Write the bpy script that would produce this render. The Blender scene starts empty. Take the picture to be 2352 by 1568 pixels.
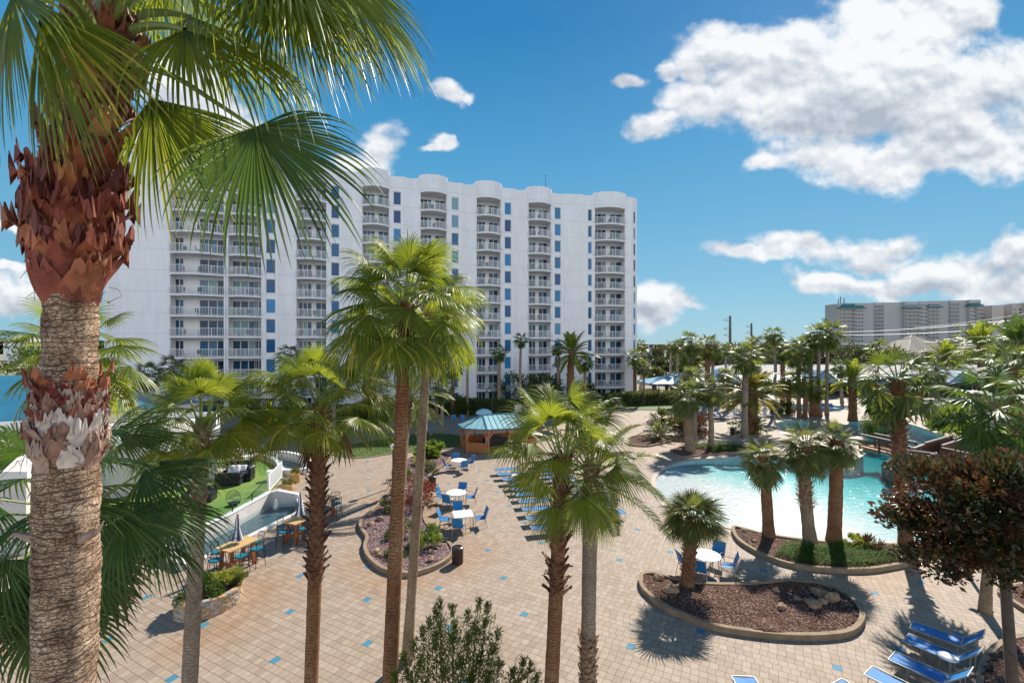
SUN_E, SKY_STR, EXPO = 5.0, .12, .76
SKY_SAT = 1.1
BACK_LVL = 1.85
import bpy, bmesh, math, random
from mathutils import Vector, Matrix, noise
from mathutils.geometry import tessellate_polygon
V = Vector
rad = math.radians
pi = math.pi
scene = bpy.context.scene
COL = scene.collection
# camera constants: a level lens on a balcony 9.6 m above the deck
F, HZ, CX, H = 1062.0, 788.0, 1176.0, 9.6
def G(px, py, z=0.0):
    Y = F*(H-z)/(py-HZ)
    return V(((px-CX)/F*Y, Y, z))
def AT(px, py, Y):
    return V(((px-CX)/F*Y, Y, H-(py-HZ)/F*Y))
SUN_AZ, SUN_EL = rad(33.2), rad(40.5)

# ---------------------------------------------------------------- mesh builder
class MB:
    def __init__(s):
        s.v = []; s.f = []; s.m = []; s.mi = 0; s.uv = None
    def add(s, vs, fs):
        b = len(s.v); s.v.extend([tuple(p) for p in vs])
        for f in fs:
            s.f.append(tuple(i+b for i in f)); s.m.append(s.mi)
    def quad(s, a, b, c, d): s.add([a, b, c, d], [(0, 1, 2, 3)])
    def box(s, c, size, rz=0.0, ax=None):
        hx, hy, hz = size[0]/2, size[1]/2, size[2]/2
        if ax is None:
            cs, sn = math.cos(rz), math.sin(rz)
            ax = (V((cs, sn, 0)), V((-sn, cs, 0)), V((0, 0, 1)))
        c = V(c)
        vs = [c+ax[0]*(hx*i)+ax[1]*(hy*j)+ax[2]*(hz*k) for k in (-1, 1) for j in (-1, 1) for i in (-1, 1)]
        s.add(vs, [(0, 2, 3, 1), (4, 5, 7, 6), (0, 1, 5, 4), (2, 6, 7, 3), (0, 4, 6, 2), (1, 3, 7, 5)])
    def bar(s, a, b, w, h=None, up=V((0, 0, 1))):
        a = V(a); b = V(b); d = b-a; L = d.length
        if L < 1e-6: return
        x = d/L
        if abs(x.dot(up)) > .98: up = V((0, 1, 0))
        y = up.cross(x).normalized(); z = x.cross(y)
        s.box((a+b)/2, (L, w, h or w), ax=(x, y, z))
    def tube(s, pts, r, n=8, cap=True):
        pts = [V(p) for p in pts]
        if not hasattr(r, '__len__'): r = [r]*len(pts)
        vs = []; prev = None
        for i, p in enumerate(pts):
            t = (pts[min(i+1, len(pts)-1)]-pts[max(i-1, 0)])
            t = t.normalized() if t.length > 1e-9 else V((0, 0, 1))
            if prev is None:
                ref = V((0, 0, 1)) if abs(t.z) < .9 else V((1, 0, 0))
                x = ref.cross(t).normalized()
            else:
                x = (prev-t*prev.dot(t))
                x = x.normalized() if x.length > 1e-6 else V((1, 0, 0))
            prev = x; y = t.cross(x)
            for k in range(n):
                a = 2*pi*k/n
                vs.append(p+(x*math.cos(a)+y*math.sin(a))*r[i])
        fs = []
        for i in range(len(pts)-1):
            for k in range(n):
                k2 = (k+1) % n
                fs.append((i*n+k, i*n+k2, (i+1)*n+k2, (i+1)*n+k))
        if cap:
            fs.append(tuple(range(n-1, -1, -1))); fs.append(tuple((len(pts)-1)*n+k for k in range(n)))
        s.add(vs, fs)
    def lathe(s, prof, c=(0, 0, 0), n=24, cap=True):
        c = V(c); vs = []
        for (r, z) in prof:
            for k in range(n):
                a = 2*pi*k/n; vs.append(c+V((r*math.cos(a), r*math.sin(a), z)))
        fs = []
        for i in range(len(prof)-1):
            for k in range(n):
                k2 = (k+1) % n
                fs.append((i*n+k, i*n+k2, (i+1)*n+k2, (i+1)*n+k))
        if cap:
            fs.append(tuple(range(n-1, -1, -1))); fs.append(tuple((len(prof)-1)*n+k for k in range(n)))
        s.add(vs, fs)
    def poly(s, pts, z=None, holes=()):
        loops = [[V((p[0], p[1], p[2] if z is None else z)) for p in l] for l in (pts,)+tuple(holes)]
        flat = [p for l in loops for p in l]
        tris = tessellate_polygon(loops)
        out = []
        for t in tris:
            a, b, c = (flat[i] for i in t)
            if (b-a).cross(c-a).z < 0: t = (t[0], t[2], t[1])
            out.append(tuple(t))
        s.add(flat, out)
    def prism(s, pts, z0, z1):
        s.poly(pts, z1)
        n = len(pts)
        vs = [V((p[0], p[1], z0)) for p in pts]+[V((p[0], p[1], z1)) for p in pts]
        s.add(vs, [(i, (i+1) % n, n+(i+1) % n, n+i) for i in range(n)])
    def strip(s, pts, w, z0, z1, closed=True):
        """a wall of width w following a plan curve"""
        pts = [V((p[0], p[1], 0)) for p in pts]; n = len(pts)
        L, Rr = [], []
        for i in range(n):
            if closed: t = pts[(i+1) % n]-pts[i-1]
            else: t = pts[min(i+1, n-1)]-pts[max(i-1, 0)]
            t.normalize(); nn = V((-t.y, t.x, 0))
            L.append(pts[i]+nn*w/2); Rr.append(pts[i]-nn*w/2)
        z0 = z0 if hasattr(z0, '__len__') else [z0]*n
        z1 = z1 if hasattr(z1, '__len__') else [z1]*n
        vs = []
        for i in range(n):
            vs += [V((L[i].x, L[i].y, z0[i])), V((L[i].x, L[i].y, z1[i])), V((Rr[i].x, Rr[i].y, z1[i])), V((Rr[i].x, Rr[i].y, z0[i]))]
        fs = []
        for i in range(n if closed else n-1):
            j = (i+1) % n
            for k in range(3):
                fs.append((i*4+k, j*4+k, j*4+k+1, i*4+k+1))
        if not closed:
            fs.append((0, 1, 2, 3)); fs.append((n*4-1, n*4-2, n*4-3, n*4-4))
        s.add(vs, fs)
    def build(s, name, mats, parent=None, smooth=False, world=True):
        vs = s.v
        if parent is not None and world:
            Mi = (Matrix.Translation(parent.location) @ Matrix.Rotation(parent.rotation_euler.z, 4, 'Z')).inverted()
            if parent.parent is not None:
                p2 = parent.parent
                Mi = Mi @ (Matrix.Translation(p2.location) @ Matrix.Rotation(p2.rotation_euler.z, 4, 'Z')).inverted()
            vs = [tuple(Mi @ V(p)) for p in vs]
        me = bpy.data.meshes.new(name)
        me.from_pydata(vs, [], s.f)
        if not isinstance(mats, (list, tuple)): mats = [mats]
        for m in mats: me.materials.append(m)
        if len(mats) > 1: me.polygons.foreach_set('material_index', s.m)
        if smooth: me.polygons.foreach_set('use_smooth', [True]*len(me.polygons))
        me.update()
        o = bpy.data.objects.new(name, me); COL.objects.link(o)
        if parent is not None: o.parent = parent
        return o

def tag(o, label=None, cat=None, group=None, kind=None):
    if label: o['label'] = label
    if cat: o['category'] = cat
    if group: o['group'] = group
    if kind: o['kind'] = kind
    return o
def thing(name, label, cat, loc=(0, 0, 0), rz=0.0, group=None):
    o = bpy.data.objects.new(name, None); COL.objects.link(o)
    o.location = loc; o.rotation_euler = (0, 0, rz); o.empty_display_size = .3
    return tag(o, label, cat, group)
KIDS = {}
def copy_tree(o, loc=None, rz=None, label=None, group=None, parent=None, scale=None):
    c = o.copy(); COL.objects.link(c)
    if parent is not None: c.parent = parent
    if loc is not None: c.location = loc
    if rz is not None: c.rotation_euler = (0, 0, rz)
    if scale is not None: c.scale = scale
    if label: c['label'] = label
    if group: c['group'] = group
    for ch in list(o.children): copy_tree(ch, parent=c)
    return c
def smooth_curve(pts, sub=5, closed=True):
    pts = [V((p[0], p[1], 0)) for p in pts]; n = len(pts); out = []
    rng = range(n) if closed else range(n-1)
    for i in rng:
        if closed: p0, p1, p2, p3 = pts[i-1], pts[i], pts[(i+1) % n], pts[(i+2) % n]
        else: p0, p1, p2, p3 = pts[max(i-1, 0)], pts[i], pts[i+1], pts[min(i+2, n-1)]
        for k in range(sub):
            t = k/sub
            out.append(.5*((2*p1)+(p2-p0)*t+(2*p0-5*p1+4*p2-p3)*t*t+(3*p1-p0-3*p2+p3)*t**3))
    if not closed: out.append(pts[-1])
    return out
def inside(p, poly):
    x, y = p[0], p[1]; r = False; n = len(poly); j = n-1
    for i in range(n):
        if (poly[i][1] > y) != (poly[j][1] > y) and x < (poly[j][0]-poly[i][0])*(y-poly[i][1])/(poly[j][1]-poly[i][1])+poly[i][0]: r = not r
        j = i
    return r

# ---------------------------------------------------------------- materials
class NT:
    def __init__(s, name):
        s.m = bpy.data.materials.new(name); s.m.use_nodes = True
        s.t = s.m.node_tree; s.t.nodes.clear()
        s.out = s.t.nodes.new('ShaderNodeOutputMaterial')
    def n(s, typ, **kw):
        nd = s.t.nodes.new(typ)
        for k, v in kw.items():
            if k.startswith('i_'):
                key = k[2:]; key = int(key) if key.isdigit() else key.replace('_', ' ')
                s.set(nd.inputs[key], v)
            else: setattr(nd, k, v)
        return nd
    def set(s, inp, v):
        if isinstance(v, bpy.types.NodeSocket): s.t.links.new(v, inp)
        elif isinstance(v, bpy.types.Node): s.t.links.new(v.outputs[0], inp)
        else:
            if hasattr(v, '__len__') and hasattr(inp.default_value, '__len__') and len(v) == 3 and len(inp.default_value) == 4: v = (*v, 1)
            inp.default_value = v
    def math(s, op, a, b=0.0, c=0.0, clamp=False):
        nd = s.n('ShaderNodeMath', operation=op, use_clamp=clamp)
        s.set(nd.inputs[0], a); s.set(nd.inputs[1], b); s.set(nd.inputs[2], c)
        return nd.outputs[0]
    def ramp(s, fac, stops):
        nd = s.n('ShaderNodeValToRGB'); s.set(nd.inputs[0], fac)
        e = nd.color_ramp.elements
        while len(e) < len(stops): e.new(.5)
        for i, (p, c) in enumerate(stops):
            e[i].position = p; e[i].color = (*c, 1) if len(c) == 3 else c
        return nd.outputs[0]
    def mix(s, fac, a, b, mode='MIX'):
        nd = s.n('ShaderNodeMix', data_type='RGBA', blend_type=mode)
        s.set(nd.inputs[0], fac); s.set(nd.inputs[6], a); s.set(nd.inputs[7], b)
        return nd.outputs[2]
    def coord(s, scale=(1, 1, 1), kind='Object', rot=(0, 0, 0)):
        tc = s.n('ShaderNodeTexCoord'); mp = s.n('ShaderNodeMapping')
        s.t.links.new(tc.outputs[kind], mp.inputs[0]); mp.inputs['Scale'].default_value = scale
        mp.inputs['Rotation'].default_value = rot
        return mp.outputs[0]
    def noise(s, vec, scale=1., detail=4., rough=.55, out=0):
        nd = s.n('ShaderNodeTexNoise'); s.t.links.new(vec, nd.inputs[0])
        nd.inputs['Scale'].default_value = scale; nd.inputs['Detail'].default_value = detail; nd.inputs['Roughness'].default_value = rough
        return nd.outputs[out]
    def bump(s, h, strength=.3, dist=.02):
        nd = s.n('ShaderNodeBump'); s.set(nd.inputs['Height'], h)
        nd.inputs['Strength'].default_value = strength; nd.inputs['Distance'].default_value = dist
        return nd.outputs[0]
    def pbr(s, col, rough=.6, normal=None, spec=.5, metal=0.0):
        p = s.n('ShaderNodeBsdfPrincipled')
        s.set(p.inputs['Base Color'], col); s.set(p.inputs['Roughness'], rough)
        s.set(p.inputs['Specular IOR Level'], spec); s.set(p.inputs['Metallic'], metal)
        if normal is not None: s.set(p.inputs['Normal'], normal)
        return p.outputs[0]
    def done(s, sh):
        s.t.links.new(sh, s.out.inputs[0]); return s.m

def simple(name, c1, c2=None, scale=4., rough=.6, bump=0.0, bscale=None, spec=.4, metal=0., stretch=(1, 1, 1), dist=.02):
    t = NT(name); v = t.coord(stretch)
    c2 = c2 or tuple(x*.75 for x in c1)
    n1 = t.noise(v, scale, 6, .6)
    col = t.ramp(n1, [(.3, c2), (.7, c1)])
    nb = None
    if bump: nb = t.bump(t.noise(v, bscale or scale*3, 5, .6), bump, dist)
    return t.done(t.pbr(col, rough, nb, spec, metal))

def leaf_mat(name, c1, c2, trans, tfac=.4, rough=.38, yellow=None, spec=.5):
    t = NT(name)
    geo = t.n('ShaderNodeNewGeometry')
    stops = [(0., c2), (.6, c1)]
    if yellow: stops += [(.86, c1), (.97, yellow)]
    col = t.ramp(geo.outputs['Random Per Island'], stops)
    v = t.coord((1, 1, 1))
    col = t.mix(.35, col, t.ramp(t.noise(v, 2.2, 3), [(.3, (.35, .35, .35)), (.7, (1.3, 1.3, 1.2))]), 'MULTIPLY')
    p = t.pbr(col, rough, None, spec)
    tr = t.n('ShaderNodeBsdfTranslucent')
    tc = t.mix(.5, trans, col, 'MIX')
    t.set(tr.inputs[0], tc)
    mx = t.n('ShaderNodeMixShader'); mx.inputs[0].default_value = tfac
    t.t.links.new(p, mx.inputs[1]); t.t.links.new(tr.outputs[0], mx.inputs[2])
    return t.done(mx.outputs[0])

M = {}
M['frond'] = leaf_mat('palm_frond', (.115, .165, .020), (.048, .085, .014), (.52, .58, .035), .47, .40, (.46, .38, .06), .4)
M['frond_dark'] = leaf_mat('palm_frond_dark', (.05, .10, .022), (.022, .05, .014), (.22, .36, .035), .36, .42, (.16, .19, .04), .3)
M['frond_grey'] = leaf_mat('palm_frond_grey', (.11, .135, .042), (.05, .07, .024), (.36, .40, .07), .40, .42, (.36, .30, .09), .3)
M['frond_far'] = leaf_mat('far_palm_frond', (.07, .105, .02), (.028, .055, .013), (.32, .38, .04), .36, .42, (.36, .28, .05), .35)
M['juniper'] = leaf_mat('juniper', (.075, .15, .018), (.035, .08, .012), (.2, .32, .03), .3, .7, None, .1)
M['frond_gold'] = leaf_mat('palm_frond_gold', (.13, .13, .03), (.07, .08, .02), (.45, .40, .05), .45, .38, (.5, .36, .05))
M['petiole'] = simple('palm_petiole', (.19, .24, .06), (.12, .17, .04), 8, .45)
M['dead'] = leaf_mat('dead_frond', (.20, .11, .05), (.07, .04, .025), (.25, .15, .06), .25, .7, (.35, .24, .12))
M['leaf'] = leaf_mat('shrub_leaf', (.06, .105, .02), (.025, .05, .012), (.22, .32, .035), .35, .55, None, .22)
M['leaf_bright'] = leaf_mat('bright_leaf', (.13, .20, .03), (.06, .12, .02), (.34, .42, .05), .4, .45)
M['leaf_lime'] = leaf_mat('lime_leaf', (.34, .36, .04), (.18, .24, .03), (.5, .5, .06), .35, .5)
M['leaf_red'] = leaf_mat('red_leaf', (.16, .035, .02), (.05, .015, .012), (.35, .07, .03), .35, .4, (.45, .16, .05))
M['leaf_magnolia'] = leaf_mat('magnolia_leaf', (.036, .048, .015), (.014, .02, .008), (.16, .14, .03), .22, .28, (.15, .06, .028), .6)
M['leaf_rust'] = leaf_mat('rusty_leaf', (.115, .043, .02), (.045, .02, .012), (.26, .10, .035), .28, .45, (.24, .16, .05), .35)
M['leaf_oleander'] = leaf_mat('oleander_leaf', (.085, .13, .03), (.035, .065, .016), (.30, .36, .05), .38, .5, (.26, .24, .07), .2)
M['leaf_tree'] = leaf_mat('oak_leaf', (.055, .07, .02), (.02, .03, .012), (.14, .15, .03), .3, .5, (.14, .13, .04))
M['hedge'] = leaf_mat('hedge_leaf', (.10, .125, .025), (.04, .06, .018), (.24, .26, .04), .33, .45, (.26, .24, .05))
M['flower'] = leaf_mat('pink_flower', (.7, .16, .2), (.5, .06, .1), (.7, .2, .25), .3, .5)
M['flower_red'] = leaf_mat('red_flower', (.55, .03, .03), (.35, .015, .02), (.5, .05, .05), .3, .5)
M['stem'] = simple('shrub_stem', (.18, .13, .08), (.09, .06, .04), 12, .8)

def trunk_mat(name, c1, c2, crack, ring=1.0, scale=7.0, aspect=.55, thr=.05):
    t = NT(name); v = t.coord((1, 1, 1))
    wob = t.noise(v, 3., 3)
    big = t.noise(v, 1.6, 4)
    fine = t.noise(t.coord((9, 9, 3)), 4., 6, .65)
    col = t.ramp(big, [(.28, c2), (.72, c1)])
    col = t.mix(.55, col, t.ramp(fine, [(.25, (.35, .3, .26)), (.75, (1.35, 1.3, 1.25))]), 'MULTIPLY')
    dv = t.n('ShaderNodeMapping'); t.t.links.new(v, dv.inputs[0]); dv.inputs['Scale'].default_value = (1, 1, 1/aspect)
    dist = t.n('ShaderNodeVectorMath', operation='ADD'); t.t.links.new(dv.outputs[0], dist.inputs[0])
    sc = t.n('ShaderNodeVectorMath', operation='SCALE'); t.t.links.new(t.noise(v, 6., 3, .6, 1), sc.inputs[0]); sc.inputs['Scale'].default_value = .12
    t.t.links.new(sc.outputs[0], dist.inputs[1])
    vo = t.n('ShaderNodeTexVoronoi', feature='DISTANCE_TO_EDGE'); t.t.links.new(dist.outputs[0], vo.inputs[0]); vo.inputs['Scale'].default_value = scale
    cr = t.ramp(vo.outputs['Distance'], [(0., (0, 0, 0)), (thr, (1, 1, 1))])
    sep = t.n('ShaderNodeSeparateXYZ'); t.t.links.new(v, sep.inputs[0])
    zz = t.math('MULTIPLY', t.math('ADD', sep.outputs[2], t.math('ADD', t.math('MULTIPLY', wob, .16), t.math('MULTIPLY', t.noise(v, 14., 3), .03))), 15.*ring)
    fr_ = t.math('FRACT', zz)
    ed = t.math('MINIMUM', fr_, t.math('SUBTRACT', 1., fr_))
    gate = t.ramp(t.noise(t.coord((1, 1, 2.2)), 7., 4), [(.40, (.0, .0, .0)), (.62, (1, 1, 1))])
    lw = t.math('MULTIPLY', gate, .16)
    rgc = t.math('GREATER_THAN', t.math('SUBTRACT', ed, lw), -.001)
    rgs = t.n('ShaderNodeMapRange'); t.set(rgs.inputs[0], t.math('SUBTRACT', ed, lw)); rgs.inputs[1].default_value = -.05; rgs.inputs[2].default_value = .05
    rgc = rgs.outputs[0]
    both = t.mix(1., cr, rgc, 'MULTIPLY')
    col = t.mix(t.math('ADD', .12, t.math('MULTIPLY', both, .88)), crack, col)
    nb = t.bump(t.mix(.5, both, fine), .8, .02)
    return t.done(t.pbr(col, .85, nb, .2))
M['trunk'] = trunk_mat('palm_trunk', (.42, .33, .23), (.25, .17, .11), (.10, .065, .045), 1., 9.)
M['trunk_rust'] = trunk_mat('rusty_palm_trunk', (.33, .20, .11), (.20, .085, .04), (.07, .03, .02), 1., 9.)
M['trunk_grey'] = trunk_mat('grey_palm_trunk', (.40, .34, .27), (.25, .20, .155), (.12, .09, .07), 1.2, 10.)
M['boot'] = simple('palm_boot', (.24, .12, .07), (.085, .03, .022), 5, .7, .5, 14)
M['boot_tan'] = simple('tan_palm_boot', (.40, .28, .16), (.16, .08, .045), 5, .75, .5, 14)
M['fiber'] = simple('palm_fiber', (.20, .11, .06), (.08, .035, .02), 9, .9, .6, 20)
M['white'] = simple('white_paint', (.78, .77, .76), (.72, .71, .71), 1.5, .55)
M['white_metal'] = simple('white_metal', (.8, .8, .8), (.74, .74, .74), 3, .35)
M['concrete_white'] = simple('white_stucco', (.60, .565, .53), (.50, .465, .43), 1.2, .85, .25, 30)
M['concrete_cap'] = simple('white_cap', (.68, .66, .63), (.6, .575, .55), 2, .7)
M['black_metal'] = simple('black_metal', (.02, .02, .022), (.012, .012, .013), 4, .4)
M['bronze'] = simple('dark_bronze', (.035, .022, .02), (.02, .014, .014), 4, .35)
M['alu'] = simple('beige_aluminium', (.34, .30, .25), (.26, .23, .19), 4, .45, metal=.2)
M['sling_blue'] = simple('blue_sling', (.03, .20, .48), (.022, .16, .40), 12, .6, .1, 80, .2)
M['teal_cushion'] = simple('teal_cushion', (.005, .19, .27), (.004, .13, .2), 6, .5)
M['wood_table'] = simple('varnished_wood', (.62, .42, .19), (.42, .25, .09), 3, .4, .1, 10, stretch=(12, 1, 1))
M['wood_leg'] = simple('orange_wood', (.36, .11, .035), (.24, .065, .02), 4, .5, stretch=(6, 6, 1))
M['wood_gazebo'] = simple('cedar_stain', (.42, .17, .06), (.30, .10, .035), 5, .6, stretch=(8, 8, 1))
M['wood_dark'] = simple('dark_boards', (.13, .06, .035), (.07, .03, .02), 5, .7, stretch=(6, 6, 1))
M['wood_grey'] = simple('weathered_rail', (.40, .35, .31), (.26, .22, .2), 6, .8)
M['rock'] = simple('tan_rock', (.36, .24, .14), (.19, .12, .075), 5, .85, .7, 12)
M['rock_dark'] = simple('dark_boulder', (.14, .11, .09), (.05, .04, .035), 4, .8, .9, 9)
M['terracotta'] = simple('yellow_glazed_pot', (.55, .33, .11), (.42, .24, .08), 3, .45)
M['canvas_white'] = simple('white_canvas', (.74, .72, .72), (.6, .58, .58), 3, .8)
M['canvas_navy'] = simple('navy_canvas', (.025, .04, .10), (.018, .028, .075), 3, .8)
M['wicker'] = simple('dark_wicker', (.018, .02, .025), (.01, .011, .014), 20, .5)
M['wicker_brown'] = simple('brown_wicker', (.16, .09, .06), (.1, .05, .035), 20, .6)
M['cushion_navy'] = simple('navy_cushion', (.018, .02, .045), (.012, .014, .03), 6, .8)
M['skin'] = simple('skin', (.45, .26, .18), (.38, .2, .14), 6, .5)
M['hair'] = simple('hair', (.05, .03, .02), (.03, .018, .012), 20, .6)
# ---------------------------------------------------------------- camera, sun, sky with cumulus
cam = bpy.data.cameras.new('camera'); camo = bpy.data.objects.new('camera', cam); COL.objects.link(camo)
camo.location = (0, 0, H); camo.rotation_euler = (rad(90), 0, 0)
cam.sensor_width = 36; cam.lens = F/2352*36; cam.shift_y = (HZ-784)/2352; cam.clip_end = 6000; cam.clip_start = .05
scene.camera = camo
sd = bpy.data.lights.new('sun', 'SUN'); so = bpy.data.objects.new('sun', sd); COL.objects.link(so)
sd.energy = SUN_E; sd.angle = rad(.53); sd.color = (1, .93, .82)
sdir = V((math.sin(SUN_AZ)*math.cos(SUN_EL), math.cos(SUN_AZ)*math.cos(SUN_EL), math.sin(SUN_EL)))
so.rotation_euler = sdir.to_track_quat('Z', 'Y').to_euler()
so.location = (30, 40, 60)

w = bpy.data.worlds.new('World'); scene.world = w; w.use_nodes = True
wt = w.node_tree; wt.nodes.clear()
def noise2(t, vec, scale, detail, rough):
    nd = t.n('ShaderNodeTexNoise', noise_dimensions='2D'); t.t.links.new(vec, nd.inputs[0]); nd.inputs['Scale'].default_value = scale; nd.inputs['Detail'].default_value = detail; nd.inputs['Roughness'].default_value = rough
    return nd.outputs[0]
class WT(NT):
    def __init__(s, t):
        s.t = t; s.out = t.nodes.new('ShaderNodeOutputWorld')
t = WT(wt)
sky = t.n('ShaderNodeTexSky', sky_type='NISHITA', sun_disc=False, sun_elevation=SUN_EL, sun_rotation=SUN_AZ)
sky.air_density = 1.0; sky.dust_density = .25; sky.ozone_density = 2.2; sky.altitude = 0
skyc = t.n('ShaderNodeHueSaturation'); t.t.links.new(sky.outputs[0], skyc.inputs['Color'])
skyc.inputs['Saturation'].default_value = SKY_SAT; skyc.inputs['Value'].default_value = 1.0
tc = t.n('ShaderNodeTexCoord')
sp0 = t.n('ShaderNodeSeparateXYZ'); t.t.links.new(tc.outputs['Generated'], sp0.inputs[0])
K_ = .815/SKY_STR
grad = t.ramp(sp0.outputs[2], [(0., (.175, .37, .49)), (.10, (.135, .335, .475)), (.36, (.050, .245, .435)), (.56, (.010, .150, .355)), (1., (.005, .09, .25))])
grad = t.mix(1., grad, (K_, K_, K_), 'MULTIPLY')
skyt = t.mix(.08, grad, skyc.outputs[0])
sp = t.n('ShaderNodeSeparateXYZ'); t.t.links.new(tc.outputs['Generated'], sp.inputs[0])
yy = t.math('MAXIMUM', sp.outputs[1], .05)
u = t.math('DIVIDE', sp.outputs[0], yy); vv = t.math('DIVIDE', sp.outputs[2], yy)
cb = t.n('ShaderNodeCombineXYZ'); t.set(cb.inputs[0], u); t.set(cb.inputs[1], vv)
p = cb.outputs[0]
# noise for ragged cloud edges
mp = t.n('ShaderNodeMapping'); t.t.links.new(p, mp.inputs[0]); mp.inputs['Scale'].default_value = (1, 1.35, 1)
nz = noise2(t, mp.outputs[0], 9., 7, .56)
nh = noise2(t, mp.outputs[0], 42., 5, .6)
def puff(vec, sc):
    vo = t.n('ShaderNodeTexVoronoi', feature='F1', voronoi_dimensions='2D'); t.t.links.new(vec, vo.inputs[0]); vo.inputs['Scale'].default_value = sc
    return vo.outputs['Distance']
w2 = t.n('ShaderNodeVectorMath', operation='SCALE'); wn2 = t.n('ShaderNodeTexNoise', noise_dimensions='2D'); t.t.links.new(mp.outputs[0], wn2.inputs[0]); wn2.inputs['Scale'].default_value = 16.; wn2.inputs['Detail'].default_value = 5
t.t.links.new(wn2.outputs[1], w2.inputs[0]); w2.inputs['Scale'].default_value = .05
mpw = t.n('ShaderNodeVectorMath', operation='ADD'); t.t.links.new(mp.outputs[0], mpw.inputs[0]); t.t.links.new(w2.outputs[0], mpw.inputs[1])
pf = t.math('ADD', t.math('MULTIPLY', puff(mpw.outputs[0], 10.), .62), t.math('MULTIPLY', puff(mpw.outputs[0], 25.), .38))
nz2 = noise2(t, mp.outputs[0], 3.2, 3, .5)
off = t.n('ShaderNodeVectorMath', operation='ADD'); t.t.links.new(mp.outputs[0], off.inputs[0]); off.inputs[1].default_value = (.006, .022, 0)
nzl = noise2(t, mp.outputs[0], 9., 4, .5)
nzs = noise2(t, off.outputs[0], 9., 4, .5)
offw = t.n('ShaderNodeVectorMath', operation='ADD'); t.t.links.new(mpw.outputs[0], offw.inputs[0]); offw.inputs[1].default_value = (.006, .022, 0)
pfs = t.math('ADD', t.math('MULTIPLY', puff(offw.outputs[0], 10.), .62), t.math('MULTIPLY', puff(offw.outputs[0], 25.), .38))
warp = t.n('ShaderNodeVectorMath', operation='SCALE'); 
wn = t.n('ShaderNodeTexNoise', noise_dimensions='2D'); t.t.links.new(p, wn.inputs[0]); wn.inputs['Scale'].default_value = 5.; wn.inputs['Detail'].default_value = 5
ws = t.n('ShaderNodeVectorMath', operation='SUBTRACT'); t.t.links.new(wn.outputs[1], ws.inputs[0]); ws.inputs[1].default_value = (.5, .5, .5)
t.t.links.new(ws.outputs[0], warp.inputs[0]); warp.inputs['Scale'].default_value = .10
pw = t.n('ShaderNodeVectorMath', operation='ADD'); t.t.links.new(p, pw.inputs[0]); t.t.links.new(warp.outputs[0], pw.inputs[1])
BLOBS = [  # px, py, rx, ry in the 2352-wide frame
 (1800, 175, 250, 120), (1900, 210, 330, 130), (2150, 230, 300, 150), (2020, 120, 200, 110), (1640, 120, 90, 80), (1590, 150, 60, 90), (1730, 110, 90, 70), (1850, 110, 90, 60), (1580, 240, 100, 60), (1500, 285, 70, 38),
 (1990, 30, 110, 90), (2120, 60, 170, 130), (2210, 20, 80, 70), (2060, 180, 220, 120), (2250, 190, 190, 90), (2340, 180, 140, 80), (1960, 260, 290, 75),
 (1820, 270, 150, 50), (2200, 300, 260, 110), (1900, 345, 190, 62), (2080, 375, 250, 65), (2250, 350, 200, 60), (1760, 365, 70, 36),
 (1440, 185, 46, 16), (1530, 170, 30, 30),
 (1040, 218, 60, 24), (1075, 216, 40, 16), (1008, 322, 34, 20), (985, 335, 26, 10),
 (1760, 593, 150, 22), (1850, 572, 120, 36), (1980, 572, 130, 42), (2060, 570, 80, 36), (2000, 600, 130, 28), (1700, 592, 80, 14),
 (1900, 650, 110, 34), (1860, 640, 50, 22), (2020, 650, 140, 30), (2130, 640, 120, 40), (2230, 625, 120, 48), (2330, 590, 60, 70), (2300, 660, 200, 40), (2340, 560, 40, 40),
 (1525, 698, 70, 36), (1570, 690, 60, 16), (1490, 715, 60, 50), (1480, 690, 50, 40), (1740, 800, 60, 14),
 (440, 235, 120, 95), (520, 300, 90, 80), (380, 180, 100, 60), (470, 360, 140, 60), (330, 330, 80, 60), (870, 325, 60, 55), (830, 370, 80, 30),
 (20, 520, 60, 14), (60, 690, 160, 40), (10, 610, 60, 14), (-80, 640, 160, 50), (250, 420, 120, 40)]
fld = None; shd = None
for (bx, by, rx, ry) in BLOBS:
    cu, cv = (bx-CX)/F, (HZ-by)/F; ru, rv = rx*1.12/F, ry*1.12/F
    ma = t.n('ShaderNodeVectorMath', operation='MULTIPLY_ADD'); t.t.links.new(pw.outputs[0], ma.inputs[0])
    ma.inputs[1].default_value = (1/ru, 1/rv, 0); ma.inputs[2].default_value = (-cu/ru, -cv/rv, 0)
    ln = t.n('ShaderNodeVectorMath', operation='LENGTH'); t.t.links.new(ma.outputs[0], ln.inputs[0])
    a = t.math('SUBTRACT', 1., ln.outputs['Value'])
    fld = a if fld is None else t.math('SMOOTH_MAX', fld, a, .12)
    # how far below each puff's middle the point lies: undersides are greyer
    sv = t.n('ShaderNodeSeparateXYZ'); t.t.links.new(ma.outputs[0], sv.inputs[0])
    if ry >= 28:
        b = t.math('MULTIPLY', t.math('MAXIMUM', a, 0.), sv.outputs[1])
        shd = b if shd is None else t.math('ADD', shd, b)
fn = t.math('ADD', t.math('ADD', fld, t.math('MULTIPLY', t.math('SUBTRACT', nz, .53), .85)), t.math('ADD', t.math('MULTIPLY', t.math('SUBTRACT', .42, pf), .42), t.math('MULTIPLY', t.math('SUBTRACT', nh, .5), .26)))
alpha = t.n('ShaderNodeMapRange', interpolation_type='SMOOTHSTEP'); t.set(alpha.inputs[0], fn)
alpha.inputs[1].default_value = .0; alpha.inputs[2].default_value = .55
relief = t.math('ADD', t.math('MULTIPLY', t.math('SUBTRACT', nzl, nzs), 2.0), t.math('MULTIPLY', t.math('SUBTRACT', pfs, pf), .22))
tone = t.math('ADD', t.math('ADD', .62, relief), t.math('MULTIPLY', shd, .8))
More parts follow.
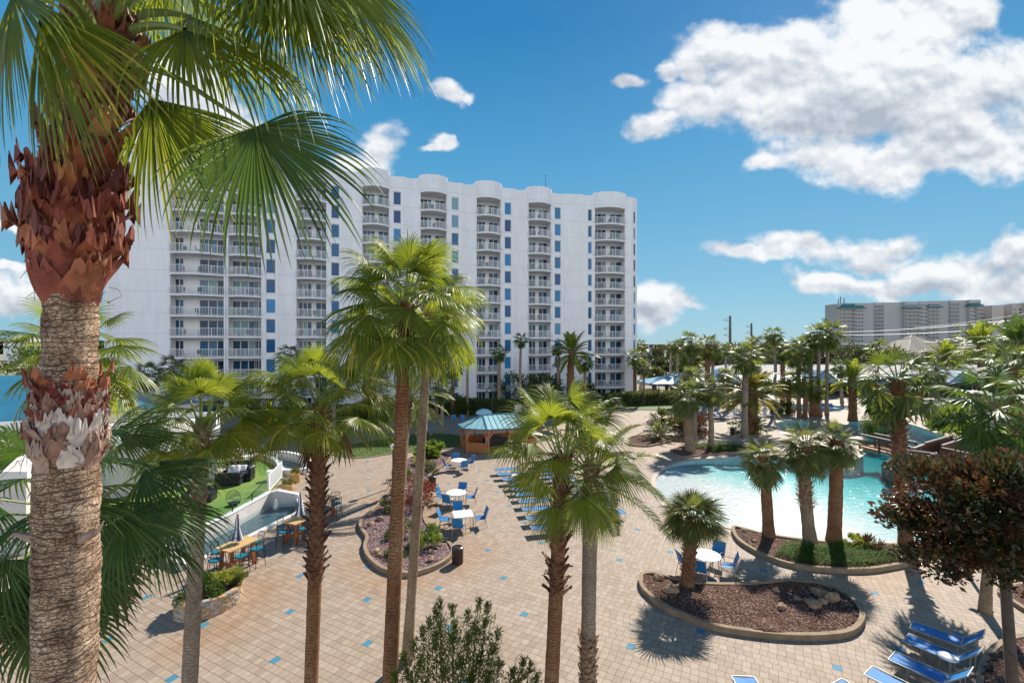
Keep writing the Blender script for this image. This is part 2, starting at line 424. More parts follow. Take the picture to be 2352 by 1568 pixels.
tone = t.math('ADD', tone, t.math('MULTIPLY', t.math('SUBTRACT', nz2, .5), 1.1))
ccol = t.ramp(tone, [(.0, (.47, .52, .60)), (.40, (.70, .735, .79)), (.80, (1.0, 1.0, 1.0))])
cl = t.mix(1., ccol, (.70*K_, .71*K_, .72*K_), 'MULTIPLY')
up = t.n('ShaderNodeMapRange', interpolation_type='SMOOTHSTEP'); t.set(up.inputs[0], sp.outputs[1]); up.inputs[1].default_value = .05; up.inputs[2].default_value = .2
al = t.math('MULTIPLY', t.math('MULTIPLY', alpha.outputs[0], up.outputs[0]), .97)
fin = t.mix(al, skyt, cl)
# unseen bright cloud band added behind the camera as fill for the shaded facade
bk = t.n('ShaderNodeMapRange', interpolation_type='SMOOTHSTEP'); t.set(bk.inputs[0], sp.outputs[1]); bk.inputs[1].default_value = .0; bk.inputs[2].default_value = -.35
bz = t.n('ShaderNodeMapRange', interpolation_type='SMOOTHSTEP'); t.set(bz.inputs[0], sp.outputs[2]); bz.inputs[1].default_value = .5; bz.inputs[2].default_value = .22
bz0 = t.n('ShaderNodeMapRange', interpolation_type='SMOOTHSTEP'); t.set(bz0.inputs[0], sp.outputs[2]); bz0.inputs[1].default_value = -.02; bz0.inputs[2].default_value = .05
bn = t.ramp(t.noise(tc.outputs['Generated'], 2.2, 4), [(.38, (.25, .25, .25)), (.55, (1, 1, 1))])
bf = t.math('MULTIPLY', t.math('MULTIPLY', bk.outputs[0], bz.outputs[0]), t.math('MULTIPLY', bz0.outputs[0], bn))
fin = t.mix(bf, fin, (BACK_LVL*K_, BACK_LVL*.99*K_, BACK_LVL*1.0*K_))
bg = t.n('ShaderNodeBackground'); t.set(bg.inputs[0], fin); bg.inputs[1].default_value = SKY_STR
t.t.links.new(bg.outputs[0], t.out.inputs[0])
scene.view_settings.view_transform = 'Standard'; scene.view_settings.look = 'None'
scene.view_settings.exposure = EXPO; scene.view_settings.gamma = 1
scene.cycles.max_bounces = 8; scene.cycles.transparent_max_bounces = 16
scene.cycles.diffuse_bounces = 3; scene.cycles.glossy_bounces = 3; scene.cycles.transmission_bounces = 4
scene.cycles.sample_clamp_indirect = 6
scene.cycles.use_denoising = True
# ---------------------------------------------------------------- ground, beds, pools
def gp(pts, z=0.0): return [G(x, y, z) for x, y in pts]
BED_A = smooth_curve(gp([(866,1167),(832,1197),(829,1217),(843,1238),(838,1261),(849,1287),(882,1313),(932,1323),(982,1313),(1022,1294),(1040,1271),(1029,1251),(1005,1236),(975,1197),(982,1157),(996,1118),(987,1094),(1028,1064),(1031,1050),(1003,1044),(960,1050),(925,1065),(912,1089),(892,1130)]))
BED_B = smooth_curve(gp([(1473,1330),(1475,1354),(1501,1381),(1535,1404),(1566,1417),(1632,1443),(1733,1460),(1833,1468),(1916,1465),(1960,1454),(1980,1429),(1974,1402),(1940,1369),(1883,1347),(1816,1342),(1753,1345),(1692,1350),(1616,1348),(1545,1335),(1512,1325),(1485,1324)]))
BED_C = smooth_curve(gp([(1686,1216),(1689,1235),(1709,1255),(1756,1281),(1806,1299),(1866,1309),(1933,1314),(2000,1313),(2067,1302),(2107,1294),(2140,1275),(2150,1262),(2115,1258),(2050,1257),(1980,1255),(1900,1252),(1820,1243),(1753,1232),(1715,1222)]))
BED_D = smooth_curve(gp([(1540,1037),(1564,1051),(1590,1049),(1635,1045),(1694,1041),(1760,1040),(1765,1031),(1694,1026),(1640,1021),(1586,1024)]))
BED_G = smooth_curve(gp([(1490,1000),(1520,1001),(1547,1004),(1549,1009),(1540,1014),(1510,1022),(1480,1026),(1440,1020),(1450,1005)]))
BED_E = smooth_curve(gp([(2251,1580),(2264,1522),(2301,1484),(2360,1468),(2480,1480),(2500,1560),(2420,1640),(2280,1640)]))
BED_H = smooth_curve(gp([(2297,1366),(2325,1385),(2370,1412),(2440,1430),(2520,1410),(2480,1370),(2400,1352),(2320,1352)]))
BED_F = smooth_curve(gp([(42,1440),(30,1470),(0,1503),(-60,1560),(-160,1560),(-160,1450),(-60,1428),(10,1425)]))
BED_M = smooth_curve(gp([(1880,1018),(1876,1001),(1902,990),(1940,988)]), closed=False)
LAWN = smooth_curve(gp([(761,1038),(773,1047),(828,1052),(890,1044),(930,1040),(985,1035),(1040,1030),(1062,1027),(1090,1012),(1080,1003),(1010,996),(960,996),(880,1009),(810,1020),(772,1029)]))
LAWN_R = smooth_curve(gp([(1430,935),(1470,941),(1540,944),(1610,940),(1640,930),(1600,922),(1500,922),(1440,926)]))
# one connected lagoon: beach entry in front, channel under the bridge, pools behind
POOL = smooth_curve(gp([(1501,1115),(1507,1090),(1540,1068),(1581,1057),(1640,1051),(1720,1048),(1800,1050),(1860,1062),(1935,1060),(1975,1048),(1980,1037),(1940,1020),(1905,1003),(1925,985),(1961,967),(2011,965),(2063,968),(2110,979),(2160,997),(2215,1012),(2300,1013),(2420,1014),(2600,1020),(2700,1060),(2560,1150),(2400,1220),(2270,1244),(2150,1248),(2077,1249),(1990,1249),(1900,1247),(1820,1238),(1753,1227),(1680,1213),(1600,1195),(1540,1172),(1510,1140)]), 6)
POND_LO = gp([(443,1291),(386,1261),(512,1204),(616,1151),(682,1149),(676,1181),(560,1237)])
POND_UP = smooth_curve(gp([(611,1054),(640,1047),(680,1052),(705,1064),(712,1080),(695,1088),(650,1089),(636,1070)]))
SPA = smooth_curve(gp([(1776,975),(1790,968),(1830,965),(1862,970),(1858,980),(1830,985),(1795,984)]))
LAPPOOL = smooth_curve(gp([(1785,933),(1830,928),(1900,930),(1942,937),(1930,944),(1880,947),(1830,944),(1795,940)]))
SHADEPOOL = smooth_curve(gp([(1075,990),(1110,984),(1180,985),(1230,990),(1225,997),(1150,1000),(1090,997)]))

# paving: rows of concrete pavers with blue accent pavers on a staggered grid
def paver_material():
    t = NT('concrete_pavers')
    bd = V((558., F, 0)).normalized(); ang = math.atan2(bd.y, bd.x)
    o = G(1007, 1350)
    tc = t.n('ShaderNodeTexCoord')
    sub = t.n('ShaderNodeVectorMath', operation='SUBTRACT'); t.t.links.new(tc.outputs['Object'], sub.inputs[0]); sub.inputs[1].default_value = o
    ad = V((bd.y, -bd.x, 0))
    def dot(a):
        d = t.n('ShaderNodeVectorMath', operation='DOT_PRODUCT'); t.t.links.new(sub.outputs[0], d.inputs[0]); d.inputs[1].default_value = a
        return d.outputs['Value']
    U, W = dot(ad), dot(bd)
    pu, pv = 1.88/8, 1.88/7
    wv = t.math('ADD', t.math('DIVIDE', W, pv), .5)
    row = t.math('FLOOR', wv)
    wnz = t.n('ShaderNodeTexWhiteNoise', noise_dimensions='1D'); t.set(wnz.inputs['W'], row)
    shift = t.math('MULTIPLY', t.math('SUBTRACT', wnz.outputs[0], .5), .5)
    uu = t.math('ADD', t.math('ADD', t.math('DIVIDE', U, pu), .5), shift)
    col = t.math('FLOOR', uu)
    fu = t.math('FRACT', uu); fv = t.math('FRACT', wv)
    eu = t.math('MULTIPLY', t.math('MINIMUM', fu, t.math('SUBTRACT', 1., fu)), pu)
    ev = t.math('MULTIPLY', t.math('MINIMUM', fv, t.math('SUBTRACT', 1., fv)), pv)
    def sm(x, a, b):
        m = t.n('ShaderNodeMapRange', interpolation_type='SMOOTHSTEP'); t.set(m.inputs[0], x); m.inputs[1].default_value = a; m.inputs[2].default_value = b
        return m.outputs[0]
    jr = t.math('MULTIPLY', sm(eu, .0015, .0085), sm(ev, .003, .0115))
    cc = t.n('ShaderNodeCombineXYZ'); t.set(cc.inputs[0], col); t.set(cc.inputs[1], row)
    wc = t.n('ShaderNodeTexWhiteNoise', noise_dimensions='2D'); t.t.links.new(cc.outputs[0], wc.inputs['Vector'])
    tone = t.ramp(wc.outputs[0], [(0, (.266, .203, .150)), (.5, (.310, .242, .182)), (1, (.342, .276, .217))])
    v = t.coord((1, 1, 1))
    big = t.noise(v, .35, 5, .6); mid = t.noise(v, 2.5, 5, .65); fine = t.noise(v, 45, 4, .6)
    tone = t.mix(.55, tone, t.ramp(mid, [(.3, (.78, .74, .72)), (.7, (1.12, 1.12, 1.12))]), 'MULTIPLY')
    tone = t.mix(.3, tone, t.ramp(fine, [(.25, (.6, .6, .6)), (.75, (1.3, 1.3, 1.3))]), 'MULTIPLY')
    tone = t.mix(t.ramp(big, [(.45, (0, 0, 0)), (.75, (.5, .5, .5))]), tone, (.31, .225, .165))
    # rust-coloured staining where irrigation washes out of the beds
    stain = None
    for (px, py, r) in [(1070,1265,1.5),(1035,1300,1.2),(1010,1225,1.6),(985,1180,1.3),(855,1290,1.4),(880,1335,1.1),(835,1215,1.1),(950,1335,1.0),(565,1385,1.3),(520,1440,1.1),(590,1350,1.4),(440,1470,.9),(1980,1330,1.4),(1900,1325,1.0),(2060,1320,1.2),(1020,1060,1.5),(940,1100,1.6),(880,1150,1.4),(1480,1040,2.2),(1560,1020,2.)]:
        c = G(px, py)
        d = t.n('ShaderNodeVectorMath', operation='DISTANCE'); t.t.links.new(tc.outputs['Object'], d.inputs[0]); d.inputs[1].default_value = c
        a = t.math('SUBTRACT', 1., t.math('DIVIDE', d.outputs['Value'], r*1.5))
        stain = a if stain is None else t.math('SMOOTH_MAX', stain, a, .15)
    stain = t.math('ADD', stain, t.math('MULTIPLY', t.math('SUBTRACT', t.noise(v, 1.3, 5), .5), .6))
    sf = t.ramp(stain, [(0., (0, 0, 0)), (.8, (.46, .46, .46))])
    tone = t.mix(sf, tone, t.mix(1., tone, (.95, .66, .40), 'MULTIPLY'))
    # accent pavers
    def mod(x, a, k):
        return t.math('LESS_THAN', t.math('ABSOLUTE', t.math('SUBTRACT', t.math('FLOORED_MODULO', x, a), k)), .5)
    b1 = t.math('MULTIPLY', mod(col, 16., 0.), mod(row, 14., 0.)); b2 = t.math('MULTIPLY', mod(col, 16., 8.), mod(row, 14., 7.))
    b = t.math('MAXIMUM', b1, b2)
    blue = t.mix(.5, (.03, .18, .29), t.ramp(mid, [(.3, (.7, .8, .8)), (.7, (1.3, 1.2, 1.1))]), 'MULTIPLY')
    tone = t.mix(b, tone, blue)
    tone = t.mix(jr, t.mix(1., tone, (.30, .24, .20), 'MULTIPLY'), tone)
    hgt = t.math('ADD', t.math('MULTIPLY', jr, .6), t.math('MULTIPLY', fine, .25))
    return t.done(t.pbr(tone, .72, t.bump(hgt, .6, .008), .35))
M['pavers'] = paver_material()
M['kerb'] = simple('kerb_block', (.30, .22, .14), (.19, .13, .08), 3.5, .85, .4, 25)
M['pool_coping'] = simple('pool_coping', (.42, .35, .28), (.33, .27, .21), 2, .7, .2, 20)
def mulch_material():
    t = NT('bark_mulch'); v = t.coord((1, 1, 1))
    vo = t.n('ShaderNodeTexVoronoi'); t.t.links.new(v, vo.inputs[0]); vo.inputs['Scale'].default_value = 26
    s = t.n('ShaderNodeSeparateColor'); t.t.links.new(vo.outputs['Color'], s.inputs[0])
    col = t.ramp(s.outputs[0], [(0, (.03, .014, .01)), (.4, (.085, .04, .027)), (.75, (.15, .08, .055)), (.93, (.27, .18, .145)), (1, (.42, .34, .31))])
    col = t.mix(.5, col, t.ramp(t.noise(v, 1.1, 4), [(.3, (.6, .5, .45)), (.7, (1.25, 1.2, 1.25))]), 'MULTIPLY')
    return t.done(t.pbr(col, .9, t.bump(vo.outputs['Distance'], 1., .05), .15))
M['mulch'] = mulch_material()
def gravel_material():
    t = NT('lava_gravel'); v = t.coord((1, 1, 1))
    vo = t.n('ShaderNodeTexVoronoi'); t.t.links.new(v, vo.inputs[0]); vo.inputs['Scale'].default_value = 20
    s = t.n('ShaderNodeSeparateColor'); t.t.links.new(vo.outputs['Color'], s.inputs[0])
    col = t.ramp(s.outputs[0], [(0, (.045, .022, .024)), (.4, (.125, .065, .066)), (.75, (.21, .13, .128)), (1, (.42, .33, .32))])
    return t.done(t.pbr(col, .9, t.bump(vo.outputs['Distance'], 1., .05), .15))
M['gravel'] = gravel_material()
M['grass'] = simple('lawn_grass', (.075, .13, .015), (.045, .085, .012), 1.5, .8, .5, 60)
M['turf'] = simple('artificial_turf', (.15, .23, .035), (.115, .18, .028), 1.2, .85, .3, 90)
M['ground_far'] = simple('sandy_ground', (.32, .27, .2), (.16, .16, .08), .05, .9)
M['asphalt'] = simple('asphalt', (.07, .07, .072), (.05, .05, .052), 1, .85)

g = MB()
X0, X1, Y0, Y1 = -75, 110, -12, 96
outer = [V((X0, Y0, 0)), V((X1, Y0, 0)), V((X1, Y1, 0)), V((X0, Y1, 0))]
g.poly(outer, 0, holes=(POOL, POND_LO, POND_UP, SPA, LAPPOOL, SHADEPOOL))
tag(g.build('pavement', M['pavers']), kind='structure')
g = MB(); B = 4000
for a in ([(-B, -60), (B, -60), (B, Y0), (-B, Y0)], [(-B, Y1), (B, Y1), (B, B), (-B, B)], [(-B, Y0), (X0, Y0), (X0, Y1), (-B, Y1)], [(X1, Y0), (B, Y0), (B, Y1), (X1, Y1)]):
    g.add([V((x, y, -.02)) for x, y in a], [(0, 1, 2, 3)])
tag(g.build('ground', M['ground_far']), kind='structure')

# ---- pools: floor sheet, water body with real absorption
def pool_floor_mat(name, c1, c2, sc=1.5):
    t = NT(name); v = t.coord((1, 1, 1))
    n = t.noise(v, sc, 4); f = t.noise(v, 30, 4, .7)
    col = t.ramp(n, [(.3, c2), (.7, c1)])
    col = t.mix(.35, col, t.ramp(f, [(.3, (.7, .7, .7)), (.7, (1.2, 1.2, 1.2))]), 'MULTIPLY')
    return t.done(t.pbr(col, .6, None, .3))
M['plaster'] = pool_floor_mat('pool_plaster', (.43, .43, .41), (.37, .375, .36))
M['pebble'] = pool_floor_mat('pond_pebble', (.085, .14, .155), (.045, .085, .10), 5)
M['blue_tile'] = simple('waterline_tile', (.05, .13, .25), (.03, .09, .2), 14, .2)
def water_mat(name, wave, rip, absorb, dens, rough=.06, scale=3.2):
    t = NT(name); v = t.coord((1, 1.25, 1))
    n1 = t.noise(v, scale, 3, .5); n2 = t.noise(v, scale*2.4, 2, .5)
    h = t.math('ADD', t.math('MULTIPLY', n1, wave), t.math('MULTIPLY', n2, rip))
    nb = t.bump(h, 1., 1.)
    gl = t.n('ShaderNodeBsdfGlossy'); gl.inputs['Roughness'].default_value = rough; t.set(gl.inputs['Normal'], nb)
    tr = t.n('ShaderNodeBsdfTransparent'); tr.inputs[0].default_value = (.97, .99, 1, 1)
    fr = t.n('ShaderNodeFresnel'); fr.inputs[0].default_value = 1.33; t.set(fr.inputs['Normal'], nb)
    mx = t.n('ShaderNodeMixShader'); ge = t.n('ShaderNodeNewGeometry'); t.set(mx.inputs[0], t.math('MULTIPLY', t.math('MINIMUM', fr.outputs[0], .6), t.math('SUBTRACT', 1., ge.outputs['Backfacing']))); t.t.links.new(tr.outputs[0], mx.inputs[1]); t.t.links.new(gl.outputs[0], mx.inputs[2])
    t.t.links.new(mx.outputs[0], t.out.inputs[0])
    va = t.n('ShaderNodeVolumeAbsorption'); va.inputs[0].default_value = (*absorb, 1); va.inputs[1].default_value = dens
    t.t.links.new(va.outputs[0], t.out.inputs['Volume'])
    return t.m
M['water'] = water_mat('pool_water', .045, .034, (.07, .76, .79), .58, .06, 2.6)
M['pond_water'] = water_mat('pond_water', .05, .035, (.2, .6, .7), .6, .05, 5.)
M['clear_side'] = None
def pool(name, loop, depthf, wz=-.07, floor='plaster', water='water', step=.8, wname='water'):
    """floor grid that follows depthf(x, y), and a closed body of water above it"""
    xs = [p.x for p in loop]; ys = [p.y for p in loop]
    fb = MB()
    lp = [(p.x, p.y) for p in loop]
    bm = bmesh.new()
    vs = [bm.verts.new((x, y, 0)) for x, y in lp]
    loopv = [V((x, y, 0)) for x, y in lp]
    tris = tessellate_polygon([loopv])
    for tr in tris: bm.faces.new([vs[i] for i in tr])
    def cut(co, no):
        bmesh.ops.bisect_plane(bm, geom=bm.verts[:]+bm.edges[:]+bm.faces[:], plane_co=co, plane_no=no)
    x = min(xs)+step
    while x < max(xs): cut((x, 0, 0), (1, 0, 0)); x += step
    y = min(ys)+step
    while y < max(ys): cut((0, y, 0), (0, 1, 0)); y += step
    bm.normal_update()
    for f in bm.faces:
        if f.normal.z < 0: f.normal_flip()
    bm.verts.index_update()
    base = [(v.co.x, v.co.y) for v in bm.verts]; fs = [tuple(v.index for v in f.verts) for f in bm.faces]
    bm.free()
    fb.add([V((x, y, min(-depthf(x, y), wz-.012))) for x, y in base], fs)
    n = len(lp)
    fb.mi = 1
    fb.add([V((x, y, .0)) for x, y in lp]+[V((x, y, min(-depthf(x, y), wz-.012))) for x, y in lp], [(i, (i+1) % n, n+(i+1) % n, n+i) for i in range(n)])
    tag(fb.build(name+'_floor', [M[floor], M['plaster'] if floor == 'plaster' else M[floor]]), kind='structure')
    wb = MB()
    nb_ = len(base)
    wb.add([V((x, y, wz)) for x, y in base], fs)
    wb.add([V((x, y, min(-depthf(x, y), wz-.012)+.006)) for x, y in base], [tuple(reversed(f)) for f in fs])
    wb.add([V((x, y, wz)) for x, y in lp]+[V((x, y, min(-depthf(x, y), wz-.012)+.006)) for x, y in lp], [(i, n+i, n+(i+1) % n, (i+1) % n) for i in range(n)])
    tag(wb.build(wname, M[water]), kind='structure')
PA = G(1500, 1115); PB = G(2000, 1140)
_ax = (G(2010, 1110)-G(1520, 1150)); _ax.z = 0; _L = _ax.length; _ax.normalize()
def beach(x, y):
    s = (V((x, y, 0))-G(1520, 1150)).dot(_ax)/_L
    far = max(0., (y-27.)/12.)
    s = max(s+far*.35, 0)
    return .085+max(0, s-.40)**1.2*.95
pool('pool', POOL, lambda x, y: min(beach(x, y), 1.5))
pool('pond', POND_LO, lambda x, y: .38, -.10, 'pebble', 'pond_water', 1.)
pool('pond', POND_UP, lambda x, y: .34, -.06, 'pebble', 'pond_water', 1.)
pool('spa', SPA, lambda x, y: .9, -.06)
pool('lap_pool', LAPPOOL, lambda x, y: 1.3, -.06)
pool('shaded_pool', SHADEPOOL, lambda x, y: .8, -.06)
for lp, nm in ((POOL, 'pool_edge'), (SPA, 'spa_edge'), (LAPPOOL, 'lap_pool_edge'), (SHADEPOOL, 'shaded_pool_edge')):
    k = MB(); cen = sum((p for p in lp), V((0, 0, 0)))/len(lp)
    k.strip(lp, .30, -.03, .035)
    tag(k.build(nm, M['pool_coping']), kind='structure')
k = MB(); k.strip(POOL, .02, -.2, .0); 
# ---- planting beds
def bed(loop, label, mat_='mulch', h=.16, mound=.10, name='planting_bed'):
    c = sum((p for p in loop), V((0, 0, 0)))/len(loop)
    r = thing(name, label, 'planting bed', (c.x, c.y, 0), 0, 'kerbed planting beds')
    lp = [V((p.x, p.y, 0)) for p in loop]
    m = MB(); n = len(lp)
    rings = []
    m.poly([(p.x, p.y) for p in lp], .10)
    ob = m.build('mulch', M[mat_], r)
    bm = bmesh.new(); bm.from_mesh(ob.data)
    xs = [v.co.x for v in bm.verts]; ys = [v.co.y for v in bm.verts]
    st = .35
    for ax, lo, hi in ((0, min(xs), max(xs)), (1, min(ys), max(ys))):
        q = lo+st
        while q < hi:
            co = [0, 0, 0]; no = [0, 0, 0]; co[ax] = q; no[ax] = 1
            bmesh.ops.bisect_plane(bm, geom=bm.verts[:]+bm.edges[:]+bm.faces[:], plane_co=co, plane_no=no); q += st
    for v in bm.verts:
        if not v.is_boundary:
            wv = v.co+c
            v.co.z += mound*.5+mound*noise.noise(wv*.9)+.035*noise.noise(wv*4)
    bm.to_mesh(ob.data); bm.free()
    kb = MB(); kb.strip(lp, .16, -.01, h)
    kb.build('kerb', M['kerb'], r)
    return r
bed(BED_A, 'long curved lava-gravel bed beside the round patio tables, running from gazebo to litter bin', 'gravel', .2)
bed(BED_B, 'kidney-shaped mulch bed with kerb and boulders in front of the round table', 'mulch', .2)
bed(BED_C, 'crescent mulch bed with green ground cover along the beach pool edge', 'mulch', .2)
bed(BED_D, 'mulch strip with juniper at the far edge of the beach pool')
bed(BED_G, 'small mulch bed with a stump-like cycad left of the beach pool')
bed(BED_E, 'mulch bed with leaf shade at the right behind the row of sun loungers')
bed(BED_H, 'narrow mulch bed at the right edge under the bronze-leaved tree')
bed(BED_F, 'small mulch bed with a tan boulder at the lower left corner')
for nm, lp, lab in (('lawn', LAWN, None), ('lawn', LAWN_R, None)):
    m = MB(); m.poly([(p.x, p.y) for p in lp], .03); tag(m.build('lawn', M['grass']), kind='structure')
    m = MB(); m.strip(lp, .14, -.01, .07); tag(m.build('lawn_edge', M['kerb']), kind='structure')
def tufts(loop, n, hgt, mt, seed, name):
    rnd = random.Random(seed); m = MB()
    xs = [p.x for p in loop]; ys = [p.y for p in loop]; k = 0
    while k < n:
        x = rnd.uniform(min(xs), max(xs)); y = rnd.uniform(min(ys), max(ys))
        if not inside((x, y), loop): continue
        k += 1
        for j in range(3):
            a = rnd.uniform(0, 2*pi); d = V((math.cos(a), math.sin(a), 0))*hgt*.5; s = V((-d.y, d.x, 0)).normalized()*.02
            b = V((x, y, .03)); m.add([b-s, b+s, b+d+V((0, 0, hgt*rnd.uniform(.6, 1.2)))], [(0, 1, 2)])
    return tag(m.build(name, mt), kind='stuff')
tag(tufts(LAWN, 4500, .07, M['hedge'], 3, 'grass'), 'short clipped grass on the kidney-shaped lawn', 'grass')
# ---------------------------------------------------------------- main apartment tower
def stucco(name, c1, c2, fh=2.7, z0=.0):
    t = NT(name); tc = t.n('ShaderNodeTexCoord')
    s = t.n('ShaderNodeSeparateXYZ'); t.t.links.new(tc.outputs['Object'], s.inputs[0])
    fr = t.math('FRACT', t.math('DIVIDE', t.math('ADD', s.outputs[2], -z0), fh))
    line = t.math('LESS_THAN', fr, .012)
    v = t.coord((1, 1, .35)); n = t.noise(v, .9, 6, .65); n2 = t.noise(t.coord((1, 1, .08)), 3.5, 5, .6)
    col = t.ramp(n, [(.3, c2), (.7, c1)])
    col = t.mix(.5, col, t.ramp(n2, [(.25, (.80, .80, .82)), (.6, (1, 1, 1))]), 'MULTIPLY')
    col = t.mix(line, col, t.mix(1., col, (.55, .55, .58), 'MULTIPLY'))
    f = t.noise(t.coord((1, 1, 1)), 40, 3)
    return t.done(t.pbr(col, .85, t.bump(f, .15, .01), .2))
M['stucco'] = stucco('tower_stucco', (.86, .835, .835), (.79, .77, .775))
def glass_mat(name, c1, c2, sc=.6):
    t = NT(name); geo = t.n('ShaderNodeNewGeometry'); oi = t.n('ShaderNodeObjectInfo')
    v = t.coord((1, 1, 1))
    r = t.math('FRACT', t.math('ADD', geo.outputs['Random Per Island'], t.math('MULTIPLY', oi.outputs['Random'], 7.3)))
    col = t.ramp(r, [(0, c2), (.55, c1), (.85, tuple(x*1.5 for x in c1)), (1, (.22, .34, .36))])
    nb = t.bump(t.noise(v, sc, 2), .06, .2)
    return t.done(t.pbr(col, .08, nb, .22))
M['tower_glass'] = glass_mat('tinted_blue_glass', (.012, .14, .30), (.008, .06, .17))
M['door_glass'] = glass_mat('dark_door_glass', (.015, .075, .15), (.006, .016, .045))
M['frame_white'] = simple('white_frame', (.70, .69, .69), (.62, .61, .61), 2, .5)
def facY(px):
    a = (px-CX)/F
    if px <= 386: return 66./(1-.16*a)
    if px <= 1293: return 73.14/(1-.322*a)
    b = facY(1293); xb = (1293-CX)/F*b
    return (b+.2-.13*(xb))/(1-.13*a)
def fac(px): 
    Y = facY(px); return V(((px-CX)/F*Y, Y, 0))
FH, NF, Z0 = 2.7, 12, -.3     # twelve storeys; balcony slabs at Z0 + k*FH
ZTOP = 34.2
root = thing('apartment_tower', 'white twelve-storey apartment tower with curved balconies and scalloped roofline behind the palms', 'apartment building', (-12, 72, 0))
wallb = MB()
SEG = [(274, 386, 'blank'), (386, 518, 'bay'), (520, 604, 'bay'), (604, 637, 'win'), (637, 677, 'blank'), (677, 753, 'bay'), (753, 785, 'win'), (785, 829, 'blank'),
       (829, 897, 'bay'), (897, 926, 'win'), (926, 963, 'blank'), (963, 1029, 'bay'), (1029, 1060, 'win'), (1060, 1092, 'blank'), (1092, 1153, 'bay'), (1153, 1179, 'win'),
       (1179, 1211, 'blank'), (1211, 1268, 'bay'), (1268, 1293, 'win'), (1293, 1345, 'blank2'), (1345, 1364, 'win'), (1364, 1438, 'bay'), (1438, 1452, 'blank')]
DEEP = 14.
def frame_of(a, b):
    x = (b-a); w = x.length; x = x/w; y = V((-x.y, x.x, 0)); return x, y, w     # y points away from the camera
def curve_front(w, bulge, n=12, inset=0.):
    """arc from (0,0) to (w,0), bulging to -y"""
    return [(w*i/n, -bulge*(1-(2*i/n-1)**2)) for i in range(n+1)]
BAYS = []
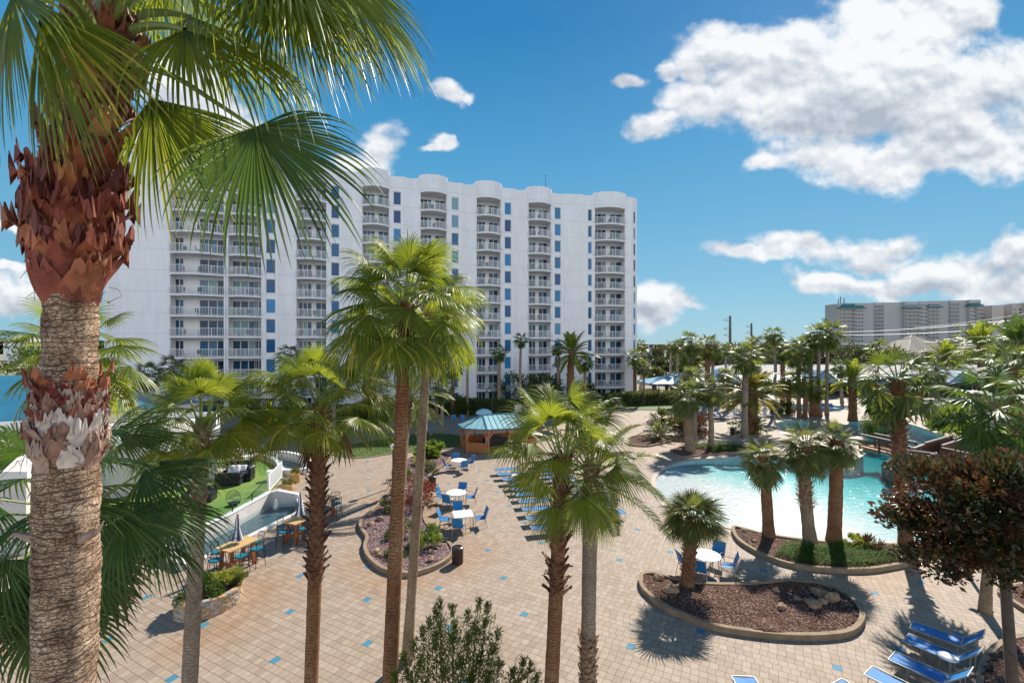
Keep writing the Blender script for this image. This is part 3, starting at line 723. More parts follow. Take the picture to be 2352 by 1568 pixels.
for (p0, p1, kind) in SEG:
    a, b = fac(p0), fac(p1); x, y, w = frame_of(a, b)
    def Wp(u, v_, z): return a+x*u+y*v_+V((0, 0, z))
    def obox(u0, u1, v0, v1, z0, z1):
        wallb.box(Wp((u0+u1)/2, (v0+v1)/2, (z0+z1)/2), (u1-u0, v1-v0, z1-z0), ax=(x, y, V((0, 0, 1))))
    if kind in ('blank', 'blank2'):
        # folded panel: a shallow crease down the middle
        cre = .0 if p0 in (274, 1438) else (.55 if kind == 'blank' else -.25)
        m_ = .45 if kind == 'blank' else .75
        pl = [(0, 0), (w*m_, cre), (w, 0), (w, 3.), (0, 3.)] if cre else [(0, 0), (w, 0), (w, 3.), (0, 3.)]
        wallb.prism([Wp(u, v_, 0) for u, v_ in pl], -1, ZTOP-.1)
    elif kind == 'win':
        ww = 1.12 if p0 != 604 else 1.2
        c0, c1 = w*.5-ww/2+.05, w*.5+ww/2+.05
        if p0 == 1345: c0, c1 = w*.28, w*.78
        obox(0, c0, 0, 3., -1, ZTOP-.14); obox(c1, w, 0, 3., -1, ZTOP-.14)
        obox(c0, c1, .03, 3., -1, .3)
        for k in range(NF):
            zb = Z0+k*FH+.45; zt = zb+1.95
            obox(c0, c1, .03, 3., zt, (Z0+(k+1)*FH+.45) if k < NF-1 else ZTOP-.17)
            wr = MB(); g0 = MB()
            fr_ = .085
            for (u0, u1, q0, q1) in ((c0, c0+fr_, zb, zt), (c1-fr_, c1, zb, zt), (c0+fr_, c1-fr_, zb, zb+fr_), (c0+fr_, c1-fr_, zt-fr_, zt)):
                wr.box(Wp((u0+u1)/2, .16, (q0+q1)/2), (u1-u0, .08, q1-q0), ax=(x, y, V((0, 0, 1))))
            wo = wr.build('window', M['frame_white'], root)
            g0.quad(Wp(c0+fr_, .17, zb+fr_), Wp(c1-fr_, .17, zb+fr_), Wp(c1-fr_, .17, zt-fr_), Wp(c0+fr_, .17, zt-fr_))
            po = g0.build('pane', M['tower_glass'], root); po.parent = wo
    else:
        bulge = .95 if w < 6.5 else .9
        dep = 1.7
        # side returns, back wall
        obox(-.02, .22, .02, 3., -1, ZTOP-.2); obox(w-.22, w+.02, .02, 3., -1, ZTOP-.2)
        obox(.22, w-.22, dep, 3., -1, ZTOP-.4)
        # curved parapet over the bay
        arc = curve_front(w, bulge+.1, 14)
        pl = [Wp(u, v_, 0) for u, v_ in arc]+[Wp(w, 3., 0), Wp(0, 3., 0)]
        zc = Z0+NF*FH-.12
        wallb.prism(pl, zc, ZTOP+.35)
        wallb.add([Wp(u, v_, zc) for u, v_ in arc]+[Wp(w, 3., zc), Wp(0, 3., zc)], [tuple(range(len(arc)+1, -1, -1))])
        # balcony (slab > railing) and doors, one mesh each per bay, one object per storey
        sl = MB(); arcS = curve_front(w, bulge, 14); pl = [Wp(u, v_, 0) for u, v_ in arcS]+[Wp(w-.22, dep, 0), Wp(.22, dep, 0)]
        sl.prism(pl, -.2, 0.); sl.add([q+V((0, 0, -.2)) for q in pl], [tuple(range(len(pl)-1, -1, -1))])
        rl = MB(); arcR = curve_front(w, bulge-.1, 40)
        arcR = [(u, v_) for u, v_ in arcR if .12 < u < w-.12]
        tp = [Wp(u, v_, 1.06) for u, v_ in arcR]; bt = [Wp(u, v_, .12) for u, v_ in arcR]
        rl.tube(tp, .033, 5); rl.tube(bt, .022, 4)
        for i, (u, v_) in enumerate(arcR):
            r_ = .034 if i % 10 == 0 else .013
            rl.bar(Wp(u, v_, 0.), Wp(u, v_, 1.05), r_*2)
        dw = MB(); dg = MB()
        dh = 2.15
        if p0 == 386: sets = [(.25, 1.2, 2), (3.0, 6.1, 3)]
        elif p0 == 520: sets = [(.35, 3.2, 3), (w-1.35, w-.3, 2)]
        else: sets = [(.3, w*.47, 3), (w*.6, w-.25, 2)]
        for (u0, u1, nn) in sets:
            step_ = (u1-u0)/nn
            for i in range(nn):
                q0, q1 = u0+i*step_, u0+(i+1)*step_
                for (m0, m1, r0, r1) in ((q0, q0+.05, 0.02, dh), (q1-.05, q1, 0.02, dh), (q0+.05, q1-.05, dh-.06, dh), (q0+.05, q1-.05, .02, .1)):
                    dw.box(Wp((m0+m1)/2, dep-.045, (r0+r1)/2), (m1-m0, .07, r1-r0), ax=(x, y, V((0, 0, 1))))
                dg.quad(Wp(q0+.05, dep-.03, .1), Wp(q1-.05, dep-.03, .1), Wp(q1-.05, dep-.03, dh-.06), Wp(q0+.05, dep-.03, dh-.06))
        s0 = sl.build('balcony', M['stucco'], root); r0_ = rl.build('railing', M['white_metal'], root); r0_.parent = s0
        dw.box(Wp(w/2, dep-.03, .012), (w-.5, .05, .02), ax=(x, y, V((0, 0, 1))))
        dw.mi = 1; dw.add(dg.v, dg.f)
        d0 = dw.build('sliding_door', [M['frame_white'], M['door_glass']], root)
        for k in range(0, NF):
            z = Z0+k*FH
            if k == 0: so_, do_ = s0, d0
            else:
                so_ = s0.copy(); COL.objects.link(so_); ro = r0_.copy(); COL.objects.link(ro); ro.parent = so_
                do_ = d0.copy(); COL.objects.link(do_)
            so_.location.z = z; do_.location.z = z
            BAYS.append((a, x, y, w, z))
    # plain parapet strip between the bulges (dips a little, as in the photo)
# end faces
e0, e1 = fac(1452), None
dirx = (fac(1452)-fac(1438)).normalized()
ez = V((dirx.x*.55-dirx.y*-.0, 0, 0))
c = fac(1452); d2 = V((.72, .69, 0)).normalized(); L2 = 1.5
x, y, w = d2, V((-d2.y, d2.x, 0)), L2
def Wp(u, v_, z): return c+x*u+y*v_+V((0, 0, z))
for (u0, u1) in ((0, .42), (1.0, 1.5)):
    wallb.box(Wp((u0+u1)/2, .75, ZTOP/2-.6), (u1-u0, 1.5, ZTOP+1), ax=(x, y, V((0, 0, 1))))
for k in range(NF):
    zb = Z0+k*FH+.45; zt = zb+1.95
    z1 = (Z0+(k+1)*FH+.45) if k < NF-1 else ZTOP-.1
    wallb.box(Wp(.71, .77, (zt+z1)/2), (.58, 1.44, z1-zt), ax=(x, y, V((0, 0, 1))))
    wr = MB(); wr.box(Wp(.71, .1, (zb+zt)/2), (.56, .05, zt-zb), ax=(x, y, V((0, 0, 1))))
    wo = wr.build('window', M['frame_white'], root)
    g0 = MB(); g0.quad(Wp(.47, .07, zb+.06), Wp(.95, .07, zb+.06), Wp(.95, .07, zt-.06), Wp(.47, .07, zt-.06))
    po = g0.build('pane', M['tower_glass'], root); po.parent = wo
ce = Wp(1.5, 0, 0)
# body behind the facade, down to the ground
back = [fac(274)+V((0, 2.9, 0)), fac(386)+V((0, 2.9, 0)), fac(1293)+V((0, 2.9, 0)), fac(1438)+V((0, 2.9, 0)), ce+V((-.2, 1.5, 0)), ce+V((-4, 15, 0)), fac(900)+V((-4, 17, 0)), fac(274)+V((-4, 14, 0))]
wallb.prism(back, -1, ZTOP-1.2)
# left return wall
a = fac(274); wallb.prism([a, a+V((0, 2.9, 0)), a+V((-4, 13, 0)), a+V((-3.9, 2.3, 0))], -1, ZTOP-.1)
wallb.build('wall', M['stucco'], root)
ant = MB(); q = AT(1253, 440, 76); ant.tube([q, q+V((0, 0, 2.6))], [.05, .02], 6); ant.tube([q+V((0, 0, 2.55)), q+V((0, 0, 2.75))], .07, 6)
ant.build('antenna', M['black_metal'], root)
for (px, col_) in ((690, 1), (1480, 1)):
    pass
# low wing: teal metal roofs at the left
def metal_roof(name, c1, c2, pitch, ang, rough=.35, rib=.12):
    t = NT(name); v = t.coord((1, 1, 1), rot=(0, 0, -ang))
    s = t.n('ShaderNodeSeparateXYZ'); t.t.links.new(v, s.inputs[0])
    fr = t.math('FRACT', t.math('DIVIDE', s.outputs[0], pitch))
    ribm = t.math('LESS_THAN', fr, rib)
    n = t.noise(v, .7, 4)
    col = t.ramp(n, [(.3, c2), (.7, c1)])
    col = t.mix(ribm, col, t.mix(1., col, (.55, .6, .65), 'MULTIPLY'))
    return t.done(t.pbr(col, rough, t.bump(ribm, .8, .04), .5))
M['roof_teal_l'] = metal_roof('teal_metal_roof', (.035, .16, .24), (.028, .13, .2), .42, 0)
M['roof_blue_l'] = metal_roof('blue_metal_roof', (.02, .075, .30), (.016, .06, .25), .42, .2)
r = thing('low_wing', 'low white wing with ribbed teal metal roof at the left edge behind the big palm', 'building', (-36, 30, 0))
b = MB(); A0, A1 = AT(-160, 976, 29.), AT(98, 964, 31.)
R0, R1 = AT(-160, 862, 37.), AT(60, 862, 39.)
b.add([A0, A1, R1, R0], [(0, 1, 2, 3)]); b.add([A1, A1+V((3.0, 12, -.3)), R1], [(0, 1, 2)])
b.build('roof', M['roof_teal_l'], r)
b = MB(); b.bar(A0+V((0, -.05, -.2)), A1+V((.1, -.05, -.2)), .2, .38); b.bar(A0+V((0, .2, -.65)), A1+V((0, .2, -.65)), .3, .5); b.build('fascia', M['concrete_cap'], r)
b = MB(); w0, w1 = A0+V((0, .6, 0)), A1+V((-.3, .6, 0))
b.add([V((w0.x, w0.y, 0)), V((w1.x, w1.y, 0)), V((w1.x, w1.y, w1.z-.3)), V((w0.x, w0.y, w0.z-.3))], [(0, 1, 2, 3)])
b.add([V((w1.x, w1.y, 0)), V((w1.x+3, w1.y+11, 0)), V((w1.x+3, w1.y+11, w1.z-.3)), V((w1.x, w1.y, w1.z-.3))], [(0, 1, 2, 3)])
b.build('wall', M['concrete_white'], r)
# flat white terrace roof in front of it
r = thing('flat_roof_block', 'flat-roofed white block with bright parapet behind the turf terrace', 'building', (-19, 27, 0))
Lp = [AT(-200, 1052, 19.5), AT(95, 1052, 19.5), AT(300, 985, 27), AT(505, 972, 30.5), AT(500, 935, 40), AT(100, 962, 33), AT(-200, 975, 28.5)]
zz = 3.4
pts = [V((p.x, p.y, 0)) for p in [AT(-260, 0, 21), AT(60, 0, 21), AT(240, 0, 27.5), AT(500, 0, 31.5), AT(500, 0, 39), AT(120, 0, 36), AT(-260, 0, 27)]]
b = MB(); b.prism(pts, 0, zz); b.build('wall', M['concrete_white'], r)
b = MB(); b.strip(pts, .35, zz-.02, zz+.4); b.build('parapet', M['concrete_cap'], r)
r = thing('blue_roof_annex', 'small annex with deep blue hipped metal roof against the tower wall', 'building', (-38, 46, 0))
e0, e1, e2, e3 = AT(200, 936, 42), AT(332, 903, 46), AT(285, 886, 54), AT(150, 888, 54)
rg0, rg1 = AT(190, 886, 47.5), AT(262, 889, 48.5)
b = MB(); b.add([e0, e1, rg1, rg0], [(0, 1, 2, 3)]); b.add([e1, e2, rg1], [(0, 1, 2)]); b.add([e2, e3, rg0, rg1], [(0, 1, 2, 3)]); b.build('roof', M['roof_blue_l'], r)
b = MB(); b.bar(e0+V((0, 0, -.25)), e1+V((0, 0, -.25)), .25, .42); b.bar(e1+V((0, .1, -.25)), e2+V((0, 0, -.25)), .25, .42); b.build('fascia', M['concrete_cap'], r)
b = MB(); pts = [V((e0.x+.4, e0.y+.8, 0)), V((e1.x-.8, e1.y+.6, 0)), V((e2.x-.8, e2.y-.4, 0)), V((e3.x, e3.y, 0))]; b.prism(pts, 0, min(e0.z, e1.z)-.5); b.build('wall', M['stucco'], r)

# a couple of dark chairs out on each balcony
def balcony_chair(p, rz):
    m = MB(); cs, sn = math.cos(rz), math.sin(rz); X = V((cs, sn, 0)); Yv = V((-sn, cs, 0)); Zv = V((0, 0, 1)); ax = (X, Yv, Zv)
    m.box(Zv*.42, (.5, .5, .05), ax=ax); m.box(Zv*.68+Yv*.24, (.5, .04, .5), ax=ax)
    for i in (-1, 1):
        for j in (-1, 1): m.box(Zv*.21+X*(.22*i)+Yv*(.22*j), (.04, .04, .42), ax=ax)
    return m
rnd = random.Random(6); ch0 = None; nch = 0
for (a, x, y, w, z) in BAYS:
    if z < 2 or w < 3: continue
    for k in range(2 if w < 6.5 else 3):
        u_ = w*(.22+.3*k)+rnd.uniform(-.3, .3); p = a+x*u_+y*(.1+rnd.uniform(-.2, .3))+V((0, 0, z))
        if ch0 is None:
            ch0 = balcony_chair(p, 0).build('balcony_chair', M['wicker']); tag(ch0, 'dark patio chair behind the railing of a tower balcony', 'chair', 'chairs on the tower balconies'); o = ch0
        else: o = ch0.copy(); COL.objects.link(o)
        o.location = p; o.rotation_euler = (0, 0, rnd.uniform(0, 6.28))
# ---------------------------------------------------------------- palms
DOWN = V((0, 0, -1))
def basis(d, up=V((0, 0, 1))):
    d = d.normalized(); s = d.cross(up)
    if s.length < .05: s = d.cross(V((0, 1, 0)))
    s.normalize(); return d, s, s.cross(d).normalized()
def fan_blade(mb, hub, a, n, R, spread, nseg, droop, rnd, fused=.45, K=5, cup=.25, wind=V((0, 0, 0)), ragged=.12, split=.0, fold=.22):
    """fan of pleated segments: joined near the hub, free and drooping at the tips"""
    a = a.normalized(); s = n.cross(a).normalized(); n = a.cross(s).normalized()
    dth = spread/nseg
    for i in range(nseg):
        th = -spread/2+(i+.5)*dth
        edge = abs(th)/(spread/2)
        L = R*(1-.22*edge**2)*(1-rnd.random()*ragged)
        d = (a*math.cos(th)+s*math.sin(th)-n*(cup*abs(math.sin(th))+.05*rnd.random())).normalized()
        side = (s*math.cos(th)-a*math.sin(th)).normalized()
        nn = d.cross(side).normalized()
        p = V(hub); vs = []; fs = []
        st = L/K
        dr = droop*(1+.5*rnd.random()); w0 = rnd.random()*.3
        tw = rnd.uniform(-.25, .25)
        for k in range(K+1):
            t_ = k/K
            if t_ <= fused: hw = max(.006*R, math.tan(dth/2)*L*t_)*1.06
            else: hw = math.tan(dth/2)*L*fused*1.06*max(0., (1-(t_-fused)/(1-fused)))**.75
            vs += [p-side*hw, p+nn*hw*fold*2, p+side*hw]
            if k < K:
                g_ = dr*max(0., (t_-fused*.5))**1.3
                d = (d+DOWN*g_+wind*t_*t_).normalized()
                if t_ > fused: side = (side+nn*tw).normalized()
                p = p+d*st
        for k in range(K):
            o = k*3
            fs += [(o, o+1, o+4, o+3), (o+1, o+2, o+5, o+4)]
        mb.add(vs, fs)
def fan_frond(mb, base, az, el, petL, R, nseg, droop, rnd, K=5, spread=rad(215), pr=.018, wind=V((0, 0, 0)), bend=.5, tilt=None, cup=.28, fused=.45):
    d = V((math.cos(az)*math.cos(el), math.sin(az)*math.cos(el), math.sin(el)))
    p = V(base); pts = [p.copy()]
    for k in range(5):
        p = p+d*(petL/5); pts.append(p.copy())
        d = (d+DOWN*bend*.16+wind*.05).normalized()
    mb.mi = 1
    mb.tube(pts, [pr*1.7, pr*1.3, pr*1.1, pr, pr*.9, pr*.7], 5, False)
    mb.mi = 0
    dd, s, n = basis(d)
    t_ = rnd.uniform(.15, .5) if tilt is None else tilt
    a = (dd*math.cos(t_)-n*math.sin(t_)).normalized(); n = s.cross(a)
    n2 = (n+s*rnd.uniform(-.45, .45)).normalized()
    fan_blade(mb, p, a, n2, R, spread, nseg, droop, rnd, fused, K, cup, wind)
def fan_crown(n, R, petL, nseg, seed, droop=.55, K=5, lo=-55, hi=82, wind=V((0, 0, 0)), pr=.018, fold=None, r0=.1, zspan=.5, bend=.3, skip=None, pw=1.05):
    rnd = random.Random(seed); mb = MB()
    for i in range(n):
        f = (i+.5)/n
        el = rad(hi+(lo-hi)*f**pw+rnd.uniform(-9, 9))
        az = i*2.39996+rnd.uniform(-.25, .25)
        if skip and skip(az % (2*pi), el): continue
        k = 1-.28*(1-f) if f < .25 else 1
        base = V((math.cos(az)*r0, math.sin(az)*r0, -f*zspan))
        fan_frond(mb, base, az, el, petL*rnd.uniform(.8, 1.15), R*k*rnd.uniform(.85, 1.1), nseg, droop*(.75+.6*f), rnd, K, pr=pr, wind=wind, bend=bend)
    return mb
def pin_frond(mb, base, az, el, L, nl, lw, ll, rnd, bend=.8, K=9, pr=.02, vee=.35, wind=V((0, 0, 0))):
    d = V((math.cos(az)*math.cos(el), math.sin(az)*math.cos(el), math.sin(el)))
    p = V(base); pts = [p.copy()]; ds = [d.copy()]
    for k in range(K):
        p = p+d*(L/K); pts.append(p.copy())
        d = (d+DOWN*bend*(.06+.17*k/K)+wind*.05).normalized(); ds.append(d.copy())
    mb.mi = 1; mb.tube(pts, [pr*(1.3-k/K*1.1) for k in range(K+1)], 4, False); mb.mi = 0
    for i in range(nl):
        t_ = .14+.86*(i+.5)/nl; q = t_*K; k = min(int(q), K-1); f = q-k
        c = pts[k].lerp(pts[k+1], f); dd = ds[k].lerp(ds[min(k+1, K)], f)
        dd, s, n = basis(dd)
        lw_ = ll*(math.sin(pi*min(1., .18+.82*t_))**.6+.15)*rnd.uniform(.85, 1.1)
        for sg in (-1, 1):
            e = (dd*.62+s*sg*.85+n*vee*rnd.uniform(.4, 1.3)).normalized()
            w = dd.cross(e).normalized(); sd_ = e.cross(w).normalized()*lw
            m1 = c+e*lw_*.5; e2 = (e+DOWN*.45*rnd.uniform(.5, 1.4)).normalized(); tip = m1+e2*lw_*.5
            mb.add([c-sd_*.4, c+sd_*.4, m1+sd_, m1-sd_, tip], [(0, 1, 2, 3), (3, 2, 4)])
def pin_crown(n, L, nl, seed, ll=.42, lw=.02, lo=-45, hi=80, bend=.8, r0=.12, zspan=.5, pr=.02, wind=V((0, 0, 0)), K=9):
    rnd = random.Random(seed); mb = MB()
    for i in range(n):
        f = (i+.5)/n; el = rad(hi+(lo-hi)*f+rnd.uniform(-8, 8)); az = i*2.39996+rnd.uniform(-.2, .2)
        base = V((math.cos(az)*r0, math.sin(az)*r0, -f*zspan))
        pin_frond(mb, base, az, el, L*rnd.uniform(.85, 1.1)*(1-.25*(f < .2)), nl, lw, ll, rnd, bend, K, pr, wind=wind)
    return mb
def trunk_mesh(path, radii, n=14, seg=.16, seed=0, rough=.03):
    """finely ringed trunk along a bent path"""
    rnd = random.Random(seed); mb = MB()
    P, Rr = [], []
    for i in range(len(path)-1):
        a, b = V(path[i]), V(path[i+1]); m = max(2, int((b-a).length/seg))
        for k in range(m):
            f = k/m; f2 = f
            P.append(a.lerp(b, f)); Rr.append((radii[i]*(1-f2)+radii[i+1]*f2)*(1+rough*rnd.uniform(-1, 1)))
    P.append(V(path[-1])); Rr.append(radii[-1])
    mb.tube(P, Rr, n)
    return mb
def boots(mb, cfun, rfun, z0, z1, count, length, width, flare, rnd, thick=.02, up=1., jag=.25, dead=False):
    """old leaf bases: tapered curved plates rising outward round the trunk"""
    for i in range(count):
        f = (i+rnd.random()*.6)/count; z = z0+(z1-z0)*f; az = i*2.39996+rnd.uniform(-.2, .2)
        r = rfun(z); c = cfun(z)
        L = length*rnd.uniform(.7, 1.25); W = width*rnd.uniform(.75, 1.2)
        out = V((math.cos(az), math.sin(az), 0)); tan = V((-math.sin(az), math.cos(az), 0))
        nu, nv = (6, 7) if jag > .5 else (4, 5); vs = []; oo = rnd.uniform(0, 90)
        fl = flare*rnd.uniform(.6, 1.35)
        tw = rnd.uniform(-.35, .35)
        for sgn in (0, 1):
            for v_ in range(nv+1):
                t_ = v_/nv
                hw = W*(1-(.34 if jag > .5 else .55)*t_)*(.9+.25*math.sin(t_*3))
                for u_ in range(nu+1):
                    s_ = u_/nu*2-1
                    ja = rnd.uniform(-jag, jag)*L*.45*t_ if v_ == nv else 0
                    if jag > .5 and sgn == 0: nz_ = noise.noise(V((s_*1.3+oo, t_*2.1, 0)))*.022*(.3+t_)+noise.noise(V((s_*4+oo, t_*3, 5)))*.007
                    elif jag <= .5: nz_ = 0.
                    rr = r*1.0+fl*L*t_**1.4-(s_*s_)*W*W*.5/max(r, .05)*(1-t_*.6)-sgn*thick*(1-.5*t_)+nz_
                    vs.append(c+V((0, 0, z-c.z))+out*rr+tan*(s_*hw+tw*L*t_*.4)+V((0, 0, up*L*t_*(1-.25*fl)+ja)))
        nn = (nu+1)*(nv+1); fs = []
        for v_ in range(nv):
            for u_ in range(nu):
                q = v_*(nu+1)+u_
                fs.append((q, q+1, q+nu+2, q+nu+1)); fs.append((nn+q, nn+q+nu+1, nn+q+nu+2, nn+q+1))
            q = v_*(nu+1); fs.append((q, q+nu+1, nn+q+nu+1, nn+q)); q += nu; fs.append((q, nn+q, nn+q+nu+1, q+nu+1))
        q = nv*(nu+1)
        for u_ in range(nu): fs.append((q+u_, q+u_+1, nn+q+u_+1, nn+q+u_))
        mb.add(vs, fs)
PW = V((.25, -.05, 0))   # light breeze from the left
def palm(label, base, top, r0, r1, crown, cmats, tmat='trunk', boot=None, lean=None, name='palm_tree', group='palm trees round the pool deck', tn=12, crown_rot=0., bootmat='boot', seg=.16, skirt=None, cs=1.):
    """base/top are world points; crown is an MB built round its own origin, or a mesh to share"""
    base = V(base); top = V(top)
    r = thing(name, label, 'palm tree', base, 0, group)
    h = top-base
    n = 7; path = []; rad_ = []
    ln = V(lean) if lean else V((0, 0, 0))
    for i in range(n):
        f = i/(n-1)
        path.append(V((h.x*f, h.y*f, h.z*f))+ln*math.sin(pi*f)); rad_.append(r0*(1.25 if i == 0 else 1)*(1-f)+r1*f)
    t = trunk_mesh(path, rad_, tn, seg, int(abs(base.x*31+base.y*7)))
    t.build('trunk', M[tmat], r, smooth=True, world=False)
    if isinstance(crown, MB):
        c = crown.build('crown', [M[m] for m in cmats], r, world=False)
    else:
        c = bpy.data.objects.new('crown', crown); COL.objects.link(c); c.parent = r
    q_ = math.sin(base.x*3.7+base.y)*.14; c.location = h; c.rotation_euler = (q_, math.cos(base.x*2.3)*.14, crown_rot); c.scale = (cs, cs, cs)
    if boot:
        rnd = random.Random(int(base.x*100))
        for (za, zb, cnt, L, W, fl) in boot:
            bm_ = MB()
            cf = lambda z: V((h.x*z/h.z, h.y*z/h.z, z))+ln*math.sin(pi*z/h.z)
            boots(bm_, cf, lambda z: (r0*(1-z/h.z)+r1*z/h.z)*1.02, za*h.z, zb*h.z, cnt, L, W, fl, rnd)
            bm_.build('leaf_bases', M[bootmat], r, world=False)
    if skirt:
        sk = MB(); rnd = random.Random(int(base.y*100))
        for i in range(skirt):
            az = i*2.4; fan_frond(sk, V((math.cos(az)*r1, math.sin(az)*r1, h.z-.35-.3*rnd.random()))+V((h.x, h.y, 0)), az, rad(-40), .5, .8, 14, .9, rnd, 4)
        sk.build('dead_fronds', [M['dead'], M['dead']], r, world=False)
    return r
# ---------------------------------------------------------------- the big palm close to the camera
def hero():
    Y = 3.2
    C = [(x_-9, y_) if y_ > 400 else (x_-4, y_) for x_, y_ in [(160,1900),(160,1568),(163,1300),(165,1060),(168,870),(171,720),(178,600),(190,450),(212,320),(234,200),(246,90),(252,10)]]
    hw = [56, 56, 59, 57, 49, 48, 48, 47, 42, 38, 36, 28]
    base = AT(160, 1900, Y); base.z = 0
    r = thing('palm_tree', 'huge fan palm close up at the left edge, red peeling leaf bases and cracked trunk', 'palm tree', base, 0, 'palm trees round the pool deck')
    P = [base]+[AT(x, y, Y) for x, y in C]; Rr = [.30]+[w_/F*Y for w_ in hw]
    t = trunk_mesh(P, Rr, 56, .02, 5, .02)
    for i_, q in enumerate(t.v):
        q = V(q); dz = noise.noise(q*5)*.014+noise.noise(V((q.x*14, q.y*14, q.z*30)))*.007; ax_ = V((q.x-AT(165, 900, Y).x, q.y-Y, 0)).normalized(); t.v[i_] = tuple(q+ax_*dz)
    t.build('trunk', M['hero_trunk'], r, smooth=True)
    def cf(z):
        for i in range(len(P)-1):
            if P[i].z <= z <= P[i+1].z:
                f = (z-P[i].z)/max(1e-6, P[i+1].z-P[i].z); return P[i].lerp(P[i+1], f)
        return P[-1].copy()
    def rf(z):
        for i in range(len(P)-1):
            if P[i].z <= z <= P[i+1].z:
                f = (z-P[i].z)/max(1e-6, P[i+1].z-P[i].z); return Rr[i]*(1-f)+Rr[i+1]*f
        return Rr[-1]
    zy = lambda py: H-(py-HZ)/F*Y
    rnd = random.Random(11)
    b = MB(); boots(b, cf, rf, zy(1075), zy(930), 70, .15, .062, .28, rnd, .008, 1., .9); b.build('leaf_bases', M['hero_boot_pale'], r).data.shade_flat()
    b = MB(); boots(b, cf, rf, zy(985), zy(880), 40, .12, .055, .40, rnd, .008, 1., .9); b.build('leaf_bases', M['hero_boot_red'], r)
    b = MB(); boots(b, cf, rf, zy(705), zy(640), 24, .32, .105, .34, rnd, .01, 1., .6); boots(b, cf, rf, zy(650), zy(420), 96, .25, .085, .56, rnd, .009, 1., .95); b.build('leaf_bases', M['hero_boot_red'], r)
    b = MB(); boots(b, cf, rf, zy(420), zy(80), 120, .19, .062, .55, rnd, .01, 1., .9); b.build('leaf_bases', M['hero_boot_brown'], r)
    # loose fibre threads
    b = MB()
    for i in range(420):
        z = rnd.choice([rnd.uniform(zy(700), zy(60)), rnd.uniform(zy(480), zy(60)), rnd.uniform(zy(1060), zy(890))]); az = rnd.uniform(0, 2*pi); c = cf(z); rr = rf(z)*rnd.uniform(1., 1.5)
        p = c+V((math.cos(az)*rr, math.sin(az)*rr, 0)); q = p+V((rnd.uniform(-.08, .08), rnd.uniform(-.08, .08), rnd.uniform(-.12, .06)))
        b.tube([p, (p+q)/2+V((rnd.uniform(-.03, .03), rnd.uniform(-.03, .03), .02)), q], [.0025, .002, .0012], 3, False)
    tag(b.build('fiber', M['fiber'], r), kind='stuff')
    # snapped stubs lower down the trunk
    for (px, py, dx, L) in ((203, 1222, 1, .16), (88, 1228, -1, .15)):
        b = MB(); p = AT(px, py, Y-.05); b.tube([p-V((dx*.06, 0, .05)), p+V((dx*L*.35, -.03, 0)), p+V((dx*L*.7, -.05, .03)), p+V((dx*L, -.06, -.005 if dx < 0 else .10))], [.04, .024, .014, .003], 7)
        b.build('leaf_stub', M['hero_boot_pale'], r)
    def frond(pet, a, n, R, spread, nseg, droop, seed, pr=.022, K=10, cup=.25, mats=('frond', 'petiole'), fused=.42):
        rnd = random.Random(seed); mb = MB()
        pts = [AT(*q) for q in pet]
        sm = [pts[0]]
        cur = smooth_curve3(pts, 6)
        mb.mi = 1; m = len(cur)
        mb.tube(cur, [pr*(1.5-.7*i/(m-1)) for i in range(m)], 8, False); mb.mi = 0
        fan_blade(mb, cur[-1], V(a), V(n), R, spread, nseg, droop, rnd, fused, K, cup, V((.10, .0, 0)), .2, fold=.3)
        # threads hanging from the splits
        mb.build('frond', [M[x] for x in mats], r)
    W_ = (.92, .15, -.25)
    frond([(262,88,3.2),(320,64,3.15),(380,60,3.1),(425,70,3.05)], (.92,.15,-.22), (.15,-.55,.8), 1.22, rad(200), 64, .95, 1)
    frond([(272,60,3.25),(330,34,3.3),(390,30,3.4),(440,40,3.5)], (.85,.5,-.1), (-.1,-.5,.85), 1.25, rad(200), 60, 1.1, 2)
    frond([(262,40,3.2),(320,-60,3.1),(420,-110,3.0),(520,-100,2.95)], (.95,-.1,-.3), (.1,-.45,.88), 1.36, rad(190), 66, .75, 3)
    frond([(258,40,3.3),(340,-80,3.4),(470,-120,3.5),(600,-70,3.6)], (.9,.2,-.4), (.1,-.6,.8), 1.25, rad(190), 60, .75, 14)
    frond([(258,40,3.1),(360,-120,3.0),(520,-180,2.9),(660,-130,2.8)], (.75,-.1,-.65), (.3,-.6,.7), 1.3, rad(170), 56, .55, 15)
    frond([(262,40,3.2),(380,-90,3.3),(520,-120,3.3),(650,-60,3.25)], (.42,0,-.9), (.3,-.85,.4), 1.12, rad(160), 54, .4, 16)
    frond([(262,40,3.3),(420,-130,3.5),(600,-170,3.6),(770,-90,3.5)], (.4,.1,-.9), (.2,-.8,.5), 1.15, rad(150), 50, .4, 17)
    frond([(286,146,3.15),(390,172,3.05),(490,232,2.98),(585,295,2.92)], (.58,-.05,-.76), (.25,-.85,.3), 1.02, rad(220), 60, .45, 4, .014, mats=('frond_dark', 'petiole'))
    frond([(302,160,3.3),(322,190,3.3),(348,228,3.3)], (.46,.05,-.88), (.2,-.9,.25), 1.16, rad(130), 44, .35, 5, .013)
    frond([(200,60,3.0),(140,-20,2.7),(80,-40,2.5),(30,-10,2.35)], (-.15,-.2,-.9), (-.5,-.75,.35), .98, rad(180), 50, .5, 6, .022)
    frond([(215,60,3.0),(170,-10,2.75),(120,-20,2.55),(95,20,2.4)], (.42,-.1,-.9), (-.2,-.95,.2), 1.02, rad(100), 34, .3, 7, .02)
    frond([(230,50,3.2),(200,-60,3.2),(180,-160,3.25),(150,-220,3.4)], (-.7,.3,.3), (.2,-.3,.9), 1.2, rad(190), 40, .9, 8, .03)
    frond([(246,50,3.2),(270,-60,3.15),(320,-160,3.1),(390,-220,3.1)], (.8,.05,.05), (-.2,-.2,.95), 1.35, rad(200), 56, .95, 9, .03)
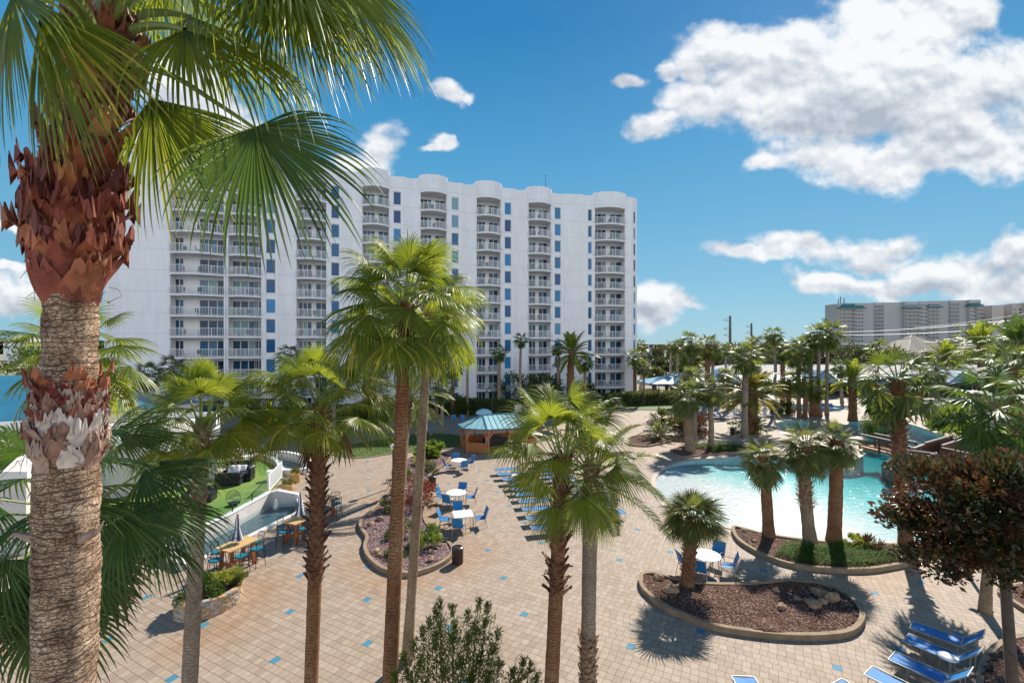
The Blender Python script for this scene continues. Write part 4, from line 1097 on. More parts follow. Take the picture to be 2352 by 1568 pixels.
    frond([(240,50,3.1),(245,-80,2.9),(260,-200,2.6)], (.2,-.8,.4), (0,.3,.95), 1.2, rad(190), 36, .8, 10, .03)
    frond([(225,50,3.3),(190,-20,3.6),(150,-90,3.9)], (-.4,.8,.2), (.1,-.2,.95), 1.2, rad(190), 40, .9, 12, .03)
    frond([(258,60,3.3),(300,0,3.6),(370,-40,4.0)], (.5,.85,.0), (0,-.3,.95), 1.15, rad(200), 50, 1.1, 13, .03)
def smooth_curve3(pts, sub):
    n = len(pts); out = []
    for i in range(n-1):
        p0, p1, p2, p3 = pts[max(i-1, 0)], pts[i], pts[i+1], pts[min(i+2, n-1)]
        for k in range(sub):
            t = k/sub; out.append(.5*((2*p1)+(p2-p0)*t+(2*p0-5*p1+4*p2-p3)*t*t+(3*p1-p0-3*p2+p3)*t**3))
    out.append(pts[-1].copy()); return out
M['hero_trunk'] = trunk_mat('cracked_palm_bark', (.50, .37, .26), (.30, .19, .125), (.05, .034, .026), 1.6, 26., .42, .10)
def boot_mat(name, c1, c2, c3):
    t = NT(name); v = t.coord((1, 1, .4)); g_ = t.n('ShaderNodeNewGeometry')
    n = t.noise(v, 9, 6, .6); base = t.ramp(g_.outputs['Random Per Island'], [(0, c2), (.6, c1), (1, c3)])
    col = t.mix(.75, base, t.ramp(n, [(.28, (.35, .3, .3)), (.5, (.9, .9, .9)), (.75, (1.6, 1.5, 1.4))]), 'MULTIPLY')
    return t.done(t.pbr(col, .6, t.bump(t.noise(t.coord((3, 3, .6)), 22, 5), .5, .01), .35))
M['hero_boot_red'] = boot_mat('red_brown_leaf_base', (.22, .052, .032), (.10, .022, .022), (.36, .13, .06))
M['hero_boot_brown'] = boot_mat('brown_leaf_base', (.26, .10, .045), (.12, .04, .025), (.46, .26, .12))
M['hero_boot_pale'] = boot_mat('pale_leaf_base', (.36, .25, .20), (.20, .08, .055), (.62, .55, .50))
nt = M['hero_trunk'].node_tree
pb = [n for n in nt.nodes if n.type == 'BSDF_PRINCIPLED'][0]; src = pb.inputs['Base Color'].links[0].from_socket
tcn = nt.nodes.new('ShaderNodeTexCoord'); mpn = nt.nodes.new('ShaderNodeMapping'); mpn.inputs['Scale'].default_value = (1, 1, .8); nt.links.new(tcn.outputs['Object'], mpn.inputs[0])
nn_ = nt.nodes.new('ShaderNodeTexNoise'); nn_.inputs['Scale'].default_value = 7; nn_.inputs['Detail'].default_value = 8; nn_.inputs['Roughness'].default_value = .68; nt.links.new(mpn.outputs[0], nn_.inputs[0])
rp_ = nt.nodes.new('ShaderNodeValToRGB'); rp_.color_ramp.elements[0].position = .50; rp_.color_ramp.elements[0].color = (1, 1, 1, 1); rp_.color_ramp.elements[1].position = .62; rp_.color_ramp.elements[1].color = (1.55, 1.62, 1.7, 1); nt.links.new(nn_.outputs[0], rp_.inputs[0])
e3 = rp_.color_ramp.elements.new(.36); e3.color = (.42, .32, .27, 1)
mm = nt.nodes.new('ShaderNodeMix'); mm.data_type = 'RGBA'; mm.blend_type = 'MULTIPLY'; mm.inputs[0].default_value = .85; nt.links.new(src, mm.inputs[6]); nt.links.new(rp_.outputs[0], mm.inputs[7]); nt.links.new(mm.outputs[2], pb.inputs['Base Color'])
hero()

# ---------------------------------------------------------------- foreground palms
def near(label, tx, ty, bx, Y, r0, r1, crown, cm, **k):
    top = AT(tx, ty, Y); b = AT(bx, 1568, Y); s = (top-b)
    base = b-s*(b.z/s.z)*.6 if False else V((b.x+(b.x-top.x)*.15, Y, 0))
    return palm(label, base, top, r0, r1, crown, cm, **k)
wind = V((.12, 0, 0))
near('dark palm half hidden behind the big trunk, glossy green fans spreading to its right', 172, 1140, 72, 6.0, .15, .13, fan_crown(24, 1.15, .85, 48, 21, .7, 8, -28, 75, wind, .014), ('frond_dark', 'petiole'), tmat='trunk_rust', tn=16, boot=[(.72, .98, 60, .22, .06, .9)], skirt=8)
near('palm peeping out on both sides behind the big trunk, before the blank tower wall', 178, 795, 172, 10., .16, .14, fan_crown(26, .92, .75, 30, 22, .6, 6, -60, 80, wind, .014), ('frond', 'petiole'), tmat='trunk_grey', tn=12)
near('light green palm with thin grey trunk at the left end of the stone planter', 466, 958, 424, 9.0, .15, .125, fan_crown(32, .84, .72, 42, 23, .64, 8, -6, 84, wind, .011), ('frond', 'petiole'), tn=18, tmat='trunk_grey', boot=[(.80, .98, 40, .16, .05, .5)])
near('palm with purple-brown spiky leaf bases up its trunk, beside the bar tables', 737, 925, 712, 10.6, .155, .15, fan_crown(34, 1.0, 1.0, 44, 24, .66, 8, -6, 84, wind, .013), ('frond', 'petiole'), tn=20, tmat='trunk_rust', skirt=2, boot=[(.50, .985, 170, .20, .085, .75)])
near('thicker, cinnamon-trunked of the two tall palms side by side in the middle', 934, 695, 889, 9.5, .165, .13, fan_crown(40, 1.08, .92, 48, 25, .68, 8, -30, 86, wind, .013), ('frond', 'petiole'), tn=20, tmat='trunk_rust', skirt=5, boot=[(.90, .985, 60, .24, .075, .45)], bootmat='hero_boot_red')
near('slender pale-trunked palm right beside the thick cinnamon-trunked palm', 988, 705, 942, 14., .15, .13, fan_crown(36, 1.12, .95, 38, 26, .72, 7, -30, 80, wind, .014), ('frond', 'petiole'), tn=16, tmat='trunk', skirt=4, boot=[(.92, .99, 36, .26, .075, .4)], bootmat='hero_boot_red')
g1 = near('palm with two big fans hanging down its red-brown trunk, between the lounger rows', 1293, 1045, 1262, 10.5, .165, .16, fan_crown(24, 1.08, 1.15, 46, 27, .62, 8, 12, 86, wind, .016), ('frond', 'petiole'), tn=20, tmat='trunk_rust', boot=[(.55, .66, 34, .22, .07, .85), (.68, .99, 90, .22, .075, .5)])
mb = MB(); rnd = random.Random(5)
for (pts, a, n) in (([(1290,1085,10.3),(1284,1110,10.0),(1266,1140,9.8),(1266,1162,9.75)], (-.02,-.05,-1), (.1,-.95,.1)), ([(1300,1090,10.3),(1340,1110,10.0),(1368,1148,9.8),(1378,1166,9.75)], (.08,-.05,-1), (.1,-.95,.15))):
    cur = smooth_curve3([AT(*q) for q in pts], 5); mb.mi = 1; mb.tube(cur, .016, 6, False); mb.mi = 0
    fan_blade(mb, cur[-1], V(a), V(n), 1.02, rad(125), 40, .10, rnd, .5, 7, .35, ragged=.15)
mb.build('frond', [M['frond'], M['petiole']], g1)
near('feather palm with diamond-scaled lower trunk, right of the palm with hanging fans', 1357, 1060, 1349, 10.9, .17, .17, pin_crown(28, 1.95, 48, 28, .34, .013, -35, 80, .85, pr=.018), ('frond_grey', 'petiole'), tn=18, tmat='trunk_grey', boot=[(.03, .40, 150, .14, .075, .5), (.78, .99, 50, .2, .08, .35)], bootmat='boot_tan')

# ---------------------------------------------------------------- shared crowns for the palms further off
def mk(mb, name, mats):
    o = mb.build(name, [M[m] for m in mats]); me = o.data; bpy.data.objects.remove(o); return me
CR = {}
for i in range(3):
    CR['fan%d' % i] = mk(fan_crown(26, .88, .68, 14, 40+i, .6, 4, -58, 80, V((.06, 0, 0)), .02), 'crown', ('frond_far', 'petiole'))
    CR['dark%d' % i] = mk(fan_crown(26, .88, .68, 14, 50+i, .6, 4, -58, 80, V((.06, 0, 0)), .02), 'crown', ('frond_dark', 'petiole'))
    CR['sabal%d' % i] = mk(fan_crown(34, .82, .52, 20, 60+i, .28, 4, -60, 82, V((.03, 0, 0)), .018), 'crown', ('frond_grey', 'petiole'))
    CR['date%d' % i] = mk(pin_crown(38, 1.75, 30, 70+i, .34, .022, -35, 82, .75, pr=.025, K=7), 'crown', ('frond', 'petiole'))
CR['gold0'] = mk(pin_crown(40, 1.75, 36, 77, .34, .022, -30, 80, .8, pr=.03, K=7), 'crown', ('frond_gold', 'petiole'))
CR['darkdate0'] = mk(pin_crown(36, 1.75, 30, 78, .34, .022, -35, 82, .75, pr=.025, K=7), 'crown', ('frond_dark', 'petiole'))
CR['queen0'] = mk(pin_crown(30, 1.8, 42, 79, .36, .016, -40, 75, 1.0, pr=.02, K=8), 'crown', ('frond_grey', 'petiole'))
# kind, crown px, crown py, base px, base py, crown radius px, trunk width px, trunk material, boot zone, label
PALMS = [
 ('sabal', 1752, 1052, 1766, 1237, 78, 24, 'trunk_rust', [(.62, .98, 60, .2, .1, .9)], 'first of three stout palms at the beach pool, the leftmost with a brown pineapple-like neck'),
 ('sabal', 1850, 1022, 1862, 1252, 88, 26, 'trunk', [(.35, .62, 50, .24, .1, .7), (.75, .97, 50, .2, .1, .7)], 'middle of three stout palms at the beach pool, trunk ringed with scaly leaf bases'),
 ('sabal', 1922, 1015, 1915, 1250, 80, 29, 'trunk_rust', [(.84, .98, 40, .22, .1, .8)], 'rightmost of three stout palms at the beach pool, smooth straight brown trunk'),
 ('fan', 2062, 868, 2083, 1262, 112, 26, 'trunk_rust', [(.45, .97, 130, .24, .11, .8)], 'tall palm with red-brown scaly trunk rising in front of the wooden bridge'),
 ('dark', 2283, 925, 2262, 1406, 140, 19, 'trunk', None, 'dark heavy-crowned palm with pale trunk above the bronze-leaved tree'),
 ('fan', 2325, 838, 2330, 1180, 95, 20, 'trunk_rust', None, 'sunlit palm cut by the right edge, above the dark heavy-crowned palm'),
 ('darkdate', 2340, 785, 2345, 1010, 70, 22, 'trunk_rust', None, 'feather palm at the right edge in front of the farther condominium wing'),
 ('date', 2253, 785, 2255, 905, 62, 16, 'trunk_rust', None, 'full round date palm before the right end of the far condominium'),
 ('date', 2172, 815, 2172, 890, 46, 12, 'trunk_rust', None, 'small date palm beside the tan hip roof'),
 ('fan', 2017, 800, 2010, 905, 38, 8, 'trunk', None, 'yellow-green palm just left of the tan hip roof'),
 ('date', 1957, 868, 1958, 966, 50, 17, 'trunk_rust', [(.4, .97, 60, .3, .14, .5)], 'date palm with tubby neck at the edge of the upper pool'),
 ('dark', 2018, 915, 2012, 980, 48, 15, 'trunk_rust', None, 'left of the twin dark palms standing in the upper pool island'),
 ('dark', 2040, 925, 2030, 981, 46, 15, 'trunk_rust', None, 'right of the twin dark palms standing in the upper pool island'),
 ('fan', 1905, 760, 1899, 952, 46, 8, 'trunk_grey', None, 'tallest slim palm just left of the far condominium'),
 ('fan', 1884, 766, 1884, 955, 42, 8, 'trunk_grey', None, 'slim palm overlapping the tallest one left of the far condominium'),
 ('fan', 1777, 766, 1773, 950, 30, 7, 'trunk_grey', None, 'lone slim tall palm standing clear against the sky near the utility poles'),
 ('fan', 1714, 815, 1710, 1004, 52, 14, 'trunk_grey', [(.55, .95, 60, .25, .1, .6)], 'palm with thick grey trunk beside the golden date palm'),
 ('gold', 1728, 893, 1724, 994, 68, 24, 'trunk_rust', [(.2, .98, 120, .3, .18, .5)], 'golden date palm with fat shaggy trunk on the pool deck'),
 ('fan', 1733, 790, 1730, 935, 36, 9, 'trunk_grey', None, 'palm in front of the second utility pole'),
 ('dark', 1798, 800, 1797, 935, 34, 10, 'trunk_rust', [(.4, .97, 40, .4, .16, .5)], 'dark palm with swollen neck right of the lone slim palm'),
 ('sabal', 1812, 872, 1810, 950, 36, 9, 'trunk_rust', None, 'short palm behind the man by the pool'),
 ('fan', 1838, 800, 1836, 957, 50, 9, 'trunk', [(.5, .95, 40, .3, .12, .6)], 'left palm of the group of three near the spa'),
 ('fan', 1846, 868, 1848, 960, 40, 10, 'trunk_rust', None, 'shorter palm in front of the group near the spa'),
 ('fan', 1862, 786, 1862, 950, 36, 8, 'trunk_grey', None, 'tall palm at the back of the group near the spa'),
 ('fan', 1868, 890, 1870, 955, 36, 14, 'trunk_rust', None, 'low brown-trunked palm near the round spa edge'),
 ('sabal', 1579, 905, 1585, 1038, 62, 19, 'trunk', [(.25, .62, 70, .26, .12, .5)], 'short palm with zigzag trunk and white-glinting fans beside the pool loungers'),
 ('sabal', 1629, 893, 1633, 1033, 50, 12, 'trunk', None, 'leaning slim-trunked palm in the juniper strip at the pool'),
 ('sabal', 1592, 872, 1594, 1018, 55, 12, 'trunk_grey', None, 'palm just behind the short zigzag-trunked one'),
 ('sabal', 1664, 863, 1671, 950, 32, 6, 'trunk_grey', None, 'small thin palm in front of the blue roof gable'),
 ('fan', 1586, 783, 1583, 925, 36, 10, 'trunk_grey', None, 'tallest of the palms above the blue pavilion roof'),
 ('fan', 1588, 832, 1586, 930, 40, 10, 'trunk_rust', None, 'rust-necked palm over the middle of the blue pavilion roof'),
 ('fan', 1559, 793, 1557, 905, 26, 6, 'trunk_grey', None, 'slim palm left of the tallest one above the pavilion'),
 ('fan', 1542, 793, 1541, 905, 20, 5, 'trunk_grey', None, 'smallest and leftmost slim palm above the pavilion'),
 ('fan', 1627, 790, 1622, 940, 38, 12, 'trunk_rust', [(.3, .96, 60, .35, .14, .4)], 'brown-trunked palm left of the taller utility pole'),
 ('fan', 1640, 800, 1632, 935, 32, 7, 'trunk_grey', None, 'thin palm overlapping the brown-trunked one near the utility pole'),
 ('fan', 1668, 798, 1666, 905, 20, 5, 'trunk_grey', None, 'little palm right of the taller utility pole'),
 ('fan', 1459, 818, 1460, 926, 30, 8, 'trunk_rust', None, 'palm against the right corner of the white tower'),
 ('fan', 1473, 790, 1470, 900, 20, 6, 'trunk_grey', None, 'palm rising behind the right corner of the white tower'),
 ('sabal', 1478, 840, 1478, 930, 30, 6, 'trunk', None, 'round-headed palm by the left end of the pavilion roof'),
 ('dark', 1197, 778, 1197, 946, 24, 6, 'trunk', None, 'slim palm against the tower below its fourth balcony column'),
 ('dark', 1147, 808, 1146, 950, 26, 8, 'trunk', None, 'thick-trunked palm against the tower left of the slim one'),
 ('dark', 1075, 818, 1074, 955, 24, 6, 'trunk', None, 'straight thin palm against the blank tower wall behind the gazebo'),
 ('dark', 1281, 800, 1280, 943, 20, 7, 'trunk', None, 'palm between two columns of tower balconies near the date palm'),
 ('date', 1314, 802, 1312, 945, 52, 16, 'trunk_rust', [(.3, .97, 60, .4, .2, .4)], 'big feathery date palm against the right half of the tower'),
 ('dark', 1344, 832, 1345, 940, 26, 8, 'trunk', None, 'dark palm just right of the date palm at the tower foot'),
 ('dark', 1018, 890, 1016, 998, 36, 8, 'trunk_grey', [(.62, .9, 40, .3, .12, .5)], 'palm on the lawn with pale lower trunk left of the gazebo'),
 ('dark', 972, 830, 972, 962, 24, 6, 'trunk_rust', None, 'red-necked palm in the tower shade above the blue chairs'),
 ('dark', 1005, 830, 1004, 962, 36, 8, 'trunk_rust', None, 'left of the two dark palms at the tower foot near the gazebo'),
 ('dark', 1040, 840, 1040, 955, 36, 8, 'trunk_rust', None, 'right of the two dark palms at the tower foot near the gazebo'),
 ('queen', 944, 903, 925, 1131, 82, 16, 'trunk_grey', [(.6, .95, 90, .22, .1, .6)], 'feathery grey-green palm with scaly neck in the lava-gravel bed'),
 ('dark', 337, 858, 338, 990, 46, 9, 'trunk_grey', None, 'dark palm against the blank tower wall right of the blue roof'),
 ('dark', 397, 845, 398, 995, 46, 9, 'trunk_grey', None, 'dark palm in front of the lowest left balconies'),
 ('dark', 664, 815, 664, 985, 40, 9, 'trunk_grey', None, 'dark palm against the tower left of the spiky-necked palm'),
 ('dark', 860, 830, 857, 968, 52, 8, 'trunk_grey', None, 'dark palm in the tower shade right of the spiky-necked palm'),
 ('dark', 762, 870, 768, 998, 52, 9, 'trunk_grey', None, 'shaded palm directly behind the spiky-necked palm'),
 ('dark', 2110, 862, 2112, 928, 44, 13, 'trunk_rust', None, 'dark palm right behind the tall one with the red-brown scaly trunk'),
 ('fan', 2150, 845, 2152, 915, 40, 9, 'trunk_rust', None, 'palm before the restaurant roof left of the small date palm'),
 ('dark', 1934, 842, 1934, 925, 30, 7, 'trunk_grey', None, 'slender dark palm before the restaurant between spa and date palm'),
 ('dark', 668, 900, 668, 1012, 48, 9, 'trunk_grey', None, 'shaded palm left behind the spiky-necked palm'),
]
cnt = {}
for i, (kd, cx, cy, bx, by, rp, tw, tm, bz, lab) in enumerate(PALMS):
    b = G(bx, by); Y = b.y; top = AT(cx, cy, Y+0)
    k = cnt.get(kd, 0); cnt[kd] = k+1
    key = kd+str(k % 3) if kd+str(k % 3) in CR else kd+'0'
    sc = rp/F*Y/1.5*(.95 if Y > 30 else .92)
    rr_ = random.Random(i); hh_ = b.z+top.z; ln_ = V((rr_.uniform(-1, 1), rr_.uniform(-1, 1), 0))*.022*hh_
    r_ = tw/F*Y/2
    top.z += {'gold': 0., 'sabal': .12}.get(kd, .05)
    n_ = 10 if Y < 45 else 7
    palm(lab, b, top, r_*1.05, r_*.92, CR[key], None, tmat=tm, boot=bz, tn=n_, crown_rot=i*1.7, seg=.12 if Y < 30 else .5, cs=sc, lean=ln_, bootmat='boot' if tm != 'trunk' else 'boot_tan')
# the small palm standing in the kidney bed and a cycad
b = G(1577, 1349)
palm('small bushy-headed palm in the kidney mulch bed casting a sharp star of shadow', b, AT(1592, 1186, b.y), .23, .24, fan_crown(44, .98, .55, 28, 91, .3, 6, -15, 84, V((.05, 0, 0)), .012, zspan=.3), ('frond_grey', 'petiole'), tn=16, tmat='trunk_rust', boot=[(.08, .98, 110, .16, .075, .6)], bootmat='boot')
b = G(1736, 996)
palm('little cycad with a dark stump beside the golden date palm', b, AT(1740, 974, b.y), .3, .26, pin_crown(26, 1.15, 26, 92, .22, .02, -10, 70, 1.0), ('frond_dark', 'petiole'), tn=10, tmat='trunk_rust', name='cycad', group='cycads and ferns', seg=.3)
b = G(1518, 1010)
palm('cycad with pale feather fronds left of the beach pool', b, AT(1512, 992, b.y), .26, .24, pin_crown(28, 2.1, 40, 93, .3, .018, 0, 75, 1.0), ('frond_grey', 'petiole'), tn=10, tmat='trunk_rust', name='cycad', group='cycads and ferns', seg=.3)
# ---------------------------------------------------------------- deck furniture
def rbar(mb, pts, r, n=6): mb.tube(pts, r, n)
def make_chair(label):
    t = thing('patio_chair', label, 'chair', (0, 0, 0), 0, 'blue sling patio chairs')
    s = MB(); 
    s.box((0, .0, .43), (.50, .46, .018)); s.build('seat', M['sling_blue'], t, world=False)
    s = MB(); pts = [(-.25, .22, .44), (.25, .22, .44), (.25, .30, .70), (-.25, .30, .70), (-.25, .40, .95), (.25, .40, .95)]
    s.add(pts, [(0, 1, 2, 3), (3, 2, 5, 4)]); s.add([V(p)+V((0, .016, 0)) for p in pts], [(3, 2, 1, 0), (4, 5, 2, 3)])
    s.build('backrest', M['sling_blue'], t, world=False)
    for sx in (-1, 1):
        f = MB(); x = .27*sx
        rbar(f, [(x, -.30, 0), (x, -.27, .35), (x, -.25, .64), (x, -.05, .66), (x, .20, .64), (x, .27, .60)], .015, 6)
        f.build('leg', M['alu'], t, world=False)
        f = MB(); rbar(f, [(x, .34, 0), (x, .22, .40), (x, .30, .68), (x, .41, .97)], .015, 6); rbar(f, [(x, -.25, .42), (x, .23, .43)], .013, 5)
        f.build('leg', M['alu'], t, world=False)
    f = MB(); rbar(f, [(-.27, .41, .97), (.27, .41, .97)], .015); rbar(f, [(-.27, -.24, .42), (.27, -.24, .42)], .013); f.build('crossbar', M['alu'], t, world=False)
    return t
chair0 = None
def put_chair(p, rz, label):
    global chair0
    if chair0 is None:
        chair0 = make_chair(label); chair0.location = p; chair0.rotation_euler = (0, 0, rz); return chair0
    return copy_tree(chair0, p, rz, label)
def round_table(p, label, rad_=.60, square=False, rz=0):
    t = thing('patio_table', label, 'table', p, rz, 'white patio tables')
    s = MB()
    if square: s.box((0, 0, .715), (1.0, 1.0, .03)); s.box((0, 0, .685), (.94, .94, .03))
    else: s.lathe([(rad_-.03, .69), (rad_, .70), (rad_, .725), (rad_-.02, .735), (.03, .735)], n=36)
    s.build('tabletop', M['white'], t, world=False)
    if square:
        for i in (-1, 1):
            for j in (-1, 1):
                l = MB(); rbar(l, [(i*.46, j*.46, 0), (i*.46, j*.46, .67)], .02); l.build('leg', M['alu'], t, world=False)
    else:
        for k in range(4):
            a = k*pi/2+.6; l = MB(); rbar(l, [(math.cos(a)*.42, math.sin(a)*.42, 0), (math.cos(a)*.3, math.sin(a)*.3, .35), (math.cos(a)*.36, math.sin(a)*.36, .69)], .02); l.build('leg', M['alu'], t, world=False)
    return t
NMS = ['gazebo side', 'litter bin side', 'near side', 'bed side']
def table_set(px, py, angs, lab, r=.85, **k):
    p = G(px, py); round_table(p, lab[0], **k)
    for a, l in zip(angs, lab[1]):
        q = p+V((math.cos(a)*r, math.sin(a)*r, 0)); put_chair(q, a-pi/2, l)
table_set(1054, 1078, [.5, 1.9, 3.6, 5.2], ('round white table farthest from the camera, near the gazebo', ['chair right of the far round table near the gazebo', 'chair behind the far round table near the gazebo', 'chair left of the far round table near the gazebo', 'chair in front of the far round table near the gazebo']))
table_set(1048, 1158, [.1, 1.35, 2.9, 4.3], ('round white table in the middle of the three beside the lava-gravel bed', ['chair turned sideways right of the middle round table', 'chair behind the middle round table', 'light-catching chair left of the middle round table', 'chair in front of the middle round table, back to the camera']))
table_set(1063, 1211, [.25, 1.9, 3.1, 4.6], ('square white patio table nearest the camera beside the lava-gravel bed', ['tall-backed chair right of the square table', 'chair behind the square table', 'chair left of the square table seen from the side', 'chair in front of the square table, back to the camera']), square=True, rz=.25, r=.92)
table_set(1621, 1313, [-.35, .7, 3.3, 4.1], ('round white table half behind the small bushy palm', ['chair in front right of the table behind the bushy palm', 'chair at the far right of the table behind the bushy palm', 'chair left of the bushy palm beside its round table', 'chair mostly hidden by the bushy palm trunk']))
table_set(1632, 950, [.2, 1.8, 3.3, 4.9], ('round white table far off behind the pool loungers', ['chair right of the far-off round table', 'chair behind the far-off round table', 'chair left of the far-off round table', 'chair in front of the far-off round table']))
put_chair(G(1043, 972), .3, 'left of the two blue chairs in the tower shade behind the gazebo')
put_chair(G(1061, 972), -.2, 'right of the two blue chairs in the tower shade behind the gazebo')

def make_lounger(back, label):
    t = thing('sun_lounger', label, 'sun lounger', (0, 0, 0), 0, 'blue sun loungers')
    z = .36; hx = .55   # local x runs from foot (0) to head (1.95)
    ca, sa = math.cos(back), math.sin(back)
    s = MB()
    def sheet(a, b, name):
        m = MB(); n = 5; w = .29; vs = []
        for i in range(n+1):
            c = V(a).lerp(V(b), i/n); c.z -= .025*math.sin(pi*i/n)
            vs += [c+V((0, -w, 0)), c+V((0, 0, -.015)), c+V((0, w, 0))]
        fs = []
        for i in range(n): fs += [(i*3, i*3+3, i*3+4, i*3+1), (i*3+1, i*3+4, i*3+5, i*3+2)]
        m.add(vs, fs); m.build(name, M['sling_blue'], t, world=False)
    bl = .75 if back < .1 else .70; hd = V((1.2+bl*ca, 0, z+bl*sa))
    sheet((.02, 0, z), (1.18, 0, z), 'seat_sling'); sheet((1.21, 0, z+.005), hd, 'back_sling')
    f = MB()
    for sy in (-1, 1):
        y = .31*sy
        rbar(f, [(0, y, z), (1.2, y, z)], .016, 6); rbar(f, [(1.2, y, z), (hd.x, y, hd.z)], .016, 6)
    rbar(f, [(0, -.31, z), (0, .31, z)], .016); rbar(f, [(hd.x, -.31, hd.z), (hd.x, .31, hd.z)], .016); rbar(f, [(1.2, -.31, z-.02), (1.2, .31, z-.02)], .014)
    f.build('frame', M['alu'], t, world=False)
    for (x0, x1) in ((.12, .42), (1.15, 1.5)):
        for sy in (-1, 1):
            l = MB(); y = .30*sy
            rbar(l, [(x0, y, z), (x0-.05, y*1.05, .02), (x1, y*1.05, .02), (x1+.05, y, z if x1 < 1.2 else z+(x1+.05-1.2)*sa/ca if back > .05 else z)], .013, 5)
            l.build('leg', M['alu'], t, world=False)
    return t
flat0 = up0 = None
def put_lounger(foot, rz, label, raised=False):
    global flat0, up0
    src = up0 if raised else flat0
    if src is None:
        src = make_lounger(rad(46) if raised else rad(2), label); src.location = foot; src.rotation_euler = (0, 0, rz)
        if raised: up0 = src
        else: flat0 = src
        return src
    return copy_tree(src, foot, rz, label)
# two rows lying flat in the middle of the deck
row1 = [(1165,1079),(1174,1090),(1186.5,1102),(1199,1113.5),(1210,1125),(1219,1138),(1228,1154),(1238,1172),(1250,1193),(1262,1216)]
row2 = [(1250,1063),(1256,1071),(1264,1079),(1274,1087),(1284,1096),(1296,1105.5),(1311,1118),(1336,1133),(1352,1147),(1368,1162),(1396,1183)]
ordn = ['first', 'second', 'third', 'fourth', 'fifth', 'sixth', 'seventh', 'eighth', 'ninth', 'tenth', 'eleventh']
d1 = (G(1300, 1112)-G(1240, 1118)); d1.z = 0
for row, nm in ((row1, 'left'), (row2, 'right')):
    for i, (x, y) in enumerate(row):
        p = G(x, y+9); ang = rad(13); dv = V((math.cos(ang), math.sin(ang), 0))
        put_lounger(p+dv*.97, ang+pi, '%s flat lounger from the gazebo end in the %s row of blue loungers' % (ordn[i], nm))
def lounger_px(f, h, label, raised=True):
    a = G(f[0], f[1], .36); b = G(h[0], h[1], .36); a.z = b.z = 0
    d = b-a; put_lounger(a, math.atan2(d.y, d.x), label, raised)
lounger_px((2093, 1433), (2190, 1467), 'big raised lounger farthest up in the group at the lower right')
lounger_px((2080, 1462), (2178, 1503), 'second raised lounger from the top in the lower right group')
lounger_px((2048, 1504), (2158, 1553), 'raised lounger with leaf shadows on it beside the little round side table')
lounger_px((1994, 1538), (2110, 1595), 'lounger at the bottom edge left of the leaf-shadowed one')
lounger_px((1918, 1565), (2030, 1635), 'lounger showing only its foot end at the bottom edge')
lounger_px((1706, 1552), (1760, 1640), 'lounger with dark blue back cut by the bottom edge, leftmost of the lower group')
lounger_px((1838, 1570), (1900, 1650), 'sliver of a lounger at the bottom edge between its neighbours')
t = thing('side_table', 'little round white side table between two loungers at the lower right', 'side table', G(2177, 1540), 0, 'side tables')
s = MB(); s.lathe([(.22, .40), (.25, .41), (.25, .425), (.23, .43), (.02, .43)], n=24); s.build('tabletop', M['white'], t, world=False)
for k in range(3):
    a = k*2.1; l = MB(); rbar(l, [(math.cos(a)*.2, math.sin(a)*.2, 0), (math.cos(a)*.16, math.sin(a)*.16, .41)], .012); l.build('leg', M['alu'], t, world=False)
for (px, py, lab) in ((1182, 1098, 'white side table in the left row of flat loungers'), (1313, 1112, 'white side table in the right row of flat loungers')):
    copy_tree(t, G(px, py+6), .4, lab)
# loungers with raised backs round the pools
for i, (x, y) in enumerate([(1567, 1006), (1572, 1000), (1580, 994), (1587, 987)]):
    put_lounger(G(x+30, y), pi+.05, '%s raised lounger, counted from the front, beside the zigzag-trunked palm' % ordn[i], True)
for i, x in enumerate([1607, 1641, 1654, 1669, 1690, 1704, 1747, 1758]):
    put_lounger(G(x+24, 965-i*.9), rad(135+i*1.2), '%s lounger from the left in the far row by the round table' % ordn[i], True)
for i, (x, y) in enumerate([(1744, 925), (1869, 935), (1886, 935), (1907, 937), (1926, 938), (1973, 942), (2171, 941), (2202, 943), (2140, 941)]):
    put_lounger(G(x, y+6), rad(92), '%s lounger from the left along the restaurant front' % ordn[i], True)
for i, (x, y) in enumerate([(2150, 962), (2167, 962), (2174, 970)]):
    put_lounger(G(x, y+5), rad(100), '%s lounger from the left beside the upper pool' % ordn[i], True)

def make_bin(label):
    t = thing('litter_bin', label, 'litter bin', (0, 0, 0), 0, 'dark litter bins')
    s = MB(); s.lathe([(.20, 0), (.235, .02), (.24, .05), (.24, .40), (.247, .41), (.247, .43), (.24, .44), (.24, .60)], n=28, cap=True); s.build('body', M['bronze'], t, smooth=False, world=False)
    s = MB(); s.lathe([(.25, .60), (.255, .62), (.24, .66), (.19, .69), (.13, .695), (.12, .66)], n=28, cap=False); s.build('lid', M['bronze'], t, world=False)
    s = MB(); s.lathe([(.125, .665), (.01, .655)], n=6); s.build('opening', M['black_metal'], t, world=False)
    return t
b0 = make_bin('dark litter bin at the rounded near end of the lava-gravel bed'); b0.location = G(1051, 1292); b0.scale = (1.05,)*3
copy_tree(b0, G(993, 1117), 0, 'black litter bin beside the red-leaved shrub'); copy_tree(b0, G(1683, 997), 0, 'brown litter bin alone on the far pool deck')

